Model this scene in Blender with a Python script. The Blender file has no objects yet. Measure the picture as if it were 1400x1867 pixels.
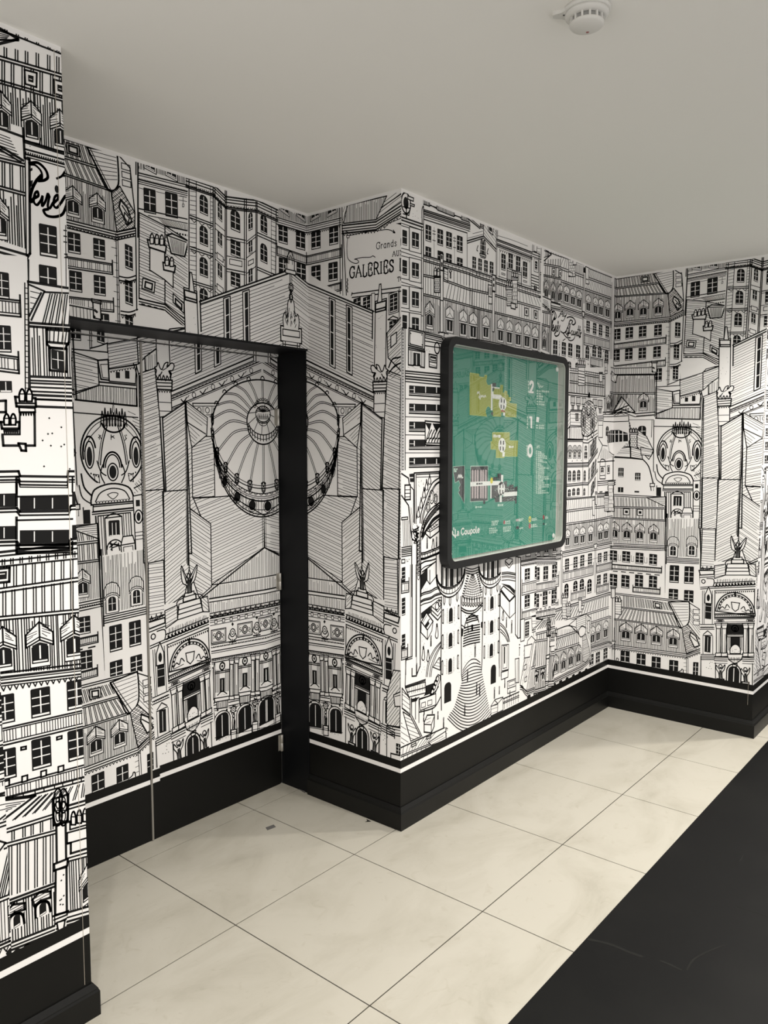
import bpy, math, random
from mathutils import Vector, Matrix

# ---------------------------------------------------------------- measured room (metres)
# a = along the door wall, b = out into the corridor (world X = a, Y = -b, Z = up)
FPX, YAW, PITCH, ROLL = 1421.7158, 0.6946, 0.0802, -0.0005
CA, CB, CH = -1.6123, 2.598, 1.6037
H = 2.637
BW, BD, AR, BP, AF, BQ, AN, BN = 0.0836, -0.1085, 0.8801, 0.6116, 2.957, 1.4594, -0.5326, 0.6158
HEAD = 2.049                      # underside of the wall above the door
U_W, U_N, U_F = -3.342, -0.567, -0.997   # mural offset on each wall
U_G0 = -2.462

scene = bpy.context.scene
col = scene.collection

# ---------------------------------------------------------------- camera
fw = Vector((math.cos(YAW) * math.cos(PITCH), math.sin(YAW) * math.cos(PITCH), -math.sin(PITCH)))
rt = fw.cross(Vector((0, 0, 1))).normalized()
up = rt.cross(fw)
c_, s_ = math.cos(ROLL), math.sin(ROLL)
rt, up = rt * c_ + up * s_, up * c_ - rt * s_
cam_data = bpy.data.cameras.new('camera')
cam = bpy.data.objects.new('camera', cam_data)
col.objects.link(cam)
cam.matrix_world = Matrix(((rt.x, up.x, -fw.x, CA), (rt.y, up.y, -fw.y, -CB), (rt.z, up.z, -fw.z, CH), (0, 0, 0, 1)))
cam_data.sensor_fit = 'VERTICAL'
cam_data.sensor_height = 36.0
cam_data.lens = FPX / 1867.0 * 36.0
cam_data.clip_start = 0.02
scene.camera = cam

# ---------------------------------------------------------------- light
world = bpy.data.worlds.new('world')
scene.world = world
world.use_nodes = True
world.node_tree.nodes['Background'].inputs[0].default_value = (1.0, 0.965, 0.92, 1)
world.node_tree.nodes['Background'].inputs[1].default_value = 0.84

for la, le in ((3.63, 142), (2.33, 128), (1.03, 84), (-0.27, 108), (-1.57, 70)):
    ld = bpy.data.lights.new('ceiling_downlight', 'SPOT')
    ld.energy = le
    ld.color = (1.0, 0.955, 0.885)
    ld.spot_size = math.radians(150)
    ld.spot_blend = 0.7
    ld.shadow_soft_size = 0.045
    lo = bpy.data.objects.new('ceiling_downlight', ld)
    lo.location = (la, -2.05, H - 0.01)
    col.objects.link(lo)

vs = scene.view_settings
vs.view_transform = 'Standard'
vs.look = 'None'
vs.gamma = 1.0
vs.use_curve_mapping = False
vs.exposure = 0.40

# ---------------------------------------------------------------- materials
def mat(name, color, rough=0.6, spec=0.5, noise=None, bump=None, metal=0.0, coat=0.0):
    m = bpy.data.materials.new(name)
    m.use_nodes = True
    nt = m.node_tree
    b = nt.nodes['Principled BSDF']
    b.inputs['Base Color'].default_value = (*color, 1)
    b.inputs['Roughness'].default_value = rough
    b.inputs['Specular IOR Level'].default_value = spec
    b.inputs['Metallic'].default_value = metal
    b.inputs['Coat Weight'].default_value = coat
    tc = nt.nodes.new('ShaderNodeTexCoord')
    if noise:
        sc, color2, lo, hi = noise
        nz = nt.nodes.new('ShaderNodeTexNoise')
        nz.inputs['Scale'].default_value = sc
        nz.inputs['Detail'].default_value = 6
        nt.links.new(tc.outputs['Object'], nz.inputs['Vector'])
        rp = nt.nodes.new('ShaderNodeValToRGB')
        rp.color_ramp.elements[0].position = lo
        rp.color_ramp.elements[0].color = (*color, 1)
        rp.color_ramp.elements[1].position = hi
        rp.color_ramp.elements[1].color = (*color2, 1)
        nt.links.new(nz.outputs['Fac'], rp.inputs['Fac'])
        nt.links.new(rp.outputs['Color'], b.inputs['Base Color'])
    if bump:
        sc, st = bump
        nz = nt.nodes.new('ShaderNodeTexNoise')
        nz.inputs['Scale'].default_value = sc
        nt.links.new(tc.outputs['Object'], nz.inputs['Vector'])
        bp_ = nt.nodes.new('ShaderNodeBump')
        bp_.inputs['Strength'].default_value = st
        bp_.inputs['Distance'].default_value = 0.002
        nt.links.new(nz.outputs['Fac'], bp_.inputs['Height'])
        nt.links.new(bp_.outputs['Normal'], b.inputs['Normal'])
    return m

M = {}
M['paper'] = mat('wallpaper_white', (0.865, 0.85, 0.84), 0.55, 0.3, bump=(900, 0.05))
M['ink'] = mat('printed_black_ink', (0.0055, 0.0055, 0.0055), 0.55, 0.18)
M['seam'] = mat('paper_seam_grey', (0.42, 0.38, 0.32), 0.7, 0.2)
M['dado'] = mat('black_dado_paint', (0.0050, 0.0050, 0.0046), 0.45, 0.17, bump=(400, 0.06))
M['skirt'] = mat('black_skirting_paint', (0.0055, 0.0055, 0.005), 0.4, 0.22, bump=(60, 0.08))
M['ceiling'] = mat('ceiling_paint', (0.93, 0.92, 0.885), 0.85, 0.2, bump=(160, 0.06))
M['frame'] = mat('black_door_frame', (0.0045, 0.005, 0.0062), 0.5, 0.2)
M['steel'] = mat('brushed_steel', (0.55, 0.53, 0.49), 0.38, 0.5, metal=0.85)
M['alu'] = mat('dull_aluminium', (0.30, 0.285, 0.26), 0.45, 0.5, metal=0.6)
M['grout'] = mat('dark_grout', (0.026, 0.022, 0.017), 0.9, 0.1)
M['mat'] = mat('black_floor_vinyl', (0.0055, 0.0055, 0.0055), 0.5, 0.10, noise=(2.6, (0.0085, 0.0085, 0.008), 0.45, 0.72), bump=(55, 0.05))
M['scuff'] = mat('pale_scuff', (0.013, 0.013, 0.012), 0.75, 0.12)
M['plastic'] = mat('white_plastic', (0.72, 0.71, 0.68), 0.45, 0.4)
M['slot'] = mat('dark_slot', (0.10, 0.10, 0.095), 0.7, 0.2)
M['slotline'] = mat('grey_slot', (0.30, 0.30, 0.29), 0.7, 0.2)
M['led'] = mat('red_indicator', (0.35, 0.12, 0.12), 0.4, 0.4)
M['sticker'] = mat('grey_sticker', (0.13, 0.125, 0.12), 0.7, 0.2)
M['dark'] = mat('near_black_scrap', (0.02, 0.018, 0.016), 0.8, 0.1)
M['case'] = mat('black_case_metal', (0.013, 0.0135, 0.014), 0.45, 0.25)
M['liner'] = mat('white_case_liner', (0.66, 0.66, 0.62), 0.5, 0.4)
M['green'] = mat('map_green', (0.040, 0.250, 0.180), 0.55, 0.3)
M['lime'] = mat('map_lime', (0.34, 0.38, 0.085), 0.55, 0.3)
M['lime2'] = mat('map_lime_edge', (0.42, 0.50, 0.16), 0.55, 0.3)
M['mwhite'] = mat('map_white', (0.82, 0.82, 0.80), 0.55, 0.3)
M['mpale'] = mat('map_pale_text', (0.46, 0.62, 0.54), 0.55, 0.3)
M['mgrey'] = mat('map_dark_grey', (0.055, 0.058, 0.062), 0.55, 0.3)
M['mpink'] = mat('map_pale_bars', (0.50, 0.42, 0.43), 0.55, 0.3)
M['mred'] = mat('map_red', (0.40, 0.07, 0.08), 0.55, 0.3)
M['myellow'] = mat('map_yellow', (0.70, 0.62, 0.08), 0.55, 0.3)

def tile_material():
    m = mat('cream_porcelain_tile', (0.60, 0.545, 0.44), 0.33, 0.4)
    nt = m.node_tree
    b = nt.nodes['Principled BSDF']
    geo = nt.nodes.new('ShaderNodeNewGeometry')
    n1 = nt.nodes.new('ShaderNodeTexNoise'); n1.inputs['Scale'].default_value = 2.3; n1.inputs['Detail'].default_value = 8
    n1.inputs['Roughness'].default_value = 0.62; n1.inputs['Distortion'].default_value = 0.8
    mp = nt.nodes.new('ShaderNodeMapping'); mp.inputs['Scale'].default_value = (1.0, 1.7, 1); mp.inputs['Rotation'].default_value = (0, 0, 0.5)
    nt.links.new(geo.outputs['Position'], mp.inputs['Vector'])
    nt.links.new(mp.outputs['Vector'], n1.inputs['Vector'])
    r1 = nt.nodes.new('ShaderNodeValToRGB')
    e = r1.color_ramp.elements
    e[0].position = 0.27; e[0].color = (0.385, 0.36, 0.30, 1)
    e[1].position = 0.56; e[1].color = (0.495, 0.47, 0.405, 1)
    k = e.new(0.42); k.color = (0.455, 0.43, 0.365, 1)
    nt.links.new(n1.outputs['Fac'], r1.inputs['Fac'])
    n2 = nt.nodes.new('ShaderNodeTexNoise'); n2.inputs['Scale'].default_value = 13; n2.inputs['Detail'].default_value = 5; n2.inputs['Distortion'].default_value = 2.0
    nt.links.new(geo.outputs['Position'], n2.inputs['Vector'])
    r2 = nt.nodes.new('ShaderNodeValToRGB')
    r2.color_ramp.elements[0].position = 0.26; r2.color_ramp.elements[0].color = (0.88, 0.865, 0.835, 1)
    r2.color_ramp.elements[1].position = 0.38; r2.color_ramp.elements[1].color = (1, 1, 1, 1)
    nt.links.new(n2.outputs['Fac'], r2.inputs['Fac'])
    mx = nt.nodes.new('ShaderNodeMix'); mx.data_type = 'RGBA'; mx.blend_type = 'MULTIPLY'; mx.inputs['Factor'].default_value = 0.75
    nt.links.new(r1.outputs['Color'], mx.inputs['A']); nt.links.new(r2.outputs['Color'], mx.inputs['B'])
    nt.links.new(mx.outputs['Result'], b.inputs['Base Color'])
    return m
M['tile'] = tile_material()

def glass_material():
    m = bpy.data.materials.new('clear_display_glass')
    m.use_nodes = True
    nt = m.node_tree
    nt.nodes.clear()
    out = nt.nodes.new('ShaderNodeOutputMaterial')
    mix = nt.nodes.new('ShaderNodeMixShader')
    tr = nt.nodes.new('ShaderNodeBsdfTransparent'); tr.inputs[0].default_value = (0.97, 0.98, 0.975, 1)
    gl = nt.nodes.new('ShaderNodeBsdfGlossy'); gl.inputs['Roughness'].default_value = 0.0
    fr = nt.nodes.new('ShaderNodeFresnel'); fr.inputs['IOR'].default_value = 1.95
    geo = nt.nodes.new('ShaderNodeNewGeometry')
    inv = nt.nodes.new('ShaderNodeMath'); inv.operation = 'SUBTRACT'; inv.inputs[0].default_value = 1.0
    nt.links.new(geo.outputs['Backfacing'], inv.inputs[1])
    mul = nt.nodes.new('ShaderNodeMath'); mul.operation = 'MULTIPLY'
    nt.links.new(fr.outputs[0], mul.inputs[0]); nt.links.new(inv.outputs[0], mul.inputs[1])
    nt.links.new(mul.outputs[0], mix.inputs[0])          # only the outer face mirrors; the exit face passes light
    nt.links.new(tr.outputs[0], mix.inputs[1]); nt.links.new(gl.outputs[0], mix.inputs[2])
    nt.links.new(mix.outputs[0], out.inputs[0])
    return m
M['glass'] = glass_material()

# ---------------------------------------------------------------- mesh helpers
def tag(o, label=None, cat=None, group=None, kind=None):
    if label: o['label'] = label
    if cat: o['category'] = cat
    if group: o['group'] = group
    if kind: o['kind'] = kind
    return o

def empty(name, loc=(0, 0, 0)):
    o = bpy.data.objects.new(name, None)
    o.location = loc
    col.objects.link(o)
    return o

def build(name, verts, faces, m, parent=None, smooth=False):
    me = bpy.data.meshes.new(name)
    me.from_pydata([tuple(v) for v in verts], [], faces)
    me.validate()
    me.materials.append(M[m] if isinstance(m, str) else m)
    if smooth:
        for p in me.polygons: p.use_smooth = True
    o = bpy.data.objects.new(name, me)
    col.objects.link(o)
    if parent:
        o.parent = parent
        o.matrix_parent_inverse = Matrix.Translation(-parent.location)
    return o

BOXF = [(0, 3, 2, 1), (4, 5, 6, 7), (0, 1, 5, 4), (1, 2, 6, 5), (2, 3, 7, 6), (3, 0, 4, 7)]
def boxv(a0, a1, b0, b1, z0, z1):
    """box given in room coordinates a, b, z"""
    x0, x1 = min(a0, a1), max(a0, a1)
    y0, y1 = -max(b0, b1), -min(b0, b1)
    return [(x0, y0, z0), (x1, y0, z0), (x1, y1, z0), (x0, y1, z0), (x0, y0, z1), (x1, y0, z1), (x1, y1, z1), (x0, y1, z1)]

def box(name, a0, a1, b0, b1, z0, z1, m, parent=None):
    return build(name, boxv(a0, a1, b0, b1, z0, z1), BOXF, m, parent)

def multibox(name, boxes, m, parent=None):
    vs_, fs_ = [], []
    for bx in boxes:
        n = len(vs_)
        vs_ += boxv(*bx)
        fs_ += [tuple(i + n for i in f) for f in BOXF]
    return build(name, vs_, fs_, m, parent)

def revolve(name, prof, centre, axis, m, parent=None, seg=32, smooth=True):
    """prof = (radius, height along axis) list; axis = unit Vector"""
    ax = Vector(axis).normalized()
    t = ax.orthogonal().normalized()
    s = ax.cross(t)
    c = Vector(centre)
    vs_, fs_ = [], []
    for r_, h_ in prof:
        for i in range(seg):
            an = 2 * math.pi * i / seg
            vs_.append(c + ax * h_ + (t * math.cos(an) + s * math.sin(an)) * r_)
    for k in range(len(prof) - 1):
        for i in range(seg):
            j = (i + 1) % seg
            fs_.append((k * seg + i, k * seg + j, (k + 1) * seg + j, (k + 1) * seg + i))
    fs_.append(tuple(range(seg))[::-1])
    fs_.append(tuple((len(prof) - 1) * seg + i for i in range(seg)))
    return build(name, vs_, fs_, m, parent, smooth)

# ---------------------------------------------------------------- room shell
T = 0.05
def wall(name, a0, a1, b0, b1, z0=0.0, z1=H, label=None):
    o = box(name, a0, a1, b0, b1, z0, z1, 'paper')
    return tag(o, label, kind='structure')

wall_near = wall('wall_near', -2.6, AN, BN - T, BN, label='near wall papered with a black and white city drawing, left of the door recess')
wall_near_return = wall('wall_near_return', AN - T, AN, BD - 0.06, BN - T, label='side of the door recess behind the near wall')
wall_door = wall('wall_door', AN, AR, BD - 0.06, BW, HEAD, H, label='papered wall above the recessed double door')
wall_door_side = wall('wall_door_side', AN, -0.45, BD - 0.06, BW, 0, HEAD, label='narrow wall beside the left door leaf')
wall_return = wall('wall_return', AR, AR + T, BD - 0.06, BP, label='short papered wall between the door frame and the outer corner')
wall_right = wall('wall_right', AR + T, AF, BP - T, BP, label='papered wall behind the framed green map')
wall_far_return = wall('wall_far_return', AF, AF + T, BP - T, BQ, label='far papered wall with the crowned tower drawing')
wall_far = wall('wall_far', AF + T, 4.9, BQ - T, BQ, label='farthest papered wall round the corner')
wall_end = wall('wall_end', 4.9, 4.9 + T, BQ - T, 4.4, label='end wall of the corridor')

ceiling = tag(box('ceiling', -2.6, 4.95, BD - 0.06, 4.4, H, H + 0.06, 'ceiling'), 'plain off white painted ceiling', kind='structure')

# floor: grout bed + one object per porcelain tile + black vinyl beyond
MATB = 1.545
floor = tag(box('floor', -2.6, 4.95, BD - 0.06, MATB, -0.05, -0.0022, 'grout'), 'floor of large cream tiles with dark joints', kind='structure')
TS, GAP = 0.6, 0.0021
for i in range(-5, 9):
    for j in range(-1, 3):
        a0, a1 = i * TS, (i + 1) * TS
        b0, b1 = j * TS, (j + 1) * TS
        b1 = min(b1, MATB)
        b0 = max(b0, BD - 0.06)
        a1 = min(a1, 4.95)
        a0 = max(a0, -2.6)
        if a1 - a0 < 0.02: continue
        if b1 <= BP - T and (a0 > AR or a1 < AN): continue
        if b1 <= BQ - T and a0 > AF + T: continue
        box('tile', a0 + GAP, a1 - GAP, b0 + GAP, b1 - (GAP if b1 < MATB else 0.0), -0.010, 0.0, 'tile', floor)
mat_o = tag(box('floor_mat', -2.6, 4.95, MATB, 4.4, -0.05, 0.0015, 'mat'), 'smooth black floor covering laid along the edge of the cream tiles', 'floor mat')

# skirting
E_ = 0.0175
PROF = [(0, 0), (E_, 0), (E_, 0.071), (E_ - 0.003, 0.077), (E_ - 0.0035, 0.080), (0.006, 0.092), (0.004, 0.095), (0, 0.095)]
def skirting(name, p0, p1, n, e0, e1, label):
    """run from p0 to p1 (a,b) with outward normal n (a,b); e0/e1 = +1 outer mitre, -1 inner mitre, 0 square"""
    d = Vector((p1[0] - p0[0], p1[1] - p0[1])).normalized()
    vs_, fs_ = [], []
    for o_, z in PROF:
        q = Vector(p0) + Vector(n) * o_ - d * o_ * e0
        vs_.append((q.x, -q.y, z))
    for o_, z in PROF:
        q = Vector(p1) + Vector(n) * o_ + d * o_ * e1
        vs_.append((q.x, -q.y, z))
    k = len(PROF)
    for i in range(k):
        j = (i + 1) % k
        fs_.append((i, j, k + j, k + i))
    fs_.append(tuple(range(k))[::-1]); fs_.append(tuple(range(k, 2 * k)))
    return tag(build(name, vs_, fs_, 'skirt'), label, kind='structure')

JB = 0.070          # b where the black jamb ends and the paper begins
skirting('baseboard_near', (-2.6, BN), (AN, BN), (0, 1), 0, 1, 'black skirting board along the near wall')
skirting('baseboard_near_return', (AN, BN), (AN, BW), (1, 0), 1, 0, 'black skirting board on the side of the near wall')
skirting('baseboard_return', (AR, JB), (AR, BP), (-1, 0), 0, 1, 'black skirting board beside the door frame')
skirting('baseboard_right', (AR, BP), (AF, BP), (0, 1), 1, -1, 'black skirting board under the framed map')
skirting('baseboard_far_return', (AF, BP), (AF, BQ), (-1, 0), -1, 1, 'black skirting board on the far short wall')
skirting('baseboard_far', (AF, BQ), (4.9, BQ), (0, 1), 1, -1, 'black skirting board round the far corner')

# black dado, broken by a white line of bare paper
Z1, Z2, Z3 = 0.243, 0.262, 0.297
DT = 0.0006
def dado(parent, a0, a1, b0, b1, dz=0.0, z0=0.0):
    o = multibox('dado_band', [(a0, a1, b0, b1, z0, Z1 + dz), (a0, a1, b0, b1, Z2 + dz, Z3 + dz)], 'dado', parent)
    o['label'] = 'matt black band split by a thin white line'
    return o
dado(wall_near, -2.6, AN + DT, BN, BN + DT)
dado(wall_near_return, AN, AN + DT, BW, BN)
dado(wall_return, AR - DT, AR, JB, BP + DT)
dado(wall_right, AR, AF, BP, BP + DT)
dado(wall_far_return, AF - DT, AF, BP, BQ + DT)
dado(wall_far, AF, 4.9, BQ, BQ + DT)
dado(wall_end, 4.9 - DT, 4.9, BQ, 4.4)

# ---------------------------------------------------------------- recessed double door
door = tag(empty('door_1', ((-0.45 + AR) / 2, -BD, 0)), 'recessed double door papered like the walls, in a black frame', kind='structure')
DG0, DG1 = 0.1465, 0.1565          # the aluminium edge between the leaves
LT = 2.0215
leaf_l = box('left_leaf', -0.448, DG0, BD - 0.04, BD, 0.005, LT, 'paper', door)
leaf_r = box('right_leaf', DG1, AR - 0.0125, BD - 0.04, BD, 0.005, LT, 'paper', door)
leaf_l['label'] = 'papered left door leaf'
leaf_r['label'] = 'papered right door leaf with hinges'
stop = box('head_strip', -0.45, AR - 0.006, BD - 0.03, BD + 0.001, LT + 0.0065, HEAD - 0.009, 'paper', door)
stop['label'] = 'papered strip above the leaves'
box('edge_strip', DG0 + 0.0008, DG1 - 0.0008, BD - 0.035, BD + 0.004, 0.004, LT, 'alu', door)['label'] = 'dull metal edge strip'
fr_j = box('jamb', AR - 0.006, AR, BD - 0.055, JB, 0.0, HEAD, 'frame', door)
fr_l = box('jamb', -0.45, -0.438, BD + 0.001, BW, 0.0, HEAD - 0.009, 'frame', door)
fr_h = box('frame_head', -0.45, AR - 0.006, BD - 0.05, BW + 0.001, HEAD - 0.009, HEAD, 'frame', door)
box('jamb_rebate', AR - 0.0118, AR - 0.0062, BD - 0.05, BD - 0.006, 0.0, LT, 'plastic', door)
for hz in (1.752, 0.985, 0.205):
    h_ = revolve('hinge', [(0.0075, 0), (0.0085, 0.002), (0.0085, 0.037), (0.0075, 0.0385), (0.0075, 0.0405), (0.0085, 0.042), (0.0085, 0.077), (0.0075, 0.079)],
                 (AR - 0.0165, -(BD + 0.007), hz - 0.04), (0, 0, 1), 'steel', door, 14)
    box('hinge_plate', AR - 0.034, AR - 0.014, BD, BD + 0.002, hz - 0.038, hz + 0.038, 'steel', h_)
# dado on the leaves (the right leaf's line sits a little higher)
dado(leaf_l, -0.448, DG0, BD, BD + DT, -0.002, 0.005)
dado(leaf_r, DG1, 0.192, BD, BD + DT, -0.002, 0.005)
dado(leaf_r, 0.192, AR - 0.0125, BD, BD + DT, 0.008, 0.005)
box('frame_stop', -0.45, AR - 0.006, BD - 0.055, BD - 0.041, 0.0, HEAD - 0.009, 'frame', door)
box('floor_seal', -0.45, AR - 0.02, BD - 0.05, BD - 0.004, 0.0, 0.005, 'dark', door)

# ---------------------------------------------------------------- ink drawing engine (flat print, in mural coordinates u, v)
from mathutils.geometry import tessellate_polygon
rnd = random.Random(7)

def clip_half(poly, ax, ay, c, keep_le):
    """keep the part of a convex polygon where ax*x+ay*y <= c (or >=)"""
    out = []
    n = len(poly)
    sg = 1.0 if keep_le else -1.0
    d = [sg * (ax * p[0] + ay * p[1] - c) for p in poly]
    for i in range(n):
        j = (i + 1) % n
        if d[i] <= 0: out.append(poly[i])
        if (d[i] < 0 < d[j]) or (d[j] < 0 < d[i]):
            t = d[i] / (d[i] - d[j])
            out.append((poly[i][0] + t * (poly[j][0] - poly[i][0]), poly[i][1] + t * (poly[j][1] - poly[i][1])))
    return out

def parea(p):
    return 0.5 * sum(p[i][0] * p[(i + 1) % len(p)][1] - p[(i + 1) % len(p)][0] * p[i][1] for i in range(len(p)))

def convex_parts(poly):
    p = list(poly)
    if parea(p) < 0: p.reverse()
    n = len(p)
    cv = True
    for i in range(n):
        a, b, c = p[i], p[(i + 1) % n], p[(i + 2) % n]
        if (b[0] - a[0]) * (c[1] - b[1]) - (b[1] - a[1]) * (c[0] - b[0]) < -1e-12:
            cv = False
            break
    if cv: return [p]
    tris = tessellate_polygon([[Vector((q[0], q[1], 0)) for q in p]])
    out = []
    for t in tris:
        tr = [p[i] for i in t]
        if parea(tr) < 0: tr.reverse()
        if parea(tr) > 1e-10: out.append(tr)
    return out

CELL = 0.06
class Ink:
    def __init__(self):
        self.p = {}
        self.grid = {}
        self.n = 0
        self.clip = None
    def _lim(self, poly):
        if self.clip:
            poly = clip_half(poly, 1, 0, self.clip[0], False)
            if len(poly) >= 3: poly = clip_half(poly, 1, 0, self.clip[1], True)
        return poly if len(poly) >= 3 else None
    def _cells(self, poly):
        x0 = min(q[0] for q in poly); x1 = max(q[0] for q in poly)
        y0 = min(q[1] for q in poly); y1 = max(q[1] for q in poly)
        return [(i, j) for i in range(int(x0 // CELL), int(x1 // CELL) + 1) for j in range(int(y0 // CELL), int(y1 // CELL) + 1)]
    def _add(self, poly, free=False):
        if not free: poly = self._lim(poly)
        if not poly: return
        self.p[self.n] = poly
        for c in self._cells(poly):
            self.grid.setdefault(c, set()).add(self.n)
        self.n += 1
    def fill(self, pts):
        for c in convex_parts(pts): self._add(c)
    def line(self, pts, w=0.003, close=False):
        pts = list(pts)
        if close: pts.append(pts[0])
        for i in range(len(pts) - 1):
            (x0, y0), (x1, y1) = pts[i], pts[i + 1]
            L = math.hypot(x1 - x0, y1 - y0)
            if L < 1e-6: continue
            dx, dy = (x1 - x0) / L * w * 0.5, (y1 - y0) / L * w * 0.5
            x0 -= dx * 0.8; y0 -= dy * 0.8; x1 += dx * 0.8; y1 += dy * 0.8
            self._add([(x0 + dy, y0 - dx), (x1 + dy, y1 - dx), (x1 - dy, y1 + dx), (x0 - dy, y0 + dx)])
    def erase(self, pts):
        for c in convex_parts(pts): self._erase_convex(c)
    def _erase_convex(self, T):
        T = self._lim(T)
        if not T or abs(parea(T)) < 1e-10: return
        tx0 = min(q[0] for q in T); tx1 = max(q[0] for q in T); ty0 = min(q[1] for q in T); ty1 = max(q[1] for q in T)
        ids = set()
        for c in self._cells(T):
            g = self.grid.get(c)
            if g: ids |= g
        edges = []
        for i in range(len(T)):
            a, b = T[i], T[(i + 1) % len(T)]
            nx, ny = b[1] - a[1], a[0] - b[0]       # outward normal for ccw
            edges.append((nx, ny, nx * a[0] + ny * a[1]))
        for k in sorted(ids):
            P = self.p[k]
            if max(q[0] for q in P) <= tx0 or min(q[0] for q in P) >= tx1 or max(q[1] for q in P) <= ty0 or min(q[1] for q in P) >= ty1: continue
            rest, keep, cut = P, [], True
            for nx, ny, c in edges:
                o = clip_half(rest, nx, ny, c, False)
                if len(o) >= 3 and abs(parea(o)) > 1e-9: keep.append(o)
                rest = clip_half(rest, nx, ny, c, True)
                if len(rest) < 3 or abs(parea(rest)) < 1e-10:
                    cut = len(rest) >= 3
                    break
            else:
                cut = True
            if len(rest) < 3 or abs(parea(rest)) < 1e-10:
                continue                             # untouched
            for c in self._cells(P): self.grid[c].discard(k)
            del self.p[k]
            for o in keep: self._add(o, True)

INK = Ink()

# views: pixel of the photograph -> (u, v) of the mural, through the wall it lies on
def ray(px, py):
    d = fw + rt * ((px - 700) / FPX) - up * ((py - 933.5) / FPX)
    return d.x, -d.y, d.z
def on_b(px, py, b):
    da, db, dz = ray(px, py)
    t = (b - CB) / db
    return CA + t * da, CH + t * dz
def on_a(px, py, a):
    da, db, dz = ray(px, py)
    t = (a - CA) / da
    return CB + t * db, CH + t * dz
def plane(kind, px, py):
    if kind == 'W':
        a, z = on_b(px, py, BP); return a + U_W, z
    if kind == 'N':
        a, z = on_b(px, py, BN); return a + U_N, z
    if kind == 'Dw':
        return on_b(px, py, BW)
    if kind == 'Dd':
        return on_b(px, py, BD)
    if kind == 'R':
        b, z = on_a(px, py, AR); return AR + b - BW, z
    if kind == 'F':
        b, z = on_a(px, py, AF); return b + U_F, z

class View:
    def __init__(s, kind, ox, oy, sc, mirror=None):
        s.k, s.ox, s.oy, s.sc, s.mir = kind, ox, oy, sc, mirror
    def pt(s, x, y):
        u, v = plane(s.k, s.ox + x / s.sc, s.oy + y / s.sc)
        return (2 * s.mir - u, v) if s.mir is not None else (u, v)
    def __call__(s, *c):
        return [s.pt(c[i], c[i + 1]) for i in range(0, len(c), 2)]
    def mirrored(s, m):
        return View(s.k, s.ox, s.oy, s.sc, m)
    def size(s, x, y, w, h):
        p, q = s.pt(x - w / 2, y), s.pt(x + w / 2, y)
        r_, t = s.pt(x, y - h / 2), s.pt(x, y + h / 2)
        return abs(q[0] - p[0]), abs(r_[1] - t[1])

TK, MD, TN, HT = 0.0066, 0.0049, 0.0033, 0.0022
def L(v, *c, w=MD): INK.line(v(*c), w)
def LL(v, *c, w=MD, gap=0.008, n=2):
    """n parallel lines, each `gap` lower"""
    p = v(*c)
    for k in range(n): INK.line([(a, b - gap * k) for a, b in p], w)
def B(v, *c, w=MD):
    p = v(*c); INK.erase(p); INK.line(p, w, True); return p
def ER(v, *c): INK.erase(v(*c))
def BK(v, *c): INK.fill(v(*c))
def spline(pts, k=6, close=False):
    n = len(pts); out = []
    rng = range(n if close else n - 1)
    for i in rng:
        p0 = pts[i - 1] if (i > 0 or close) else pts[0]
        p1 = pts[i % n]; p2 = pts[(i + 1) % n]
        p3 = pts[(i + 2) % n] if (i + 2 < n or close) else pts[-1]
        for j in range(k):
            t = j / k
            out.append(tuple(0.5 * (2 * p1[m] + (p2[m] - p0[m]) * t + (2 * p0[m] - 5 * p1[m] + 4 * p2[m] - p3[m]) * t * t + (3 * p1[m] - p0[m] - 3 * p2[m] + p3[m]) * t ** 3) for m in (0, 1)))
    if not close: out.append(pts[-1])
    return out
def S(v, *c, w=MD, k=5): INK.line(spline(v(*c), k), w)
def ell(cu, cv, ru, rv, a0=0, a1=360, n=40):
    return [(cu + ru * math.cos(math.radians(a0 + (a1 - a0) * i / n)), cv + rv * math.sin(math.radians(a0 + (a1 - a0) * i / n))) for i in range(n + 1)]

def hatch_uv(poly, d, sp, w=HT, jit=0.25, full=False):
    sp *= 1.48 if sp > .0064 else 1.22
    dx, dy = d; Ln = math.hypot(dx, dy); dx /= Ln; dy /= Ln
    nx, ny = -dy, dx
    pr = [p[0] * nx + p[1] * ny for p in poly]
    lo, hi = min(pr), max(pr)
    c = lo + sp * 0.6
    n = len(poly)
    while c < hi:
        cc = c + rnd.uniform(-jit, jit) * sp
        xs = []
        for i in range(n):
            a, b = poly[i], poly[(i + 1) % n]
            da, db = a[0] * nx + a[1] * ny - cc, b[0] * nx + b[1] * ny - cc
            if (da < 0) != (db < 0):
                t = da / (da - db)
                x, y = a[0] + t * (b[0] - a[0]), a[1] + t * (b[1] - a[1])
                xs.append((x * dx + y * dy, x, y))
        xs.sort()
        for i in range(0, len(xs) - 1, 2):
            (_, x0, y0), (_, x1, y1) = xs[i], xs[i + 1]
            if not full and rnd.random() < 0.22:
                t = rnd.uniform(0.72, 0.95)
                x1, y1 = x0 + t * (x1 - x0), y0 + t * (y1 - y0)
            INK.line([(x0, y0), (x1, y1)], w)
        c += sp
def HA(v, d, sp, *c, w=HT, box=None, jit=0.25, full=False):
    """hatch polygon c; d = (x0,y0,x1,y1) direction in crop pixels or 'v'/'h'"""
    p = v(*c)
    if box: INK.erase(p); INK.line(p, box, True)
    if d == 'v': dd = (0, 1)
    elif d == 'h': dd = (1, 0)
    else:
        q = v(*d); dd = (q[1][0] - q[0][0], q[1][1] - q[0][1])
    hatch_uv(p, dd, sp, w, jit, full)

def slope(v, x0, y0, x1, y1):
    p, q = v(x0, y0, x1, y1)
    return (q[1] - p[1]) / (q[0] - p[0])

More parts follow.
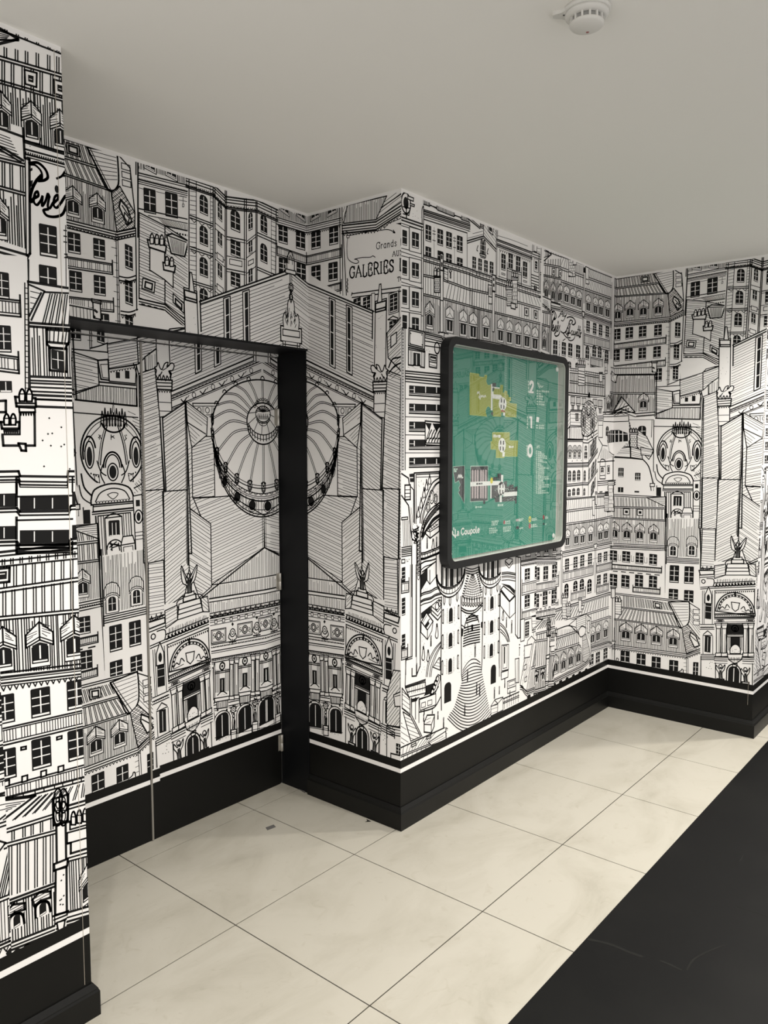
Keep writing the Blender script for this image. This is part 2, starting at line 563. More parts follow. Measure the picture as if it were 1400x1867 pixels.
def win_uv(u, v, w, h, s=0.0, rows=3, cols=2, arch=False, sill=True, frame=0.0, er=True):
    def P(x, y): return (u + x * w, v + y * h + x * w * s)
    if arch:
        sh = [P(-.5, -.5), P(.5, -.5), P(.5, .28), P(.42, .40), P(.25, .48), P(0, .5), P(-.25, .48), P(-.42, .40), P(-.5, .28)]
    else:
        sh = [P(-.5, -.5), P(.5, -.5), P(.5, .47), P(.44, .5), P(-.44, .5), P(-.5, .47)]
    if frame:
        fx, fy = frame / w, frame / h
        fr = [P(-.5 - fx, -.5 - fy), P(.5 + fx, -.5 - fy), P(.5 + fx, .5 + fy), P(-.5 - fx, .5 + fy)]
        if er: INK.erase(fr)
        INK.line(fr, TN, True)
    INK.fill(sh)
    g = max(0.0026, min(w, 0.06) * 0.07)
    gx = g / w
    yb = -.44 if not sill else -.36
    if sill:
        INK.erase([P(-.43, -.45), P(.43, -.45), P(.43, -.45 + g * 1.4 / h), P(-.43, -.45 + g * 1.4 / h)])
    for c in range(1, cols):
        x = -.5 + c / cols
        INK.erase([P(x - gx / 2, yb), P(x + gx / 2, yb), P(x + gx / 2, .42), P(x - gx / 2, .42)])
    gy = g * .8 / h
    for r_ in range(1, rows):
        y = yb + (0.46 - yb) * r_ / rows
        for c in range(cols):
            xa, xb = -.5 + c / cols, -.5 + (c + 1) / cols
            xa, xb = xa + (0.06 if c == 0 else 0.02), xb - (0.06 if c == cols - 1 else 0.02)
            INK.erase([P(xa, y - gy / 2), P(xb, y - gy / 2), P(xb, y + gy / 2), P(xa, y + gy / 2)])
def WIN(v, x, y, w, h, s=0.0, **k):
    u, vv = v.pt(x, y)
    du, dv = v.size(x, y, w, h)
    win_uv(u, vv, du, dv, s, **k)
def WINS(v, pts, w, h, s=0.0, **k):
    for i in range(0, len(pts), 2): WIN(v, pts[i], pts[i + 1], w, h, s, **k)

def dormer_uv(u, v, w, h, s=0.0, kind='roof'):
    def P(x, y): return (u + x * w, v + y * h + x * w * s)
    ow = min(max(0.0034, w * 0.06), .0072)
    if kind == 'ped':                                   # pitched hood, little pediment, window
        INK.erase([P(-.5, .0), P(-.5, .34), P(0, .5), P(.5, .34), P(.5, .0), P(.42, -.06), P(.42, -.5), P(-.42, -.5), P(-.42, -.06)])
        ow = min(ow, .0050)
        INK.line([P(-.5, .34), P(0, .5), P(.5, .34), P(.5, .06), P(-.5, .06)], ow, True)
        INK.line([P(0, .5), P(0, .26)], TN * .8)
        INK.line([P(-.42, .08), P(0, .25), P(.42, .08)], ow * .7)
        INK.line([P(-.5, -.01), P(.5, -.01)], ow * .8)
        INK.fill([P(-.36, -.02), P(.36, -.02), P(.33, -.40), P(-.33, -.40)])
        INK.erase([P(-.04, -.06), P(.04, -.06), P(.04, -.37), P(-.04, -.37)])
        INK.line([P(-.42, -.48), P(.42, -.48)], ow * .8)
        INK.line([P(-.45, -.03), P(-.45, -.5)], TN * .8); INK.line([P(.45, -.03), P(.45, -.5)], TN * .8)
        return
    if kind == 'round':
        INK.erase([P(-.5, -.1), P(-.5, .3), P(-.3, .46), P(0, .5), P(.3, .46), P(.5, .3), P(.5, -.1), P(.4, -.12), P(.4, -.5), P(-.4, -.5), P(-.4, -.12)])
        INK.line([P(-.5, 0), P(-.5, .28), P(-.32, .44), P(0, .5), P(.32, .44), P(.5, .28), P(.5, 0)], ow)
        INK.line([P(-.5, 0), P(-.3, .12), P(0, .16), P(.3, .12), P(.5, 0)], ow * .8)
        INK.line([P(-.5, -.06), P(-.3, .05), P(0, .09), P(.3, .05), P(.5, -.06)], TN)
        for x in (-.36, -.24, -.12, 0, .12, .24, .36): INK.line([P(x, .14 - abs(x) * .2), P(x, .47 - abs(x) * .3)], HT)
        win_uv(*P(0, -.2), w * .5, h * .46, s, rows=2, arch=True, sill=False)
        INK.line([P(-.4, -.04), P(-.4, -.5), P(.4, -.5), P(.4, -.04)], TN)
        return
    INK.erase([P(-.5, -.02), P(-.5, .24), P(0, .5), P(.5, .24), P(.5, -.02), P(.38, -.06), P(.38, -.5), P(-.38, -.5), P(-.38, -.06)])
    INK.line([P(-.5, -.04), P(-.5, .24), P(0, .5), P(.5, .24), P(.5, -.04), P(0, .10)], ow, True)
    INK.line([P(-.5, .03), P(0, .17), P(.5, .03)], TN)
    INK.line([P(0, .5), P(0, .12)], ow * 1.1)
    for k in range(5):
        y = .14 + k * .055
        INK.line([P(-.46, y - .02), P(-.46 + rnd.uniform(.15, .38), y + .05)], HT * .8)
        INK.line([P(.10, y + .10), P(.10 + rnd.uniform(.12, .34), y + .02)], HT * .8)
    INK.fill([P(-.28, -.01), P(0, .05), P(.28, -.01), P(.28, -.35), P(-.28, -.35)])
    INK.erase([P(-.03, -.02), P(.03, -.02), P(.03, -.32), P(-.03, -.32)])
    INK.line([P(-.38, -.02), P(-.38, -.5), P(.38, -.5), P(.38, -.02)], ow * .8)
    INK.line([P(-.29, -.06), P(-.29, -.40), P(.29, -.40), P(.29, -.06)], TN)
def DOR(v, x, y, w, h, s=0.0, kind='roof'):
    u, vv = v.pt(x, y); du, dv = v.size(x, y, w, h)
    dormer_uv(u, vv, du, dv, s, kind)
def DORS(v, pts, w, h, s=0.0, kind='roof'):
    for i in range(0, len(pts), 2): DOR(v, pts[i], pts[i + 1], w, h, s, kind)

def lerp(p, q, t): return (p[0] + (q[0] - p[0]) * t, p[1] + (q[1] - p[1]) * t)
def RIBS(v, n, *c, w=TN, dbl=0.0, edge=None):
    """c = top-left, top-right, bottom-right, bottom-left; n vertical seams"""
    a, b, d, e = v(*c)
    if edge: INK.line([a, b], edge); INK.line([e, d], edge)
    for i in range(n):
        t = (i + 0.5) / n + rnd.uniform(-.12, .12) / n
        p, q = lerp(a, b, t), lerp(e, d, t)
        INK.line([p, q], w)
        if dbl: INK.line([(p[0] + dbl, p[1]), (q[0] + dbl, q[1])], w)
def BALC(v, h, *c, w=MD, n=None):
    """balcony along polyline c; h in metres"""
    p = v(*c)
    INK.erase(p + [(x, y - h) for x, y in reversed(p)])
    for o in (0, .13, .82, 1): INK.line([(x, y - h * o) for x, y in p], w if o in (0, 1) else TN)
    for i in range(len(p) - 1):
        L_ = math.dist(p[i], p[i + 1]); k = n or max(4, int(L_ / 0.0075))
        for j in range(k):
            if rnd.random() < .12: continue
            x, y = lerp(p[i], p[i + 1], (j + .5) / k)
            INK.line([(x, y - h * .15), (x, y - h * .8)], HT)
    for q in (p[0], p[-1]): INK.line([(q[0], q[1] + h * .35), (q[0], q[1] - h)], w)
def DENT(v, *c, n=20, h=0.006, w=TN, style='u'):
    p = v(*c)
    tot = sum(math.dist(p[i], p[i + 1]) for i in range(len(p) - 1))
    for i in range(len(p) - 1):
        k = max(2, int(n * math.dist(p[i], p[i + 1]) / tot))
        for j in range(k):
            a, b = lerp(p[i], p[i + 1], (j + .2) / k), lerp(p[i], p[i + 1], (j + .8) / k)
            m_ = ((a[0] + b[0]) / 2, (a[1] + b[1]) / 2 - h)
            if style == 'u': INK.line([a, m_, b], w)
            else: INK.fill([a, b, (b[0], b[1] - h), (a[0], a[1] - h)])
def DOTS(v, *c, n=12, r=0.0016):
    p = v(*c); x0 = min(q[0] for q in p); x1 = max(q[0] for q in p); y0 = min(q[1] for q in p); y1 = max(q[1] for q in p)
    for _ in range(n):
        x, y = rnd.uniform(x0, x1), rnd.uniform(y0, y1)
        INK.fill([(x - r, y), (x, y - r), (x + r, y), (x, y + r)])
def POTS(v, n, x0, y0, x1, y1, h):
    """row of chimney pots standing on the line x0,y0-x1,y1 ; h in crop px"""
    for i in range(n):
        t = (i + .5) / n
        x, y = x0 + (x1 - x0) * t, y0 + (y1 - y0) * t
        w = (x1 - x0) / n * .36
        p = spline(v(x - w, y, x - w * 1.1, y - h * .55, x - w * .4, y - h * .95, x + w * .4, y - h * .95, x + w * 1.1, y - h * .55, x + w, y), 3)
        INK.erase(p); INK.line(p, MD, True)
        INK.line(v(x - w, y - h * .6, x + w, y - h * .6), TN)
def CHIM(v, x0, y0, x1, y1, brick=False, cap=0.16):
    """rectangular chimney stack in crop px"""
    h = y1 - y0; c = h * cap; e = (x1 - x0) * .12
    B(v, x0, y0 + c, x1, y0 + c, x1, y1, x0, y1)
    B(v, x0 - e, y0, x1 + e, y0, x1 + e, y0 + c, x0 - e, y0 + c)
    L(v, x0 - e, y0 + c * .5, x1 + e, y0 + c * .5, w=TN)
    if brick:
        r_ = 7
        for i in range(1, r_):
            y = y0 + c + (h - c) * i / r_
            L(v, x0 + (x1 - x0) * rnd.uniform(0, .2), y, x1 - (x1 - x0) * rnd.uniform(0, .2), y, w=HT)
            for k in range(3):
                xx = x0 + (x1 - x0) * ((k + .5 * (i % 2)) / 3 + .1)
                L(v, xx, y, xx, y + (h - c) / r_, w=HT)

# ---------------------------------------------------------------- mural, right half (door wall, return, far wall)
d1 = View('Dw', 0, 0, 3.3333); d2 = View('Dd', 0, 480, 3.3333); d3 = View('Dd', 0, 960, 3.3333)
e5 = View('Dw', 330, 280, 3.3333); r5 = View('R', 330, 280, 3.3333)
e6 = View('Dd', 330, 640, 3.3333); r6 = View('R', 330, 640, 3.3333)
e7 = View('Dd', 330, 1000, 3.3333); r7 = View('R', 330, 1000, 3.3333)
f1 = View('F', 1000, 440, 3.5); f2 = View('F', 1000, 880, 3.5)
UC = 0.776                                     # axis of the opera drawing

# --- building with the two dormers and rounded corner (top left of the door wall)
ss = slope(f1, 410, 515, 775, 480)
L(f1, 405, 228, 800, 168, w=TK); L(f1, 405, 246, 690, 200, w=MD)
RIBS(f1, 17, 405, 248, 690, 202, 712, 262, 405, 300, dbl=.006)
LL(f1, 405, 300, 705, 262, gap=.007)
RIBS(f1, 16, 405, 312, 712, 272, 745, 322, 405, 352, dbl=.006)
LL(f1, 405, 352, 745, 328, 770, 330, gap=.006)
p = spline(f1(670, 208, 788, 178, 796, 190, 796, 280, 785, 312, 765, 330, 735, 322, 704, 262), 4)
INK.erase(p); INK.line(p, TK, True)
for k in range(7): L(f1, 680 + k * 6, 215 + k * 15, 790, 195 + k * 14, w=HT)
L(f1, 672, 210, 706, 265, 745, 325, w=TK); L(f1, 684, 208, 718, 264, 758, 326, w=TN)
B(f1, 592, 226, 640, 219, 640, 256, 592, 262, w=MD); B(f1, 600, 232, 632, 228, 632, 250, 600, 254, w=TK)
HA(f1, 'v', .0042, 405, 362, 745, 338, 762, 336, 776, 482, 405, 518, w=HT)
DORS(f1, [440, 452, 520, 432, 605, 428, 700, 418], 66, 112, ss)
# slate corner
p = f1(762, 336, 800, 300, 862, 380, 858, 440, 776, 482)
INK.erase(p); INK.line(p, MD, True)
HA(f1, (0, 0, 30, 20), .006, 762, 336, 800, 300, 862, 380, 858, 440, 776, 482, w=HT)
HA(f1, (0, 0, 22, -26), .0075, 762, 336, 800, 300, 862, 380, 858, 440, 776, 482, w=HT)
B(f1, 800, 352, 828, 372, 846, 420, 822, 440, 792, 380, w=TK); L(f1, 806, 372, 832, 400, w=MD); B(f1, 815, 395, 835, 410, 828, 432, 812, 412)
LL(f1, 405, 518, 776, 483, 858, 442, gap=.009, n=4, w=MD)
DENT(f1, 405, 540, 776, 506, 856, 462, n=34, h=.006)
# shop signs seen above the corner
for k in range(3): B(f1, 812, 205 + k * 32, 850, 200 + k * 32, 850, 222 + k * 32, 812, 228 + k * 32, w=TN)
L(f1, 800, 180, 850, 210, 862, 380, w=MD)
# facade
L(f1, 405, 240, 405, 820, w=MD)
s1 = slope(f1, 410, 650, 750, 612)
WINS(f1, [435, 597, 515, 586, 600, 578, 698, 570], 48, 76, s1)
BALC(f1, .036, 410, 656, 750, 612)
WINS(f1, [430, 730, 512, 722, 598, 716, 692, 708], 48, 76, s1)
BALC(f1, .036, 410, 796, 746, 756)
WINS(f1, [700, 852], 46, 84, s1)
L(f1, 772, 490, 758, 920, w=TN); L(f1, 780, 490, 766, 915, w=TN)
for k in range(14): L(f1, 750 if k % 2 else 762, 520 + k * 28, 772, 519 + k * 28, w=HT)
L(f1, 862, 440, 842, 900, w=MD)
WIN(f1, 824, 566, 34, 96, -.2, rows=4); WIN(f1, 816, 706, 34, 96, -.2, rows=4); WIN(f1, 810, 842, 34, 92, -.2, rows=4)
for y in (640, 655, 774, 788): S(f1, 776, y + 12, 815, y + 8, 852, y - 10, w=MD)
DENT(f1, 776, 672, 815, 668, 850, 650, n=7); DENT(f1, 776, 806, 815, 802, 846, 784, n=7)
S(f1, 760, 915, 800, 900, 842, 880, w=MD)

# --- upper house with two windows above the hatched roof
q = d1(840, 1010, 1150, 1100, 1150, 1480, 845, 1300)
INK.erase(q)
L(d1, 838, 940, 838, 1440, w=TK); L(d1, 826, 940, 826, 1060, w=MD)
HA(d1, 'v', .0042, 845, 955, 880, 968, 880, 1035, 845, 1025); HA(d1, 'v', .0042, 945, 985, 1010, 1005, 1010, 1070, 945, 1050); HA(d1, 'v', .0042, 1075, 1025, 1145, 1050, 1145, 1120, 1075, 1100)
WIN(d1, 912, 1000, 56, 60, -.2, rows=1, frame=.006); WIN(d1, 1042, 1045, 56, 60, -.2, rows=1, frame=.006)
for o in (0, 14, 40, 52, 64): L(d1, 840, 1050 + o, 1150, 1128 + o, w=MD if o in (0, 40) else TN)
DENT(d1, 842, 1082, 1150, 1160, n=34, h=.006, style='b')
sD = slope(d1, 840, 1050, 1150, 1128)
WIN(d1, 910, 1222, 74, 150, sD); WIN(d1, 1042, 1246, 76, 150, sD)
L(d1, 845, 1142, 875, 1150, w=HT); L(d1, 950, 1165, 1005, 1178, w=HT)
L(d1, 1095, 1190, 1130, 1198, w=HT); L(d1, 1112, 1200, 1112, 1260, w=HT)
for y in (1190, 1215): L(d1, 1085, y, 1135, y + 10, w=HT)
B(d1, 1108, 1240, 1118, 1240, 1118, 1256, 1108, 1256, w=HT)
L(d1, 845, 1268, 1150, 1335, w=MD); L(d1, 900, 1310, 1150, 1360, w=TN)
RIBS(d1, 18, 960, 1325, 1150, 1368, 1150, 1408, 1010, 1380, w=HT)
L(d1, 1000, 1372, 1150, 1405, w=MD); DENT(d1, 1020, 1400, 1150, 1428, n=8, style='b', h=.007)

# --- hatched roofs and chimneys (left of the opera)
HA(d1, (845, 1300, 1000, 1375), .0072, 845, 1292, 1002, 1372, 1002, 1850, 845, 1815, box=MD)
HA(d1, (1002, 1372, 1150, 1480), .0072, 1002, 1372, 1152, 1470, 1150, 1960, 1002, 1845, box=MD)
LL(d1, 845, 1815, 1002, 1852, 1142, 1975, w=MD, gap=.010, n=3); DENT(d1, 850, 1840, 1002, 1880, 1140, 2000, n=10, style='b', h=.006)
B(d1, 1012, 1430, 1045, 1420, 1145, 1465, 1122, 1560, 1040, 1540, w=TK)
RIBS(d1, 12, 1030, 1445, 1125, 1480, 1118, 1550, 1045, 1530, w=HT)
L(d1, 1012, 1430, 1130, 1472, w=MD)
B(d1, 910, 1505, 1000, 1535, 1000, 1700, 910, 1640, w=MD)                    # stack
ER(d1, 905, 1640, 1000, 1700, 1050, 1745, 1050, 1640, 1000, 1600)
L(d1, 908, 1640, 1000, 1700, 1052, 1748, 1052, 1650, w=MD)
B(d1, 895, 1455, 1010, 1495, 1005, 1535, 905, 1502, w=TK); POTS(d1, 3, 908, 1480, 998, 1492, 62)
B(d1, 990, 1595, 1065, 1615, 1060, 1655, 995, 1640, w=TK); POTS(d1, 2, 1000, 1612, 1058, 1622, 56)
B(d1, 868, 1690, 942, 1715, 936, 1780, 862, 1752, w=MD); B(d1, 884, 1712, 926, 1726, 922, 1762, 880, 1746, w=TK)
B(d1, 1052, 1785, 1118, 1845, 1118, 1905, 1052, 1838, w=MD); B(d1, 1066, 1815, 1104, 1850, 1104, 1880, 1066, 1842, w=TK)

# --- below: sheds between the rounded corner and the griffin column (seen on the far wall)
ER(f1, 842, 770, 1000, 770, 1085, 790, 1085, 830, 1000, 830, 842, 890)
B(f1, 838, 885, 985, 838, 985, 950, 838, 990, w=MD); HA(f1, (838, 885, 985, 838), .0072, 838, 885, 985, 838, 985, 950, 838, 990)
L(f1, 985, 838, 1005, 815, 1060, 800, 1090, 795, w=MD)
HA(f1, (985, 838, 1090, 800), .0075, 985, 835, 1090, 795, 1095, 860, 1040, 900, 985, 950, box=MD)
HA(f1, 'v', .007, 1020, 915, 1090, 865, 1092, 960, 1020, 975, box=MD)
ER(f1, 680, 925, 838, 925, 838, 1060, 680, 1110)
HA(f1, (680, 945, 790, 955), .0085, 680, 940, 790, 958, 790, 1062, 680, 1100, box=MD)
B(f1, 790, 960, 838, 950, 838, 1036, 800, 1036, w=TK); B(f1, 802, 975, 836, 970, 836, 1028, 808, 1028, w=TN)
B(f1, 838, 990, 975, 955, 965, 1038, 838, 1040, w=MD); DENT(f1, 842, 998, 965, 965, n=9)
WIN(f1, 880, 1010, 20, 26, rows=1, cols=1, sill=False); WIN(f1, 926, 1003, 22, 34, rows=1, cols=1, sill=False)
L(f1, 680, 930, 838, 920, w=MD)
HA(f1, 'v', .0062, 680, 1108, 790, 1062, 970, 1060, 968, 1135, 680, 1128, box=MD)
LL(f1, 675, 1130, 968, 1138, gap=.012, n=4, w=MD); DENT(f1, 690, 1172, 968, 1178, n=18, style='b', h=.008)
L(f1, 790, 1048, 965, 1045, w=TK); L(f1, 960, 950, 975, 1000, 965, 1150, 978, 1240, w=MD); L(f1, 975, 960, 985, 1000, 978, 1150, 985, 1200, w=MD)

# --- crowned tower
ER(f1, 672, 1140, 985, 1140, 990, 1600, 672, 1600)
L(f1, 672, 1180, 968, 1186, w=MD)
HA(f1, (0, 0, 40, 10), .008, 915, 1150, 985, 1190, 990, 1300, 960, 1240, w=HT)
c0 = f1.pt(838, 1335); rr = f1.size(838, 1335, 296, 300)
p = ell(c0[0], c0[1], rr[0] / 2, rr[1] / 2, 0, 360, 60)
INK.erase(p)
INK.line(ell(c0[0], c0[1], rr[0] / 2, rr[1] / 2, -58, 238, 60), TK)
INK.line(ell(c0[0], c0[1], rr[0] / 2 - .012, rr[1] / 2 - .012, 60, 178, 20), TN); INK.line(ell(c0[0], c0[1], rr[0] / 2 - .012, rr[1] / 2 - .012, 2, 60, 20), TN)
for o in (-1, 1):
    INK.line(spline([(c0[0] + o * .022, c0[1] + .098), (c0[0] + o * .043, c0[1] + .03), (c0[0] + o * .055, c0[1] - .05)], 6), MD)
    INK.line(spline([(c0[0] + o * .030, c0[1] + .098), (c0[0] + o * .051, c0[1] + .03), (c0[0] + o * .063, c0[1] - .05)], 6), TN)
    INK.line(spline([(c0[0] + o * .050, c0[1] + .095), (c0[0] + o * .095, c0[1] + .05), (c0[0] + o * .118, c0[1] + .0)], 6), TN)
    # side oculi
    cu, cv = c0[0] + o * .098, c0[1] - .006
    INK.erase(ell(cu, cv, .026, .062)); INK.line(ell(cu, cv, .026, .062, 20, 200), TK); INK.line(ell(cu, cv - .006, .018, .050), MD); INK.fill(ell(cu, cv - .012, .011, .036)[:-1])
    INK.line(spline([(cu - o * .03, cv - .03), (cu - o * .045, cv - .07), (cu - o * .065, cv - .085)], 5), MD)
    for k in range(4): INK.fill(ell(cu - o * (.004 + .010 * k), cv - .076 - .004 * k, .003, .004, n=8)[:-1])
INK.erase(ell(c0[0] - .004, c0[1] - .065, .034, .055)); INK.line(ell(c0[0] - .004, c0[1] - .06, .038, .058, 0, 180), TK); INK.line(ell(c0[0] - .004, c0[1] - .06, .030, .048, 0, 180), MD)
INK.line(ell(c0[0] - .004, c0[1] - .078, .022, .033), MD); INK.fill(ell(c0[0] - .004, c0[1] - .078, .015, .025)[:-1])
INK.line(spline([(c0[0] - .045, c0[1] - .05), (c0[0] - .055, c0[1] - .085), (c0[0] - .04, c0[1] - .12)], 5), MD)
INK.line(spline([(c0[0] + .037, c0[1] - .05), (c0[0] + .047, c0[1] - .085), (c0[0] + .032, c0[1] - .12)], 5), MD)
for o in (-.055, 0, .055): 
    for k in range(3): INK.line([(c0[0] + o + rnd.uniform(-.008, .008), c0[1] + .055 + rnd.uniform(-.01, .008)), (c0[0] + o + rnd.uniform(-.008, .008), c0[1] + .055 + rnd.uniform(-.012, .01))], TN)
for o in (-1, 1):
    x = c0[0] + o * .072
    INK.line([(x - .010, c0[1] - .085), (x + .010, c0[1] - .088), (x + .012, c0[1] - .118), (x - .006, c0[1] - .112)], TN, True)
# crown
cc = f1.pt(848, 1205)
p = ell(cc[0], cc[1], .050, .042); INK.erase(p)
INK.line(ell(cc[0], cc[1] - .004, .050, .040, 190, 350), TK); INK.line(ell(cc[0], cc[1] - .010, .044, .034, 200, 340), TN)
for k in range(9):
    x = cc[0] - .048 + k * .012
    h = .034 + .012 * (k % 2)
    pts = [(x - .007, cc[1] - .02), (x - .002, cc[1] + h * .55), (x + .001, cc[1] + h), (x + .004, cc[1] + h * .5), (x + .008, cc[1] - .02)]
    INK.line(pts, MD)
for k in range(12):
    x = cc[0] - .042 + k * .0075
    INK.line([(x, cc[1] - .018), (x + rnd.uniform(-.003, .003), cc[1] + rnd.uniform(0, .02))], HT)
INK.fill([(cc[0] - .006, cc[1] + .03), (cc[0] + .001, cc[1] + .085), (cc[0] + .006, cc[1] + .03)]); INK.erase([(cc[0] - .002, cc[1] + .032), (cc[0] + .001, cc[1] + .065), (cc[0] + .003, cc[1] + .032)])
# lower drum, pediment and window
S(f1, 690, 1425, 700, 1480, 735, 1520, w=TK); S(f1, 678, 1470, 690, 1520, 730, 1550, w=MD); S(f1, 990, 1420, 980, 1470, 930, 1495, w=MD)
HA(f1, (0, 0, 20, 22), .007, 930, 1480, 985, 1440, 985, 1500, 930, 1520)
B(f1, 735, 1520, 920, 1520, 925, 1580, 732, 1580, w=MD)
p = spline(f1(725, 1535, 745, 1490, 822, 1470, 900, 1488, 925, 1530), 5) + f1(925, 1552, 725, 1552)
INK.erase(p); INK.line(p, TK, True); S(f1, 745, 1540, 770, 1505, 822, 1490, 880, 1503, 905, 1540, w=MD); L(f1, 735, 1560, 922, 1560, w=MD)
DENT(f1, 742, 1540, 908, 1540, n=12); S(f1, 800, 1515, 825, 1535, 850, 1515, 825, 1508, 800, 1515, w=TN)
LL(f1, 728, 1582, 925, 1582, gap=.008, w=MD)
B(f1, 752, 1600, 905, 1600, 905, 1800, 752, 1800, w=MD)
for x in (765, 776, 870, 882, 894): L(f1, x, 1600, x, 1780, w=TN)
B(f1, 782, 1612, 862, 1612, 862, 1770, 782, 1770, w=MD); S(f1, 782, 1612, 822, 1596, 862, 1612, w=MD)
WIN(f1, 822, 1690, 52, 130, rows=2, cols=3, sill=False)
B(f1, 922, 1530, 968, 1525, 968, 1810, 922, 1810, w=MD); WIN(f1, 945, 1562, 20, 28, rows=1, cols=1, sill=False)
u_, v_ = f1.pt(945, 1622); INK.line(ell(u_, v_, .017, .026), MD); INK.fill(ell(u_, v_, .009, .017)[:-1])
LL(f1, 922, 1690, 968, 1690, gap=.014, n=3, w=TN)
L(f1, 690, 1560, 690, 1660, 735, 1660, w=MD); WIN(f1, 705, 1600, 26, 60, rows=1, cols=1, sill=False)
L(f1, 742, 1600, 742, 1820, w=TK); L(f1, 752, 1600, 752, 1820, w=MD)
ER(f1, 785, 1690, 860, 1690, 860, 1775, 785, 1775); u_, v_ = f1.pt(822, 1745); INK.line(ell(u_, v_, .034, .034, 0, 180), MD)
for k in range(8): INK.line([(u_ + rnd.uniform(-.028, .024), v_ + rnd.uniform(-.01, .026)), (u_ + rnd.uniform(-.028, .024), v_ + rnd.uniform(-.01, .026))], MD)
B(f1, 862, 1700, 910, 1700, 920, 1735, 918, 1790, 852, 1790, 850, 1735, w=MD); L(f1, 850, 1735, 920, 1735, w=MD); B(f1, 862, 1745, 908, 1745, 908, 1785, 862, 1785, w=TN)
LL(f1, 755, 1780, 850, 1780, gap=.012, w=MD); LL(f1, 922, 1795, 970, 1795, gap=.012, w=MD)
# mansard with two round dormers under the tower
ER(f2, 752, 225, 965, 225, 965, 490, 745, 490)
HA(f2, 'v', .0056, 758, 232, 962, 232, 955, 475, 752, 470, w=HT); L(f2, 758, 200, 745, 740, w=TK)
DOR(f2, 795, 408, 72, 130, 0, 'round'); DOR(f2, 914, 405, 72, 130, 0, 'round')
LL(f2, 750, 478, 960, 488, gap=.009, n=4, w=MD)
ER(f2, 745, 520, 962, 520, 965, 790, 742, 740)
s2 = slope(f2, 750, 478, 960, 488)
WINS(f2, [802, 583, 896, 590], 60, 112, s2); WINS(f2, [796, 722, 894, 730], 60, 88, s2)
L(f2, 962, 230, 975, 560, 965, 590, 975, 800, w=TK)

# --- shed and gable row at the corner (far wall, middle)
ER(f1, 405, 800, 680, 800, 680, 1140, 405, 1140)
L(f1, 365, 812, 655, 805, w=MD); L(f1, 365, 850, 690, 852, w=MD); LL(f1, 365, 850, 680, 846, gap=.006)
RIBS(f1, 22, 365, 815, 655, 808, 655, 846, 365, 848, w=HT)
HA(f1, 'v', .0048, 440, 858, 680, 855, 680, 965, 365, 968, 365, 860, w=HT)
B(f1, 378, 835, 438, 852, 430, 902, 372, 892, w=MD); L(f1, 395, 855, 430, 902, w=TN); L(f1, 395, 855, 378, 890, w=TN); L(f1, 378, 835, 395, 855, 438, 852, w=TN)
CHIM(f1, 660, 765, 690, 835); DOTS(f1, 664, 790, 686, 830, n=3, r=.006)
LL(f1, 358, 966, 680, 966, gap=.008, w=MD)
L(f1, 688, 835, 688, 1130, w=TK); L(f1, 676, 850, 676, 1120, w=TN)
HA(f1, 'v', .0048, 358, 975, 680, 975, 680, 1085, 358, 1090, w=HT)
DOR(f1, 605, 1022, 66, 110); DOR(f1, 380, 1022, 30, 100, 0)
p = f1(405, 1095, 465, 992, 552, 1090); INK.erase(p); INK.line(p, TK, True)
for k in range(6): L(f1, 465 + k * 12, 1003 + k * 15, 420 + k * 22, 1080, w=TN)
L(f1, 350, 1108, 405, 1098, 465, 1070, 555, 1100, 680, 1090, w=TK); L(f1, 350, 1125, 410, 1116, 465, 1088, 552, 1120, 680, 1108, w=MD)
L(f1, 350, 1140, 670, 1138, w=TN); DENT(f1, 560, 1112, 676, 1104, n=12)
S(f1, 440, 1108, 462, 1098, 490, 1110, w=TN)
# stone house with chimneys (far wall, mid left)
ER(f1, 350, 1140, 672, 1140, 672, 1600, 350, 1600)
WIN(f1, 372, 1210, 30, 60, rows=2, arch=True, sill=False); WIN(f1, 596, 1212, 52, 70, rows=2, arch=True, sill=False)
p = f1(372, 1215, 398, 1190, 440, 1200, 462, 1240, 452, 1290, 380, 1300)
INK.erase(p); INK.fill(p)
for k in range(5): INK.erase(f1(384 + k * 16, 1205, 388 + k * 16, 1205, 390 + k * 15, 1290, 386 + k * 15, 1290))
INK.erase(f1(375, 1236, 458, 1240, 458, 1246, 375, 1242))
L(f1, 350, 1300, 410, 1300, 410, 1370, w=MD)
L(f1, 672, 1142, 668, 1590, w=MD); L(f1, 660, 1142, 656, 1250, w=TN)
p = f1(408, 1335, 455, 1295, 560, 1310, 620, 1380, 640, 1390, 672, 1480, 668, 1590, 405, 1600); INK.erase(p)
HA(f1, 'v', .006, 462, 1215, 520, 1220, 520, 1300, 462, 1300)
p = f1(565, 1200, 625, 1245, 672, 1340, 640, 1392, 565, 1312); INK.erase(p); INK.line(p, MD, True)
HA(f1, (565, 1220, 640, 1250), .009, 565, 1205, 625, 1245, 668, 1340, 635, 1380, 565, 1308)
CHIM(f1, 465, 1175, 515, 1310, True); POTS(f1, 3, 460, 1178, 520, 1178, 26)
CHIM(f1, 520, 1215, 565, 1320, True); POTS(f1, 3, 518, 1218, 566, 1218, 26)
B(f1, 405, 1330, 520, 1312, 522, 1380, 405, 1372, w=MD); HA(f1, (405, 1340, 520, 1335), .008, 408, 1333, 518, 1316, 520, 1362, 408, 1358)
B(f1, 525, 1312, 590, 1330, 600, 1390, 525, 1378, w=MD); HA(f1, (525, 1330, 590, 1345), .008, 525, 1315, 590, 1333, 598, 1385, 525, 1372)
B(f1, 588, 1315, 668, 1330, 655, 1370, 590, 1362, w=MD); HA(f1, (588, 1325, 660, 1335), .008, 590, 1320, 660, 1333, 652, 1366, 592, 1358)
S(f1, 600, 1390, 640, 1440, 668, 1550, w=TK); L(f1, 405, 1378, 522, 1384, 600, 1392, w=TK)
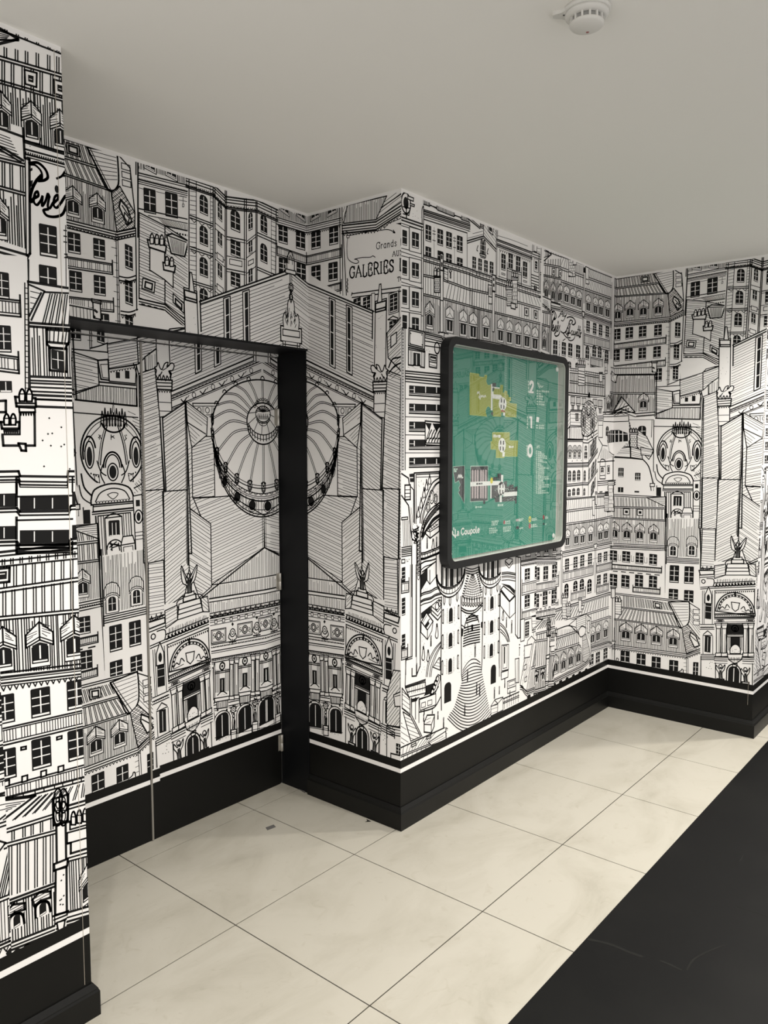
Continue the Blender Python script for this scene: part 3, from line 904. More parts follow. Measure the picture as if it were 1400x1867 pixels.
WIN(f1, 462, 1475, 34, 58, rows=2, cols=3, sill=True); WIN(f1, 569, 1502, 34, 50, rows=2, cols=3); WIN(f1, 460, 1585, 34, 32, rows=1, sill=False); WIN(f1, 563, 1598, 30, 10, rows=1, cols=1, sill=False)
B(f1, 648, 1545, 676, 1545, 676, 1565, 648, 1565, w=MD); L(f1, 652, 1565, 655, 1590, w=MD)
L(f1, 405, 1372, 405, 1600, w=MD)

# --- long roof with four pitched dormers (far wall, lower)
s3 = slope(f2, 410, 210, 745, 235)
ER(f2, 350, 60, 752, 90, 745, 400, 350, 400)
LL(f2, 350, 72, 752, 92, gap=.010, n=2, w=MD)
RIBS(f2, 20, 350, 90, 745, 108, 752, 152, 350, 150, dbl=.007)
p = f2(625, 95, 752, 90, 752, 155); INK.erase(p); INK.line(p, MD, True)
for k in range(5): L(f2, 640 + k * 20, 97 + k * 9, 752, 100 + k * 9, w=HT)
LL(f2, 350, 150, 750, 160, gap=.008, w=MD)
RIBS(f2, 20, 350, 160, 750, 172, 750, 232, 350, 222, dbl=.007)
for x, y in ((497, 186), (584, 190)): B(f2, x - 18, y - 20, x + 18, y - 18, x + 18, y + 20, x - 18, y + 18, w=MD); BK(f2, x - 9, y - 9, x + 9, y - 8, x + 9, y + 9, x - 9, y + 8)
LL(f2, 350, 220, 750, 238, gap=.007, w=MD)
HA(f2, 'v', .0055, 350, 232, 750, 248, 745, 395, 350, 380, w=HT)
DORS(f2, [420, 305, 500, 310, 582, 315, 670, 322], 64, 116, s3)
LL(f2, 330, 385, 748, 402, gap=.010, n=4, w=MD); DENT(f2, 390, 402, 740, 418, n=36, h=.006, style='b')
L(f2, 748, 90, 740, 700, w=TK)
ER(f2, 330, 430, 742, 435, 742, 735, 330, 735)
WINS(f2, [412, 468, 495, 474, 580, 483, 667, 492], 50, 72, s3)
for x, y in ((412, 468), (495, 474), (580, 483)): L(f2, x + 32, y - 10, x + 32, y + 28, x + 48, y + 30, x + 48, y - 4, w=HT)
BALC(f2, .030, 378, 518, 722, 545)
WINS(f2, [412, 625, 490, 632, 577, 630, 666, 636], 52, 84, s3)
BALC(f2, .032, 538, 665, 712, 680)
DENT(f2, 400, 560, 720, 588, n=6, style='b', h=.006)
# lower roof with rounded hip (same house motif)
ER(f2, 385, 690, 900, 755, 985, 810, 985, 1260, 385, 1200)
LL(f2, 405, 702, 890, 758, gap=.009, n=2, w=MD)
RIBS(f2, 20, 470, 722, 780, 770, 800, 815, 470, 788, dbl=.006)
LL(f2, 465, 792, 800, 832, gap=.007, w=MD)
RIBS(f2, 18, 470, 805, 805, 842, 850, 918, 430, 865, dbl=.006)
LL(f2, 420, 868, 850, 922, gap=.007, w=MD)
B(f2, 672, 758, 720, 766, 720, 806, 672, 798, w=MD); B(f2, 682, 768, 710, 774, 710, 798, 682, 792, w=TK)
p = spline(f2(765, 762, 880, 760, 898, 770, 898, 870, 885, 905, 860, 925, 830, 915, 800, 832), 4); INK.erase(p); INK.line(p, TK, True)
for k in range(7): L(f2, 775 + k * 7, 772 + k * 19, 890, 776 + k * 17, w=HT)
L(f2, 766, 764, 800, 832, 845, 922, w=TK); L(f2, 778, 766, 812, 832, 862, 922, w=TN)
HA(f2, 'v', .0045, 420, 880, 850, 934, 880, 1088, 410, 1030, w=HT)
DORS(f2, [493, 950, 590, 962, 688, 975, 795, 992], 80, 120, slope(f2, 410, 1030, 880, 1088))
p = f2(850, 925, 890, 905, 975, 1010, 968, 1060, 880, 1095); INK.erase(p); INK.line(p, MD, True)
HA(f2, (0, 0, 30, 26), .006, 850, 925, 890, 905, 975, 1010, 968, 1060, 880, 1095); HA(f2, (0, 0, 30, -20), .0075, 850, 925, 890, 905, 975, 1010, 968, 1060, 880, 1095)
HA(f2, (0, 0, 40, 55), .007, 895, 780, 980, 880, 980, 1000, 898, 895)
L(f2, 895, 765, 975, 815, 985, 860, 978, 1010, w=MD)
for k in range(3): B(f2, 922, 808 + k * 36, 962, 812 + k * 36, 962, 838 + k * 36, 922, 834 + k * 36, w=TN)
B(f2, 905, 955, 940, 980, 962, 1040, 930, 1050, 900, 985, w=TK); L(f2, 908, 978, 945, 1012, w=MD)
LL(f2, 405, 1033, 880, 1092, 972, 1058, gap=.010, n=3, w=MD); DENT(f2, 405, 1058, 880, 1118, 970, 1085, n=38, h=.006)
WINS(f2, [488, 1112, 590, 1130, 686, 1150, 798, 1172], 58, 78, slope(f2, 410, 1030, 880, 1088), rows=2)
L(f2, 880, 1110, 880, 1230, w=TN); L(f2, 890, 1110, 890, 1235, w=TN)
for k in range(5): L(f2, 862, 1125 + k * 24, 880, 1126 + k * 24, w=HT)
WIN(f2, 938, 1195, 34, 100, .1, rows=3)
L(f2, 408, 700, 404, 1200, w=MD); L(f2, 425, 740, 420, 1195, w=MD); L(f2, 972, 1060, 968, 1250, w=MD)
CHIM(f2, 400, 665, 425, 735); B(f2, 424, 745, 466, 750, 464, 842, 424, 836, w=MD); POTS(f2, 2, 426, 760, 462, 762, 34)
for k in range(4):
    L(f2, 426, 775 + k * 16, 462, 777 + k * 16, w=HT)
B(f2, 385, 1012, 425, 1012, 418, 1035, 392, 1035, w=MD)
S(f2, 430, 1140, 435, 1120, 445, 1125, 445, 1145, 470, 1152, w=MD); S(f2, 830, 1205, 845, 1200, 850, 1190, 858, 1195, 860, 1215, w=MD)

# --- bay-fronted tower behind the opera (above the door)
ER(e5, 40, 120, 590, 340, 590, 1000, 40, 1000)
cor = (30, 132, 195, 188, 272, 262, 392, 278, 462, 285, 590, 345)
for o in (0, 16, 34, 62, 72): L(e5, *[c + (o if i % 2 else 0) for i, c in enumerate(cor)], w=TK if o in (0, 62) else MD)
DENT(e5, *[c + (50 if i % 2 else 0) for i, c in enumerate(cor)], n=30, h=.007)
for b0 in ((55, 375, 195, 428), (55, 565, 195, 612), (55, 770, 195, 812)):
    LL(e5, *b0, w=MD, gap=.009); DENT(e5, b0[0], b0[1] + 22, b0[2], b0[3] + 22, n=3, h=.008)
for x in (48, 92, 195): L(e5, x, 160, x, 1000, w=MD if x != 92 else TN)
for k in range(26): L(e5, 55, 200 + k * 28, 90, 206 + k * 28, w=HT); L(e5, 180, 245 + k * 24, 195, 247 + k * 24, w=HT)
L(e5, 178, 190, 178, 1000, w=HT)
for y in (312, 500, 690, 880): WIN(e5, 138, y, 50, 118, -.15, rows=3, arch=True); 
# slanted bay 1
for x in (206, 268, 276): L(e5, x, 200, x, 1000, w=MD)
for y0 in (420, 455, 600, 640, 800, 835): L(e5, 206, y0, 268, y0 + 52, w=TN)
WIN(e5, 236, 352, 26, 110, -.55, rows=3, arch=True); WIN(e5, 236, 520, 26, 86, -.55, rows=2); WIN(e5, 236, 715, 26, 86, -.55, rows=2)
for y in (600, 790): B(e5, 218, y, 256, y + 30, 256, y + 62, 218, y + 34, w=TN)
# centre bay
for x in (385, 397): L(e5, x, 275, x, 1000, w=MD)
for y0 in (505, 522, 622, 700, 716): L(e5, 278, y0, 390, y0 + 22, w=MD if y0 in (505, 700) else TN)
WIN(e5, 330, 408, 58, 128, -.12, rows=3, arch=True); WIN(e5, 331, 578, 60, 100, -.12, rows=3); WIN(e5, 331, 770, 58, 90, -.12, rows=3)
B(e5, 295, 640, 370, 655, 370, 688, 295, 672, w=TN)
# slanted bay 2
for x in (455, 462): L(e5, x, 290, x, 1000, w=MD)
for y0 in (520, 536, 620, 715): L(e5, 399, y0 + 14, 455, y0 - 30, w=TN)
WIN(e5, 422, 412, 26, 108, .55, rows=3, arch=True); WIN(e5, 422, 568, 22, 80, .55, rows=2); WIN(e5, 422, 745, 24, 90, .55, rows=2)
B(e5, 408, 655, 440, 640, 440, 665, 408, 682, w=TN)
# last bay
for y0 in (480, 497, 690, 705): L(e5, 463, y0, 582, y0 + 52, w=MD)
WIN(e5, 503, 430, 40, 112, -.2, rows=3, arch=True); WIN(e5, 503, 606, 42, 116, -.2, rows=3, arch=True)
L(e5, 548, 330, 548, 760, w=HT); L(e5, 578, 340, 574, 780, w=MD)
for k in range(16): L(e5, 548, 360 + k * 26, 574, 370 + k * 26, w=HT)

# --- house folded into the corner
cn = e5(590, 330, 760, 390); cn2 = r5(762, 392, 975, 330)
INK.erase(cn + e5(760, 900, 590, 900)); INK.erase(r5(762, 392, 975, 330, 985, 900, 762, 900))
def corner(y_l, y_c, y_r, w=MD): 
    INK.line(e5(582, y_l, 762, y_c), w); INK.line(r5(762, y_c, 972, y_r), w)
for o in (0, 12, 26, 40): corner(388 + o, 442 + o, 392 + o, MD if o in (0, 40) else TN)
DENT(e5, 585, 432, 760, 488, n=14); DENT(r5, 765, 488, 970, 440, n=18)
HA(e5, 'v', .0042, 590, 335, 760, 378, 760, 430, 588, 384); HA(r5, 'v', .0042, 765, 380, 970, 328, 970, 384, 765, 432)
WIN(e5, 630, 338, 46, 40, -.3, rows=1, frame=.005); WIN(e5, 730, 372, 44, 40, -.3, rows=1, frame=.005); WIN(r5, 815, 372, 46, 40, .2, rows=1, frame=.005); WIN(r5, 917, 345, 50, 40, .2, rows=1, frame=.005)
sL = slope(e5, 582, 388, 762, 442); sR = slope(r5, 762, 442, 972, 392)
WINS(e5, [620, 492, 726, 528], 56, 112, sL); WINS(r5, [820, 526, 928, 500], 56, 110, sR)
BALC(e5, .038, 582, 562, 762, 624); BALC(r5, .038, 762, 624, 975, 574)
WINS(e5, [622, 690, 730, 720], 56, 110, sL); WINS(r5, [820, 738, 924, 718], 56, 116, sR)
BALC(r5, .034, 860, 812, 975, 782)
L(r5, 965, 330, 968, 900, w=MD); L(r5, 978, 300, 985, 900, w=MD)

# --- sign house on the short wall
INK.erase(r5(985, 320, 1420, 170, 1420, 1300, 985, 1000))
HA(r5, 'v', .0052, 1010, 315, 1250, 258, 1185, 402, 988, 425, box=MD)
HA(r5, (985, 420, 1020, 320), .007, 982, 420, 985, 325, 1010, 318, 992, 425)
L(r5, 1185, 402, 1345, 290, 1420, 235, w=MD); L(r5, 1215, 330, 1420, 190, w=MD); HA(r5, (1200, 370, 1345, 260), .009, 1190, 395, 1250, 262, 1420, 195, 1420, 235)
for o in (0, 18, 34, 48): L(r5, 978, 438 + o, 1185, 415 + o, 1345, 312 + o, 1420, 262 + o, w=TK if o in (0, 48) else MD)
DENT(r5, 985, 490, 1185, 470, 1345, 368, n=20, h=.007)
L(r5, 985, 470, 1005, 860, w=MD); L(r5, 996, 470, 1018, 480, w=TN)
S(r5, 1020, 500, 1070, 488, 1125, 476, 1200, 468, 1245, 462, 1270, 465, 1300, 480, w=TN); INK.fill(ell(*r5.pt(1125, 477), .006, .006, n=8)[:-1])
L(r5, 1235, 455, 1260, 425, 1345, 390, w=TN); S(r5, 1290, 465, 1300, 482, 1288, 480, w=TN); BK(r5, 1305, 425, 1345, 418, 1345, 440, 1330, 432)
B(r5, 1005, 498, 1025, 498, 1022, 512, 1008, 512, w=TN)
S(r5, 1012, 515, 1008, 570, 1012, 630, 1030, 655, 1060, 668, 1080, 660, 1070, 645, 1055, 642, 1100, 632, 1150, 630, 1165, 622, 1180, 630, w=TN)
for k in range(7): L(r5, 1010 + (k % 2) * 3, 760 + k * 12, 1008 + ((k + 1) % 2) * 5, 770 + k * 12, w=MD)
LL(r5, 1040, 852, 1420, 800, gap=.016, w=MD); L(r5, 1040, 846, 1036, 862, w=MD)
WINS(r5, [1070, 918, 1128, 910], 44, 80, .12); B(r5, 1158, 850, 1178, 848, 1178, 960, 1158, 965, w=TN)
WIN(r5, 1292, 908, 46, 112, .14, rows=4, frame=.005)
B(r5, 1258, 1010, 1288, 988, 1318, 1000, 1318, 1012, w=MD); WIN(r5, 1288, 1050, 44, 70, .14, rows=3)
L(r5, 1326, 820, 1326, 1010, w=TN); DOTS(r5, 1230, 840, 1260, 1000, n=8)

# lettering: stroke glyphs (x right 0..w, y up 0..1) with serifs
GL = {
 'G': (.78, [[(.74, .80), (.62, .95), (.42, 1), (.18, .88), (.06, .6), (.06, .38), (.18, .1), (.42, 0), (.62, .06), (.72, .2), (.72, .46)], [(.5, .46), (.82, .46)], [(.74, .98), (.74, .76)]]),
 'A': (.80, [[(.0, 0), (.40, 1), (.80, 0)], [(.16, .36), (.64, .36)], [(-.08, 0), (.12, 0)], [(.66, 0), (.90, 0)]]),
 'L': (.62, [[(.14, 1), (.14, 0), (.58, 0), (.62, .24)], [(.02, 1), (.28, 1)], [(.02, 0), (.2, 0)]]),
 'E': (.62, [[(.58, .8), (.56, 1), (.12, 1), (.12, 0), (.58, 0), (.62, .22)], [(.12, .52), (.46, .52)], [(.46, .64), (.46, .40)], [(.0, 1), (.2, 1)], [(.0, 0), (.2, 0)]]),
 'R': (.74, [[(.12, 0), (.12, 1), (.46, 1), (.62, .88), (.62, .66), (.46, .52), (.12, .52)], [(.38, .52), (.70, 0), (.8, 0)], [(.0, 0), (.24, 0)], [(.0, 1), (.2, 1)]]),
 'I': (.30, [[(.14, 0), (.14, 1)], [(.0, 0), (.28, 0)], [(.0, 1), (.28, 1)]]),
 'S': (.60, [[(.54, .80), (.44, .97), (.28, 1), (.10, .90), (.08, .72), (.2, .58), (.42, .46), (.54, .32), (.52, .12), (.34, 0), (.16, .03), (.06, .2)], [(.54, .96), (.54, .76)], [(.05, .04), (.05, .26)]]),
 'U': (.74, [[(.12, 1), (.12, .3), (.24, .04), (.42, 0), (.58, .08), (.62, .3), (.62, 1)], [(.0, 1), (.24, 1)], [(.5, 1), (.74, 1)]]),
 'X': (.74, [[(.08, 1), (.68, 0)], [(.66, 1), (.08, 0)], [(.0, 1), (.2, 1)], [(.56, 0), (.78, 0)]]),
 'T': (.66, [[(.34, 0), (.34, 1)], [(.04, .8), (.04, 1), (.64, 1), (.64, .8)], [(.2, 0), (.48, 0)]]),
 'O': (.78, [[(.40, 1), (.14, .86), (.06, .5), (.14, .14), (.40, 0), (.64, .14), (.72, .5), (.64, .86), (.40, 1)]]),
 'M': (.90, [[(.12, 0), (.12, 1), (.44, .2), (.78, 1), (.78, 0)]]),
 'g': (.56, [[(.46, .58), (.28, .66), (.1, .52), (.08, .2), (.24, .04), (.46, .16)], [(.48, .64), (.48, -.1), (.34, -.26), (.12, -.2)]]),
 'r': (.42, [[(.1, 0), (.1, .64)], [(.1, .42), (.24, .62), (.38, .62)]]),
 'a': (.56, [[(.46, .58), (.28, .66), (.1, .52), (.08, .2), (.24, .0), (.46, .14)], [(.48, .64), (.48, 0)]]),
 'n': (.56, [[(.1, 0), (.1, .64)], [(.1, .42), (.28, .64), (.44, .54), (.46, 0)]]),
 'd': (.58, [[(.46, .58), (.28, .66), (.1, .52), (.08, .2), (.24, .0), (.46, .14)], [(.48, 1), (.48, 0)]]),
 's': (.46, [[(.38, .54), (.22, .66), (.08, .52), (.2, .36), (.36, .22), (.28, .02), (.06, .08)]]),
 ' ': (.4, []),
}
def TEXT(txt, p0, p1, h, w, sp=.14, xs=1.0):
    """run glyphs from p0 towards p1 (uv baseline direction), cap height h"""
    d = math.dist(p0, p1); ux, uy = (p1[0] - p0[0]) / d, (p1[1] - p0[1]) / d
    x = 0
    for ch in txt:
        wd, st = GL[ch]
        for s_ in st:
            pts = [(p0[0] + ux * (x + a * h * xs), p0[1] + uy * (x + a * h * xs) + b * h) for a, b in s_]
            thin = len(s_) == 2 and abs(s_[0][1] - s_[1][1]) < .01
            INK.line(spline(pts, 3) if len(pts) > 3 else pts, w * (.55 if thin else 1))
        x += (wd + sp) * h * xs
    return x
b0, b1 = r5(1024, 758, 1292, 716)
gh = abs(r5.pt(1030, 690)[1] - r5.pt(1030, 757)[1])
wd = sum(GL[c][0] for c in 'GALERIES')
xs_ = math.dist(b0, b1) / gh / (wd + 7 * .20)
TEXT('GALERIES LA', b0, b1, gh, .0062, .20, xs_)
b0, b1 = r5(1186, 582, 1345, 556); TEXT('Grands Mag', b0, b1, abs(r5.pt(1190, 546)[1] - r5.pt(1190, 582)[1]) * 1.1, .0032, .16)
b0, b1 = r5(1285, 626, 1345, 617); TEXT('AUX', b0, b1, .020, .0032, .2)
b0, b1 = r5(1316, 778, 1345, 772); TEXT('TOU', b0, b1, .017, .0030, .2)

# --- the opera: hatched walls, pediment, dome, attic and front. Left half drawn once, then mirrored
def opera_half(mir):
    vv = [e5, e6, e7, f1, f2, d2, d3]
    E5, E6, E7, F1, F2, D2, D3 = [(x.mirrored(UC) if mir else x) for x in vv]
    # big rear gable wall
    ER(E5, 112, 900, 690, 700, 690, 1300, 118, 1420)
    HA(E5, (118, 915, 670, 720), .0088, 118, 905, 672, 712, 672, 1260, 118, 1420, box=None)
    L(E5, 112, 900, 672, 702, w=TK); L(E5, 118, 915, 672, 722, w=MD); L(E5, 116, 900, 122, 1080, w=TK)
    for x, y0, y1 in ((280, 872, 1300), (396, 832, 1260)):
        B(E5, x - 22, y0 + 8, x + 18, y0 - 6, x + 24, y1, x - 14, y1 + 20, w=MD)
        BK(E5, x - 10, y0 + 14, x + 10, y0 + 6, x + 16, y1 - 8, x - 2, y1)
        for k in range(1, 4):
            y = y0 + k * (y1 - y0) / 4
            ER(E5, x - 9, y + 4, x + 14, y - 6, x + 14, y, x - 9, y + 10)
    # pediment
    ped = lambda o: (-60, 246 + o, 485, 14 + o)
    ER(E6, *ped(0), *(485, 200, -60, 420))
    for o, w in ((0, TK), (26, MD), (34, TN), (46, MD), (58, TN), (100, MD), (110, TN)): L(E6, *ped(o), w=w)
    DENT(E6, *ped(40), n=26, h=.004, style='b')
    for k in range(8):
        x = 20 + k * 58; y = 246 - (x + 60) * .4257 + 80
        u, v = E6.pt(x, y)
        if k % 2: INK.line(ell(u, v, .009, .011, n=14), TN)
        else:
            INK.line(spline(E6(x - 20, y + 2, x - 4, y + 16, x + 14, y - 10), 4), MD); INK.line(E6(x + 20, y - 10, x + 28, y - 22), TN)
    DOTS(E6, 150, 235, 330, 180, n=10, r=.0022)
    # entablature piece behind the block
    B(E6, 70, 318, 250, 318, 250, 400, 90, 400, w=MD); L(E6, 75, 335, 250, 335, w=TN); L(E6, 80, 388, 250, 388, w=TN)
    for x in (110, 160, 210): INK.line(ell(*E6.pt(x, 360), .010, .012, n=14), TN)
    for x in (130, 138, 185, 193): L(E6, x, 338, x, 386, w=HT)
    # obelisk column with griffin
    B(F1, 1090, 620, 1162, 620, 1155, 1165, 1080, 1180, w=MD)
    B(F1, 1118, 640, 1128, 545, 1138, 545, 1150, 640, w=MD); B(F1, 1092, 630, 1160, 630, 1160, 672, 1095, 672, w=TK); L(F1, 1094, 660, 1160, 660, w=TK)
    DOTS(F1, 1098, 690, 1150, 880, n=8)
    B(F1, 1072, 1008, 1166, 1002, 1162, 1048, 1078, 1052, w=TK); L(F1, 1074, 1022, 1165, 1016, w=MD); L(F1, 1078, 1038, 1162, 1032, w=MD)
    DENT(F1, 1084, 1056, 1156, 1052, n=6, h=.008); L(F1, 1080, 1110, 1156, 1108, w=TN); L(F1, 1082, 1150, 1156, 1148, w=TN)
    p = spline(F1(1074, 985, 1080, 965, 1070, 955, 1082, 948, 1092, 930, 1100, 952, 1112, 958, 1128, 930, 1148, 922, 1140, 942, 1168, 922, 1182, 930, 1172, 955, 1150, 962, 1160, 985, 1150, 1005, 1138, 985, 1128, 1008, 1118, 985, 1106, 1008, 1096, 985, 1085, 1005), 3)
    INK.erase(p); INK.line(p, MD, True); S(F1, 1115, 962, 1135, 950, 1155, 935, w=TN); S(F1, 1150, 962, 1162, 972, 1155, 990, w=TK); L(F1, 1100, 985, 1110, 970, w=MD)
    # tall hatched blocks
    HA(F1, (985, 1010, 1075, 975), .0078, 985, 992, 1072, 958, 1086, 1200, 1098, 1830, 960, 1830, box=MD)
    HA(F2, (965, 60, 1075, 20), .0078, 978, -30, 1085, -30, 1075, 545, 968, 560, box=MD)
    L(F1, 990, 1000, 978, 1830, w=MD)
    L(F1, 1086, 1180, 1090, 1830, w=TK); L(F1, 1100, 1185, 1104, 1830, w=MD); L(F2, 1080, -20, 1072, 540, w=TK)
    HA(F2, 'h', .0085, 982, 295, 1066, 295, 1060, 545, 970, 548, box=MD)
    # octagonal roofs under the dome
    ER(E6, 38, 320, 505, 600, 505, 1200, 185, 1420, 40, 1350)
    HA(E6, (65, 640, 195, 600), .0085, 65, 590, 128, 518, 200, 520, 205, 885, 70, 892, box=MD)
    HA(E6, (75, 910, 300, 820), .0088, 75, 895, 205, 888, 300, 880, 505, 1000, 505, 1195, 185, 1420, 180, 1050, 120, 1005, box=MD)
    L(E6, 120, 1005, 180, 1050, w=MD)
    HA(E6, (45, 960, 180, 1055), .0088, 45, 950, 180, 1050, 186, 1430, 110, 1500, 40, 1300, box=MD)
    HA(E6, (50, 600, 65, 590), .010, 38, 570, 65, 592, 72, 892, 120, 1005, 42, 950)
    L(E6, 42, 950, 120, 1005, 75, 895, w=MD)
    HA(F1, (1100, 1200, 1240, 1120), .0086, 1100, 1182, 1240, 1100, 1232, 1830, 1098, 1830, box=TK)
    HA(F2, (1080, 60, 1215, -10), .0086, 1085, -20, 1226, -20, 1212, 360, 1180, 480, 1060, 520, box=MD)
    L(E6, 30, 305, 38, 600, 42, 1300, w=TK); L(E6, 22, 305, 30, 600, 34, 1290, w=TN)
    p = E6(30, 305, 160, 405, 156, 512, 65, 588, 38, 430); INK.erase(p); INK.line(p, MD, True)
    HA(E6, (30, 305, 160, 405), .0085, 34, 320, 160, 408, 156, 470, 40, 400); HA(E6, (36, 440, 120, 520), .009, 38, 440, 120, 505, 66, 585); L(E6, 36, 432, 150, 505, w=MD)
    L(E6, 505, 1000, 508, 1195, w=MD); L(E6, 494, 1000, 497, 1195, w=TN)
    # attic roof
    ER(E6, 510, 1195, 115, 1510, 165, 1610, 640, 1530, 640, 1240)
    HA(E6, 'v', .0068, 510, 1200, 190, 1425, 640, 1352, 640, 1262, w=HT)
    HA(E6, 'v', .0068, 185, 1432, 640, 1360, 640, 1432, 120, 1512, w=HT)
    HA(E6, 'v', .0068, 120, 1540, 640, 1455, 640, 1510, 178, 1590, w=HT)
    L(E6, 110, 1512, 510, 1192, 640, 1262, w=TK); L(E6, 186, 1422, 640, 1352, w=MD)
    L(E6, 112, 1516, 640, 1430, w=TK); L(E6, 118, 1536, 640, 1452, w=MD)
    # garland cornice
    for o, w in ((0, MD), (30, TK), (44, TN), (56, TN)): L(E6, 165, 1598 + o, 640, 1505 + o, w=w)
    for k in range(15):
        x, y = 190 + k * 31, 1600 - k * 6.1
        u, v = E6.pt(x, y); INK.line(ell(u, v, .014, .012, 180, 360, 8), MD); INK.line(ell(u, v - .002, .007, .006, 180, 360, 6), TN)
        BK(E6, x + 13, y - 8, x + 19, y - 9, x + 19, y + 18, x + 13, y + 19)
    for k in range(9): B(E7, 205 + k * 46, 438 - k * 8.8, 219 + k * 46, 435 - k * 8.8, 219 + k * 46, 455 - k * 8.8, 205 + k * 46, 458 - k * 8.8, w=TN)
    # frieze with panels and busts
    L(E7, 165, 472, 640, 380, w=TN)
    for k, (x, y) in enumerate(((228, 530), (388, 492), (516, 456), (640, 425))):
        B(E7, x - 44, y - 32, x + 44, y - 48, x + 44, y + 32, x - 44, y + 48, w=MD)
        INK.line([(u, v) for u, v in E7(x - 36, y - 26, x + 36, y - 40, x + 36, y + 24, x - 36, y + 38)], HT, True)
        INK.line(ell(*E7.pt(x, y), .016, .018, n=18), MD); INK.line(ell(*E7.pt(x, y), .009, .011, n=14), MD)
        for o in (-1, 1): S(E7, x + o * 24, y - 14, x + o * 32, y - 2, x + o * 22, y + 6, x + o * 30, y + 16, w=TN)
    for x, y in ((313, 512), (460, 472), (575, 442)):
        u, v = E7.pt(x, y); INK.line(ell(u, v, .014, .018, n=16), MD); INK.line(ell(u, v, .006, .008, n=10), TN)
        S(E7, x - 18, y + 5, x - 24, y + 30, x - 8, y + 45, w=MD); S(E7, x + 18, y + 5, x + 24, y + 30, x + 8, y + 45, w=MD)
        BK(E7, x - 8, y - 52, x, y - 64, x + 8, y - 52, x, y - 40); L(E7, x - 20, y + 58, x + 20, y + 52, w=TK); L(E7, x, y + 40, x, y + 62, w=MD)
    for o, w in ((0, MD), (18, TN), (40, MD), (52, TN), (88, TK), (98, TN)): L(E7, 165, 590 + o, 640, 505 + o, w=w)
    DENT(E7, 168, 602, 640, 517, n=24, h=.005)
    for k in range(40):                                   # inscription frieze, illegible
        x, y = 175 + k * 11.5, 690 - k * 2.0 - 16
        L(E7, x, y, x + rnd.uniform(-3, 3), y + rnd.uniform(8, 16), w=TN)
    L(E7, 165, 700, 640, 612, w=MD)
    # colonnade
    def colm(V, x, y0, y1, w):
        B(V, x - w, y0, x + w, y0, x + w, y1, x - w, y1, w=MD)
        HA(V, 'v', .004, x - w * .1, y0 + 5, x + w, y0 + 5, x + w, y1 - 5, x - w * .1, y1 - 5)
        B(V, x - w * 1.5, y0 - 26, x + w * 1.5, y0 - 28, x + w, y0 + 6, x - w, y0 + 6, w=MD)
        L(V, x - w * 1.4, y0 - 16, x + w * 1.4, y0 - 18, w=TN); B(V, x - w * 1.4, y1 - 10, x + w * 1.4, y1 - 12, x + w * 1.4, y1 + 10, x - w * 1.4, y1 + 12, w=MD)
    for x, y in ((250, 760), (388, 728), (516, 698), (640, 670)):
        # bay: medallion, slit window, balcony
        L(E7, x - 44, y - 62, x - 44, y + 160, w=TN); L(E7, x + 44, y - 72, x + 44, y + 148, w=TN)
        for k in range(3): L(E7, x - 38 + k * 9, y - 20, x - 38 + k * 9, y + 115, w=TN); L(E7, x + 20 + k * 9, y - 30, x + 20 + k * 9, y + 108, w=TN)
        u, v = E7.pt(x, y - 45); INK.fill(ell(u, v, .017, .020, n=18)[:-1]); INK.erase(ell(u, v, .010, .012, n=14)[:-1]); INK.line(ell(u, v, .003, .004, n=8), MD)
        L(E7, x - 44, y - 8, x + 44, y - 24, w=MD); L(E7, x - 44, y + 2, x + 44, y - 14, w=MD)
        BK(E7, x - 15, y + 30, x + 15, y + 25, x + 15, y + 112, x - 15, y + 118); ER(E7, x - 2, y + 36, x + 1, y + 36, x + 1, y + 110, x - 2, y + 110)
        ER(E7, x - 40, y + 120, x + 40, y + 106, x + 40, y + 150, x - 40, y + 165)
        S(E7, x - 28, y + 132, x, y + 108, x + 28, y + 122, w=MD); DOTS(E7, x - 28, y + 130, x + 28, y + 150, n=7)
        B(E7, x - 48, y + 152, x + 48, y + 136, x + 44, y + 158, x - 44, y + 175, w=MD)
        HA(E7, 'v', .004, x - 34, y + 172, x + 34, y + 160, x + 32, y + 205, x - 32, y + 215, box=MD)
        for k in (-1, 1): BK(E7, x + k * 28 - 5, y + 214, x + k * 28 + 5, y + 212, x + k * 28 + 5, y + 228, x + k * 28 - 5, y + 230)
    for x, y in ((187, 712), (308, 690), (338, 684), (438, 665), (465, 660), (565, 635), (594, 630), (640, 622)):
        colm(E7, x, y + 8, y + 218, 11)
    for o, w in ((0, MD), (22, MD), (34, TN)): L(E7, 165, 960 + o, 215, 950 + o, w=w); L(E7, 290, 935 + o, 350, 922 + o, w=w); L(E7, 425, 905 + o, 480, 893 + o, w=w); L(E7, 552, 876 + o, 640, 858 + o, w=w)
    L(E7, 175, 1000, 200, 996, 205, 1030, w=TN)
    # arcade
    for x, y in ((250, 1075), (388, 1032), (516, 985), (640, 948)):
        u, v = E7.pt(x, y); du, dv = E7.size(x, y, 80, 152)
        win_uv(u, v, du, dv, .12, rows=1, cols=2, arch=True, sill=False)
        INK.line([(u + math.cos(t) * du * .62, v + dv * .22 + math.sin(t) * dv * .36) for t in [math.pi * i / 14 for i in range(15)]], MD)
        INK.line([(u - du * .62, v + dv * .22), (u - du * .62, v - dv * .5)], MD); INK.line([(u + du * .62, v + dv * .22), (u + du * .62, v - dv * .5)], MD)
    for x, y in ((318, 978), (450, 935), (575, 888)):
        u, v = E7.pt(x, y); INK.line(ell(u, v, .013, .015, n=14), MD); INK.line(ell(u, v, .005, .006, n=10), TN)
        for k in range(8):
            t = k * math.pi / 4; INK.line([(u + .015 * math.cos(t), v + .017 * math.sin(t)), (u + .020 * math.cos(t + .3), v + .022 * math.sin(t + .3))], MD)
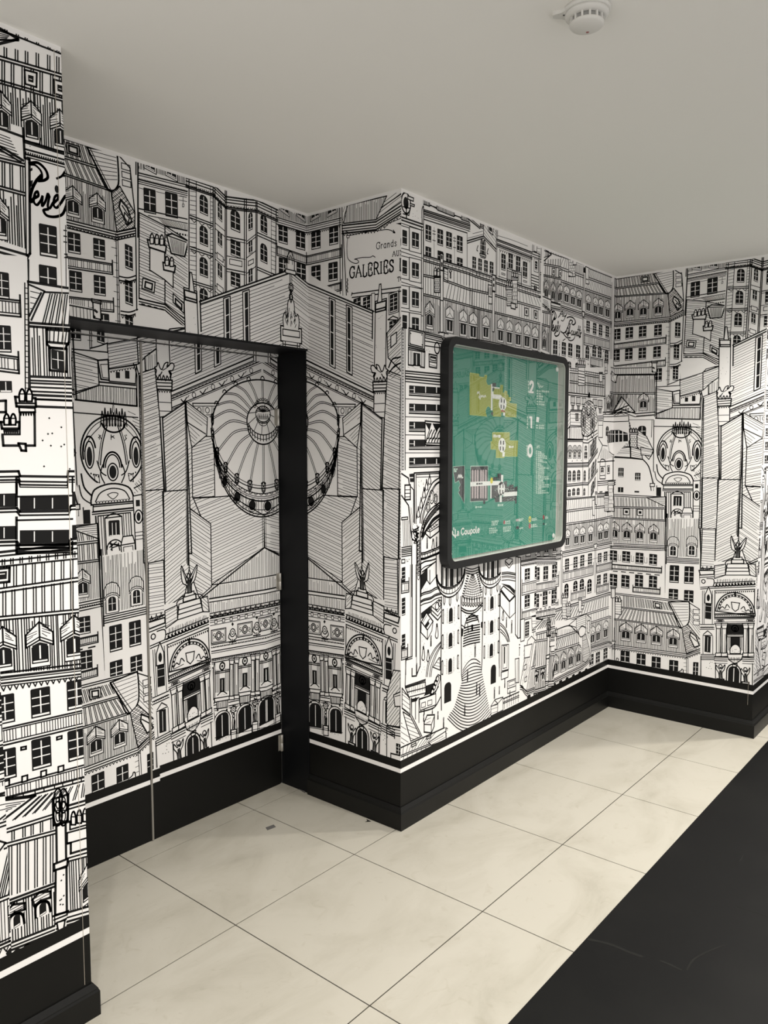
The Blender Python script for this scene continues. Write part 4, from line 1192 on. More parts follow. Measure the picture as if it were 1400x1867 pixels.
    for x, y in ((320, 1068), (450, 1020), (580, 978)):
        u, v = E7.pt(x, y)
        INK.line([(u - .006, v - .030), (u - .008, v + .01), (u - .003, v + .032), (u + .003, v + .032), (u + .008, v + .01), (u + .006, v - .030)], MD); INK.line(ell(u, v + .038, .006, .008, n=10), MD)
        for k in range(4): INK.line([(u + rnd.uniform(-.006, .006), v - .025), (u + rnd.uniform(-.006, .006), v + .02)], TN)
        B(E7, x - 16, y + 36, x + 16, y + 30, x + 16, y + 90, x - 16, y + 96, w=MD); L(E7, x - 16, y + 52, x + 16, y + 46, w=TN)
    L(E7, 165, 1160, 640, 1060, w=TN); DOTS(E7, 230, 1165, 300, 1140, n=9, r=.002); DOTS(E7, 500, 1070, 540, 1050, n=8, r=.002)
    for x in (185, 305, 345, 430, 475): L(E7, x, 1190 - (x - 165) * .22, x, 1130 - (x - 165) * .22, w=TN)

    # ---------- pavilion
    ER(F2, 1055, 500, 1328, 520, 1322, 1330, 1050, 1300)
    # winged figure on pedestal
    p = F2(1130, 520, 1165, 520, 1165, 492, 1245, 492, 1248, 520, 1282, 525, 1322, 620, 1300, 628, 1058, 618, 1058, 530, 1130, 560); INK.erase(p)
    B(F2, 1168, 490, 1244, 490, 1246, 516, 1166, 516, w=TK); B(F2, 1178, 475, 1234, 475, 1236, 492, 1176, 492, w=MD)
    B(F2, 1140, 518, 1270, 518, 1284, 590, 1128, 590, w=MD); L(F2, 1136, 545, 1275, 545, w=MD); L(F2, 1132, 566, 1280, 566, w=MD); S(F2, 1140, 545, 1128, 515, 1140, 500, 1166, 495, w=MD); S(F2, 1272, 545, 1286, 515, 1274, 500, 1246, 495, w=MD)
    HA(F2, (1060, 545, 1125, 530), .0085, 1058, 530, 1130, 520, 1128, 590, 1058, 612, box=MD)
    HA(F2, (1282, 560, 1322, 600), .0085, 1276, 520, 1320, 520, 1325, 600, 1284, 590, box=MD)
    p = spline(F2(1196, 478, 1192, 440, 1170, 425, 1162, 385, 1166, 340, 1180, 372, 1196, 405, 1200, 385, 1212, 388, 1214, 405, 1238, 375, 1262, 352, 1254, 395, 1240, 425, 1222, 440, 1220, 478), 3)
    INK.erase(p); INK.line(p, MD, True)
    for k in range(7): L(F2, 1170 + k * 3, 360 + k * 9, 1190, 418 + k * 2, w=TN); L(F2, 1256 - k * 5, 365 + k * 8, 1218, 420 + k * 2, w=TN)
    for k in range(6): L(F2, 1198 + k * 4, 412 + rnd.uniform(-6, 6), 1196 + k * 5, 474, w=TN)
    INK.line(ell(*F2.pt(1206, 396), .008, .010, n=10), MD); L(F2, 1185, 400, 1196, 430, w=MD); L(F2, 1234, 402, 1218, 432, w=MD)
    # eaves
    HA(F2, 'v', .006, 1075, 618, 1300, 610, 1318, 640, 1055, 645, w=HT)
    for o, w in ((0, MD), (22, TK), (34, MD), (50, TN)): L(F2, 1052, 640 + o, 1318, 628 + o, w=w)
    for k in range(13):
        x = 1062 + k * 20; u, v = F2.pt(x, 652 - k); INK.line(ell(u, v, .012, .011, 180, 360, 8), MD); BK(F2, x + 8, 640 - k, x + 13, 640 - k, x + 13, 660 - k, x + 8, 660 - k)
    B(F2, 1062, 690, 1315, 680, 1312, 860, 1058, 862, w=MD); DENT(F2, 1064, 698, 1314, 688, n=20, style='b', h=.008)
    u, v = F2.pt(1190, 835)
    du = F2.size(1190, 820, 252, 10)[0] / 2
    p = ell(u, v, du, .118, 0, 180, 30); INK.erase(p); INK.line(p + [p[0]], TK)
    INK.line(ell(u, v + .003, du * .90, .103, 0, 180, 30), MD); INK.line(ell(u, v + .006, du * .80, .090, 0, 180, 30), TN)
    for k in range(15):
        t = math.radians(10 + k * 11.5); INK.fill(ell(u + du * .85 * math.cos(t), v + .005 + .096 * math.sin(t), .0045, .005, n=8)[:-1])
    INK.line([(u - .022, v + .062), (u + .022, v + .062), (u + .016, v + .026), (u, v + .012), (u - .016, v + .026)], MD, True)
    for o in (-1, 1): INK.line(spline([(u + o * .03, v + .03), (u + o * .045, v + .045), (u + o * .055, v + .022), (u + o * .07, v + .03), (u + o * .085, v + .012)], 4), MD); INK.line(spline([(u + o * .035, v + .018), (u + o * .06, v + .012), (u + o * .08, v + .008)], 4), TN)
    BK(F2, 1183, 705, 1190, 690, 1197, 705, 1194, 730, 1186, 730)
    for o, w in ((0, TK), (20, MD), (32, MD), (52, TN), (62, MD)): L(F2, 1056, 838 + o, 1314, 834 + o, w=w)
    DENT(F2, 1060, 844, 1312, 840, n=22, h=.006)
    for k in range(5): INK.line(ell(*F2.pt(1080 + k * 8, 882), .006, .007, n=8), TN); INK.line(ell(*F2.pt(1270 + k * 9, 880), .006, .007, n=8), TN)
    # window bay between paired columns
    B(F2, 1138, 905, 1244, 905, 1244, 1095, 1138, 1095, w=MD)
    BK(F2, 1140, 908, 1242, 908, 1242, 968, 1140, 968)
    u, v = F2.pt(1190, 930); INK.erase(ell(u, v, .024, .024, n=18)); INK.line(ell(u, v, .018, .018, n=16), MD); INK.line(ell(u, v - .004, .006, .010, n=10), MD)
    LL(F2, 1140, 972, 1242, 972, gap=.010, w=MD)
    BK(F2, 1160, 985, 1222, 985, 1222, 1060, 1160, 1060)
    for x in (1148, 1156, 1226, 1234): L(F2, x, 985, x, 1070, w=TN)
    p = spline(F2(1158, 1060, 1170, 1042, 1190, 1032, 1210, 1040, 1224, 1060), 3) + F2(1224, 1090, 1158, 1090); INK.erase(p); INK.line(p, MD, True); DOTS(F2, 1165, 1050, 1218, 1088, n=8, r=.002)
    for x in (1085, 1122, 1258, 1292): colm(F2, x, 925, 1098, 14)
    B(F2, 1140, 1095, 1240, 1095, 1232, 1128, 1148, 1128, w=MD); HA(F2, 'v', .005, 1148, 1115, 1232, 1115, 1226, 1140, 1154, 1140); S(F2, 1150, 1130, 1190, 1152, 1230, 1130, w=MD)
    for o, w in ((0, TK), (12, MD), (24, MD), (40, TN)): L(F2, 1055, 1112 + o, 1140, 1114 + o, w=w); L(F2, 1238, 1114 + o, 1314, 1118 + o, w=w)
    B(F2, 1172, 1155, 1204, 1155, 1200, 1175, 1176, 1175, w=MD)
    u, v = F2.pt(1181, 1238); du, dv = F2.size(1181, 1238, 72, 132)
    win_uv(u, v, du, dv, 0, rows=1, cols=2, arch=True, sill=False)
    INK.line([(u + math.cos(t) * du * .64, v + dv * .20 + math.sin(t) * dv * .40) for t in [math.pi * i / 14 for i in range(15)]], TK)
    for o in (-1, 1): INK.line([(u + o * du * .64, v + dv * .2), (u + o * du * .64, v - dv * .6)], TK)
    L(F2, 1065, 1150, 1065, 1290, w=MD); L(F2, 1302, 1155, 1300, 1310, w=MD)
    for x, y in ((1097, 1208), (1256, 1228)):
        p = F2(x - 8, y + 42, x - 12, y + 5, x - 28, y - 20, x - 26, y - 42, x - 8, y - 18, x, y - 30, x + 8, y - 18, x + 28, y - 46, x + 24, y - 15, x + 10, y + 5, x + 12, y + 42)
        INK.line(spline(p, 3), MD); INK.line(ell(*F2.pt(x, y - 36), .009, .011, n=10), MD)
        for k in range(4): L(F2, x - 6 + k * 4, y - 10, x - 8 + k * 5, y + 38, w=TN)
        B(F2, x - 22, y + 42, x + 22, y + 46, x + 22, y + 58, x - 22, y + 54, w=TK)
    # side bay
    ER(F2, 965, 560, 1056, 560, 1056, 1260, 968, 1250)
    B(F2, 960, 560, 1056, 560, 1056, 585, 968, 590, w=TK); L(F2, 965, 605, 1056, 600, w=MD)
    DENT(F2, 970, 560, 1050, 555, n=3, h=-.022, style='u')
    INK.line(ell(*F2.pt(988, 630), .010, .011, n=12), MD); S(F2, 1010, 612, 1050, 615, 1056, 640, 1050, 660, w=MD)
    LL(F2, 970, 668, 1056, 662, gap=.010, w=MD)
    for x in (982, 992, 1045): L(F2, x, 690, x, 900, w=TN)
    WIN(F2, 1020, 790, 40, 160, rows=4, cols=1, arch=False, sill=False); u, v = F2.pt(1020, 715)
    p = [(u - .018, v - .05), (u - .018, v), (u, v + .045), (u + .018, v), (u + .018, v - .05)]; INK.erase(p); INK.line(p, MD, True); INK.fill(ell(u, v - .018, .009, .020, n=12)[:-1])
    for o in (0, 18, 30): L(F2, 968, 905 + o, 1056, 905 + o, w=MD)
    DENT(F2, 972, 920, 1052, 920, n=8)
    L(F2, 988, 968, 1015, 945, 1042, 968, w=MD, ); L(F2, 985, 975, 1045, 975, w=MD); WIN(F2, 1015, 1030, 38, 105, rows=1, cols=2, sill=False)
    for x in (985, 1048): L(F2, x, 980, x, 1095, w=TN)
    LL(F2, 972, 1096, 1058, 1096, gap=.010, n=4, w=MD); DOTS(F2, 1005, 1130, 1050, 1190, n=7, r=.0025)
    L(F2, 972, 1110, 972, 1260, w=MD)

INK.clip = (-9, UC)
opera_half(False)
INK.clip = None
ER(r5, 760, 720, 1180, 990, 1240, 990, 1240, 1330, 760, 1330)
INK.clip = (UC, 9)
opera_half(True)
INK.clip = None
# pot in the gable apex and the central group of figures
au, av = UC, e5.pt(672, 702)[1]
INK.erase([(au - .03, av - .02), (au - .03, av + .02), (au + .03, av + .02), (au + .03, av - .02)])
INK.erase(ell(au, av + .03, .022, .045)); INK.line(spline([(au - .022, av - .005), (au - .021, av + .04), (au, av + .075), (au + .021, av + .04), (au + .022, av - .005)], 5), MD); INK.line(ell(au, av + .02, .011, .035, 0, 180), TN)
INK.line([(au - .030, av - .005), (au + .030, av - .005), (au + .030, av - .022), (au - .030, av - .022)], MD, True)
INK.line([(au - .004, av - .02), (au - .004, av - .16)], MD); INK.line([(au + .006, av - .02), (au + .006, av - .16)], TN)
pv = e5.pt(680, 1050)[1]
B_ = [(au - .062, pv - .005), (au + .062, pv - .005), (au + .062, pv - .07), (au - .062, pv - .07)]
INK.erase(B_); INK.line(B_, TK, True); INK.line([(au - .050, pv - .018), (au + .050, pv - .018), (au + .050, pv - .045), (au - .050, pv - .045)], MD, True)
INK.erase([(au - .050, pv - .07), (au + .050, pv - .07), (au + .050, pv - .14), (au - .050, pv - .14)])
for x in (-.050, -.036, .036, .050): INK.line([(au + x, pv - .07), (au + x, pv - .14)], MD)
INK.line([(au - .05, pv - .082), (au + .05, pv - .082)], MD)
fig = [(-.045, -.01), (-.048, .03), (-.035, .055), (-.028, .03), (-.022, .06), (-.018, .10), (-.006, .115), (0, .10), (.008, .115), (.018, .10), (.022, .06), (.030, .045), (.040, .055), (.048, .025), (.044, -.01)]
p = spline([(au + x, pv + y) for x, y in fig], 3); INK.erase(p + [(au + .044, pv - .012), (au - .045, pv - .012)]); INK.line(p, MD)
for k in range(22): 
    x, y = au + rnd.uniform(-.036, .034), pv + rnd.uniform(-.005, .06)
    INK.line([(x, y), (x + rnd.uniform(-.008, .008), y + rnd.uniform(.01, .03))], TN)
INK.line(ell(au, pv + .125, .010, .012, n=12), MD); INK.line(ell(au + .001, pv + .165, .013, .018, n=14), MD); INK.line(ell(au + .001, pv + .165, .006, .010, n=10), TN); INK.line([(au, pv + .135), (au, pv + .15)], TK)

# --- dome
def dpt(x, y): return e6.pt(x, y)
top = dpt(485, 175)[1]; left = UC - dpt(188, 470)[0]
cv = dpt(190, 455)[1]
rimv = dpt(500, 835)[1]; drumv = dpt(500, 1008)[1]
out = ell(UC, cv, left, top - cv, 0, 180, 40) + ell(UC, cv, left, cv - rimv, 180, 360, 40)[1:-1]
drum = ell(UC, cv - .02, left * .98, 0.001, 0, 180, 2) + ell(UC, cv - .06, left * .97, cv - .06 - drumv, 180, 360, 40)
INK.erase([(UC - left * .97, cv - .06)] + ell(UC, cv - .06, left * .97, cv - .06 - drumv, 180, 360, 40) + [(UC + left * .97, cv)])
INK.erase(out)
INK.line(ell(UC, cv, left, top - cv, -4, 184, 50), TK)
for f_, w in ((1.0, MD), (.955, TN)): INK.line(ell(UC, cv, left * (f_ + .02), (cv - rimv) * f_, 182, 358, 50), w)
g = lambda o, w: INK.line(ell(UC, cv - o, left * .99, cv - rimv + .012, 186, 354, 50), w)
g(.012, MD); g(.026, TN); g(.034, TN); g(.046, TK)
INK.line(ell(UC, cv - .06, left * .97, cv - .06 - drumv, 184, 356, 50), TK); INK.line(ell(UC, cv - .06, left * .95, cv - .072 - drumv, 188, 352, 50), MD); INK.line(ell(UC, cv - .06, left * .93, cv - .092 - drumv, 190, 350, 50), TN)
for k in range(16):                                        # drum windows and pilasters
    t = math.radians(197 + k * 146 / 15)
    mu, mv = UC + left * .965 * math.cos(t), cv - .055 + (cv - .055 - (rimv * .36 + drumv * .64)) * math.sin(t)
    if k % 2 == 0:
        ru = .019 * abs(math.sin(t)) + .003
        INK.erase(ell(mu, mv, ru + .006, .030, n=18)); INK.line(ell(mu, mv, ru + .005, .029, n=18), TN); INK.fill(ell(mu, mv, ru, .023, n=16)[:-1])
    else:
        for o in (-.010, .010): INK.line([(mu + o * abs(math.sin(t)), mv + .032), (mu + o * abs(math.sin(t)), mv - .032)], TN)
# ribs
lu, lv = UC + .002, dpt(492, 430)[1]
lr, lh = UC - dpt(398, 430)[0], abs(dpt(492, 315)[1] - lv)
for k in range(22):
    t = math.radians(k * 360 / 22 + 8)
    x1, y1 = UC + left * math.cos(t), cv + ((top - cv) if math.sin(t) > 0 else (cv - rimv) * .97) * math.sin(t)
    x0, y0 = lu + lr * .98 * math.cos(t), lv + lh * .98 * math.sin(t)
    m_ = ((x0 + x1) / 2 + .03 * math.cos(t) * 0, (y0 + y1) / 2 + .035 * abs(math.cos(t)))
    for o in (-.004, .004):
        INK.line(spline([(x0 - o * math.sin(t), y0 + o * math.cos(t)), (m_[0] - o * math.sin(t), m_[1] + o * math.cos(t)), (x1 - o * math.sin(t), y1 + o * math.cos(t))], 6), TN)
    if math.sin(t) < .35:                                   # little lucarnes on the rim
        e = ell(x1, y1 - .004, .011 * (abs(math.sin(t)) * .7 + .4), .024, n=14); INK.erase(e); INK.line(e, MD); INK.line(ell(x1, y1 - .01, .005, .012, n=10), MD); INK.line(ell(x1, y1 + .012, .012 * (abs(math.sin(t)) * .7 + .4), .008, 0, 180, 8), MD)
    else:
        INK.line(ell(x1, y1 + .004, .010, .012, 0, 180, 10), MD)
for k in range(24):                                        # garlands under the lucarnes
    t = math.radians(198 + k * 144 / 23); x, y = UC + left * 1.0 * math.cos(t), cv - .018 + (cv - rimv) * 1.02 * math.sin(t)
    INK.line(ell(x, y, .009, .008, 180, 360, 6), TN)
# lantern
e = ell(lu, lv, lr, lh, n=40); INK.erase(e); INK.line(e, TK)
for k in range(10):
    t = math.radians(k * 36 + 10)
    INK.line([(lu + lr * .40 * math.cos(t), lv + .03 + lh * .34 * math.sin(t)), (lu + lr * .97 * math.cos(t), lv + lh * .97 * math.sin(t))], TN)
e = ell(lu, lv + .035, lr * .46, lh * .42, n=30); INK.erase(e); INK.line(e, MD)
for k in range(12): INK.line([(lu - lr * .36 + k * lr * .065, lv + .012), (lu - lr * .30 + k * lr * .055, lv + .036 - .01 * (k % 2))], TN)
for k in range(9):
    t = math.radians(20 + k * 18); INK.line([(lu, lv + .045), (lu + lr * .40 * math.cos(t), lv + .04 + lh * .36 * math.sin(t))], MD)
INK.line(ell(lu, lv + .012, lr * .40, lh * .22, 180, 360, 16), MD); INK.line(ell(lu, lv + .004, lr * .30, lh * .26, 180, 360, 16), TN)
for k in range(11):
    t = math.radians(20 + k * 14); INK.line(ell(lu + lr * .55 * math.cos(t), lv + .05 + lh * .6 * math.sin(t), .005, .006, n=8), TN)
gal = ell(lu, lv - .01, lr * .98, lh * 1.08, 196, 344, 24); INK.erase(gal + ell(lu, lv + .015, lr * .95, lh * .85, 344, 196, 24)); INK.line(gal, TK); INK.line(ell(lu, lv + .014, lr * .96, lh * .86, 198, 342, 24), MD); INK.line(ell(lu, lv + .004, lr * .97, lh * .98, 198, 342, 24), TN)
for k in range(13):
    t = math.radians(204 + k * 11); x, y = lu + lr * .97 * math.cos(t), lv + lh * .98 * math.sin(t)
    INK.line([(x, y + .022), (x, y - .004)], MD)
for k in range(14): INK.line([(UC - left * .6 + rnd.uniform(0, .12), cv + rnd.uniform(-.06, .06)) for _ in range(1)] + [(UC - left * .55, cv)], 0.0001) if False else None

# rear roofs at the right edge of the short wall
HA(r5, (1255, 1090, 1345, 1000), .0075, 1252, 1090, 1345, 985, 1420, 930, 1420, 1280, 1345, 1330, 1258, 1240, box=MD)
B(r5, 1275, 1110, 1310, 1085, 1310, 1150, 1275, 1180, w=MD)
S(r5, 1262, 1300, 1285, 1250, 1320, 1240, 1345, 1232, w=TK); S(r5, 1262, 1335, 1300, 1290, 1345, 1270, w=TK); HA(r5, (1262, 1330, 1345, 1260), .01, 1262, 1335, 1345, 1250, 1345, 1330, 1275, 1370)
# slim houses at the right edge of the short wall, lower
HA(r7, (1250, 850, 1330, 740), .0075, 1248, 1060, 1252, 880, 1290, 740, 1335, 745, 1330, 1085, 1260, 1075, box=MD)
B(r7, 1292, 890, 1335, 870, 1335, 960, 1300, 960, w=MD); L(r7, 1300, 900, 1335, 890, w=TN)
for y in (1085, 1100, 1120, 1135): L(r7, 1250, y - 10, 1340, y + 8, w=MD if y in (1085, 1135) else TN)
ER(r7, 1250, 1150, 1345, 1165, 1345, 1300, 1250, 1300); L(r7, 1200, 1085, 1200, 1260, w=TN); L(r7, 1250, 1080, 1250, 1270, w=MD); DOTS(r7, 1205, 1100, 1245, 1150, n=10, r=.002)
WIN(r7, 1322, 1222, 30, 70, rows=3); L(r7, 1275, 1245, 1330, 1258, 1330, 1240, w=TK); L(r7, 1275, 1245, 1275, 1275, w=MD)

# ---------------------------------------------------------------- mural, left half (wall with the map)
w1 = View('W', 725, 335, 9.3333); w2 = View('W', 725, 490, 9.3333); w3 = View('W', 860, 390, 9.3333); w4 = View('W', 860, 490, 9.3333)
w5 = View('W', 980, 440, 9.3333); w6 = View('W', 980, 560, 9.3333); w7 = View('W', 725, 640, 7.78); w8 = View('W', 1020, 720, 8.49)
v1 = View('W', 725, 840, 8.4833); v2 = View('W', 725, 1030, 9.3333); v3 = View('W', 725, 1200, 6.3467); v4 = View('W', 820, 1010, 6.3467)
v5 = View('W', 820, 1170, 6.3467); v6 = View('W', 940, 990, 5.0105); v7 = View('W', 940, 1080, 5.0105); v8 = View('W', 1010, 880, 6.35)

# B2: four-window house
s = slope(w1, 445, 600, 1190, 870)
L(w1, 432, 180, 432, 500, w=MD); L(w1, 455, 200, 455, 360, w=MD)
HA(w1, 'v', .004, 455, 190, 535, 215, 535, 380, 455, 350); HA(w1, 'v', .004, 675, 290, 955, 390, 955, 560, 675, 450); HA(w1, 'v', .004, 1080, 420, 1220, 470, 1220, 655, 1080, 600)
for x, y in ((600, 290), (1020, 460)): B(w1, x - 60, y - 90, x + 65, y - 45, x + 65, y + 120, x - 60, y + 75, w=MD); BK(w1, x - 40, y - 75, x + 42, y - 45, x + 42, y + 70, x - 40, y + 40); ER(w1, x - 5, y - 60, x + 5, y - 60, x + 5, y + 55, x - 5, y + 50)
B(w1, 775, 330, 870, 365, 865, 440, 775, 405, w=MD); BK(w1, 790, 345, 850, 370, 850, 405, 790, 380)
L(w1, 445, 350, 540, 385, 560, 365, 655, 420, 680, 450, 955, 560, 975, 540, 1060, 570, 1085, 610, 1225, 660, w=MD)
for o, w in ((0, MD), (28, TK), (60, MD), (85, MD), (120, TN), (165, MD)): L(w1, 445, 440 + o, 1230, 690 + o, w=w)
L(w1, 440, 390, 440, 2000, w=MD); L(w1, 1180, 860, 1180, 1440, w=TN); L(w1, 1200, 800, 1200, 1450, w=MD)
WINS(w1, [520, 845, 722, 915, 872, 962, 1055, 1030], 98, 280, s)
WINS(w1, [520, 1210, 725, 1280, 870, 1325, 1055, 1395], 98, 270, s)
L(w1, 618, 740, 618, 1240, w=HT); L(w1, 965, 900, 965, 1350, w=HT)
for y in (800, 850, 960): L(w1, 595, y, 640, y + 12, w=TN); L(w1, 945, y + 120, 990, y + 132, w=TN)
# B3: gable house
ER(w3, -75, 300, 205, 360, 415, 600, 415, 1150, -75, 1100)
HA(w3, (-70, 420, 200, 350), .009, -70, 370, 185, 270, 195, 370, -70, 460); L(w3, -90, 60, 140, 250, w=TK); L(w3, -90, 20, 150, 230, w=MD)
HA(w3, (200, 300, 415, 600), .010, 205, 130, 430, 200, 415, 600, 205, 370); B(w3, 275, 150, 365, 240, 355, 360, 280, 290, w=MD); BK(w3, 292, 200, 345, 250, 345, 315, 292, 275)
L(w3, 140, 90, 145, 230, w=MD); L(w3, 200, 120, 200, 370, w=MD)
for k in range(5): L(w3, 150, 120 + k * 28, 195, 140 + k * 28, w=MD)
L(w3, -80, 460, 200, 378, 415, 605, w=TK); L(w3, -80, 500, 200, 412, 408, 640, w=MD)
L(w3, 415, 200, 415, 1080, w=MD); L(w3, 438, 200, 430, 1090, w=MD)
u, v = w3.pt(168, 585); win_uv(u, v, .022, .085, s, rows=3, arch=True); u, v = w3.pt(212, 600); win_uv(u, v, .022, .085, s, rows=3, arch=True)
B(w3, 135, 672, 240, 705, 235, 740, 140, 705, w=MD)
for x, y in ((90, 590), (265, 640)): S(w3, x + 15, y - 50, x + 2, y - 10, x - 5, y + 30, x + 10, y + 40, w=MD)
WINS(w3, [40, 840, 140, 872, 240, 900, 335, 925], 62, 220, s)
# B4: house with dentil cornice and balcony
ER(w3, 435, 400, 1030, 640, 1010, 1350, 430, 1130)
for o, w in ((0, TK), (26, MD), (65, TN), (95, MD), (125, TN)): L(w3, 425, 430 + o, 1030, 655 + o, w=w)
DENT(w3, 430, 510, 1025, 735, n=30, h=.010); DENT(w3, 470, 600, 1000, 790, n=16, h=.010)
S(w3, 440, 370, 700, 450, 950, 550, w=HT); L(w3, 985, 440, 1035, 470, 1030, 660, w=MD)
WINS(w3, [538, 822, 660, 815, 788, 862, 905, 955], 74, 280, s)
BALC(w3, .075, 600, 925, 845, 1005)
for x in (470, 990): L(w3, x, 600 + (x - 470) * .38, x, 1090 + (x - 470) * .3, w=HT)
for x, y in ((535, 1015), (905, 1140)): B(w3, x - 30, y - 12, x + 30, y + 6, x + 30, y + 30, x - 30, y + 12, w=TN)
L(w3, 450, 1060, 1000, 1240, w=TN); L(w3, 1010, 700, 1010, 1290, w=MD)
# narrow slot house
B(w3, 1055, 500, 1110, 520, 1105, 650, 1055, 635, w=MD); LL(w3, 1035, 640, 1165, 690, gap=.012, n=3, w=MD)
HA(w3, (1040, 470, 1160, 500), .012, 1040, 460, 1165, 500, 1165, 690, 1115, 670, 1110, 520, 1040, 500)
WIN(w3, 1095, 880, 40, 150, s, rows=3, cols=1, frame=.010); LL(w3, 1015, 1030, 1140, 1075, gap=.014, n=5, w=MD); WIN(w3, 1080, 1265, 45, 90, s, rows=1, cols=2, sill=False)
L(w3, 1140, 690, 1140, 1290, w=MD); L(w3, 1160, 690, 1160, 1300, w=MD)

# B6: six-dormer roof above the shop lettering
s6 = slope(w5, 240, 1060, 770, 1240)
ER(w5, 45, 60, 1260, 560, 1260, 1800, 230, 1900, 230, 1000, 45, 860)
L(w5, 60, 60, 800, 365, w=TK); L(w5, 250, 160, 790, 385, w=MD); L(w5, 60, 70, 60, 290, w=MD)
L(w5, 60, 65, 232, 185, 60, 292, w=TK); L(w5, 240, 200, 790, 405, w=MD)
for k in range(5): L(w5, 65, 100 + k * 38, 200 - abs(k - 2) * 40, 170 + k * 10, w=HT)
RIBS(w5, 9, 240, 205, 520, 310, 505, 470, 90, 300, dbl=0); LL(w5, 50, 310, 785, 585, gap=.012, w=MD)
RIBS(w5, 18, 55, 335, 785, 605, 780, 785, 45, 525)
RIBS(w5, 8, 650, 385, 790, 430, 785, 570, 650, 520)
LL(w5, 45, 530, 785, 795, gap=.010, w=MD)
for x, y in ((265, 490), (385, 525)): B(w5, x - 26, y - 65, x + 26, y - 48, x + 26, y + 65, x - 26, y + 48, w=MD); BK(w5, x - 12, y - 35, x + 12, y - 28, x + 12, y + 35, x - 12, y + 28)
CHIM(w5, 525, 250, 640, 600, True, .05); B(w5, 525, 515, 590, 540, 590, 605, 525, 585, w=MD); CHIM(w5, 600, 290, 660, 400)
HA(w5, 'v', .0045, 45, 550, 780, 815, 770, 1180, 230, 1000, 230, 920, 45, 850)
DORS(w5, [145, 760, 265, 820, 378, 862, 492, 905, 600, 948, 706, 988], 92, 310, s6, 'ped')
L(w5, 780, 560, 775, 1050, w=MD); L(w5, 802, 560, 798, 1050, w=MD); B(w5, 780, 470, 830, 490, 830, 540, 780, 520, w=TK); INK.fill(w5(785, 440, 820, 450, 830, 545, 780, 530))
for o, w in ((0, MD), (30, TK), (60, MD), (85, TN), (110, TN)): L(w5, 232, 1030 + o, 775, 1215 + o, w=w)
# B7
LL(w5, 810, 375, 1265, 560, gap=.010, n=3, w=MD); RIBS(w5, 16, 810, 410, 1260, 590, 1250, 760, 870, 610); LL(w5, 860, 610, 1255, 755, gap=.010, w=MD)
RIBS(w5, 16, 860, 640, 1250, 780, 1245, 950, 810, 800); LL(w5, 800, 800, 1250, 955, gap=.010, w=MD)
B(w5, 815, 430, 870, 450, 870, 730, 820, 720, w=MD); L(w5, 820, 640, 860, 655, w=MD)
HA(w5, 'v', .0045, 800, 820, 1250, 975, 1245, 1330, 800, 1180)
DORS(w5, [862, 1055, 985, 1100, 1078, 1122, 1190, 1158], 84, 310, s6, 'ped')
for o, w in ((0, MD), (24, TK), (50, MD), (72, TN), (95, TN)): L(w5, 780, 1210 + o, 1262, 1375 + o, w=w)
B(w5, 755, 1190, 800, 1205, 790, 1290, 765, 1280, w=TK)
L(w5, 770, 1300, 765, 2010, w=MD); L(w5, 785, 1300, 780, 2000, w=TN); L(w5, 1245, 950, 1240, 2000, w=MD); L(w5, 1262, 700, 1260, 2000, w=MD)
WINS(w5, [858, 1455, 970, 1490, 1070, 1520, 1185, 1548], 58, 205, s6, rows=4)
L(w5, 790, 1455, 1240, 1575, w=HT)
BALC(w6, .060, 792, 455, 1225, 570)
WINS(w6, [845, 780, 962, 770, 1055, 790, 1172, 845], 62, 240, s6, rows=3, arch=True)
ER(w6, 905, 830, 1110, 870, 1105, 1040, 905, 1000); BALC(w6, .055, 900, 850, 1110, 895)
B(w6, 905, 985, 1100, 1030, 1085, 1050, 920, 1005, w=MD)
for x, y in ((905, 690), (1120, 750), (860, 970)): DOTS(w6, x - 12, y - 12, x + 12, y + 12, n=4, r=.003)
# shop lettering: Lafayette (the start of the name is drawn with the near wall)
S(w5, 360, 1275, 385, 1240, 410, 1195, 425, 1185, 425, 1215, 420, 1270, w=MD); L(w5, 395, 1240, 435, 1235, w=MD)
S(w5, 425, 1225, 420, 1265, 435, 1275, 450, 1225, 448, 1270, 460, 1280, 490, 1245, 470, 1290, 450, 1330, 430, 1355, 400, 1345, w=MD)
S(w5, 500, 1300, 545, 1285, 600, 1300, 635, 1345, 635, 1395, 605, 1420, 580, 1395, 595, 1360, 560, 1340, 540, 1370, 520, 1440, 480, 1530, 440, 1560, 395, 1535, w=.007)
S(w5, 500, 1305, 530, 1288, 590, 1292, 632, 1335, 645, 1390, 612, 1425, w=.006)
S(w5, 430, 1555, 460, 1600, 500, 1640, 555, 1640, w=.007)
S(w5, 490, 1530, 478, 1560, 500, 1580, 520, 1520, 522, 1480, 500, 1480, 490, 1530, w=.006); S(w5, 525, 1480, 520, 1555, 535, 1565, 545, 1480, 550, 1440, 540, 1400, w=.006)
S(w5, 560, 1400, 545, 1440, 535, 1530, 520, 1600, 505, 1610, 515, 1570, 560, 1560, w=.006)
S(w5, 590, 1520, 572, 1540, 575, 1590, 595, 1580, 605, 1530, 600, 1585, 615, 1590, w=.006)
S(w5, 620, 1530, 618, 1580, 635, 1585, 645, 1535, 640, 1600, 610, 1670, 560, 1690, 520, 1670, w=.006)
S(w5, 655, 1590, 675, 1550, 665, 1540, 655, 1570, 665, 1610, 685, 1580, w=.006)
S(w5, 700, 1440, 690, 1520, 685, 1600, 700, 1610, w=.007); S(w5, 722, 1450, 712, 1530, 705, 1605, 722, 1615, w=.007); L(w5, 680, 1500, 735, 1515, w=.005)
S(w5, 722, 1590, 742, 1560, 735, 1545, 722, 1580, 730, 1625, 705, 1640, w=.006)
L(w5, 430, 1690, 470, 1660, w=MD)
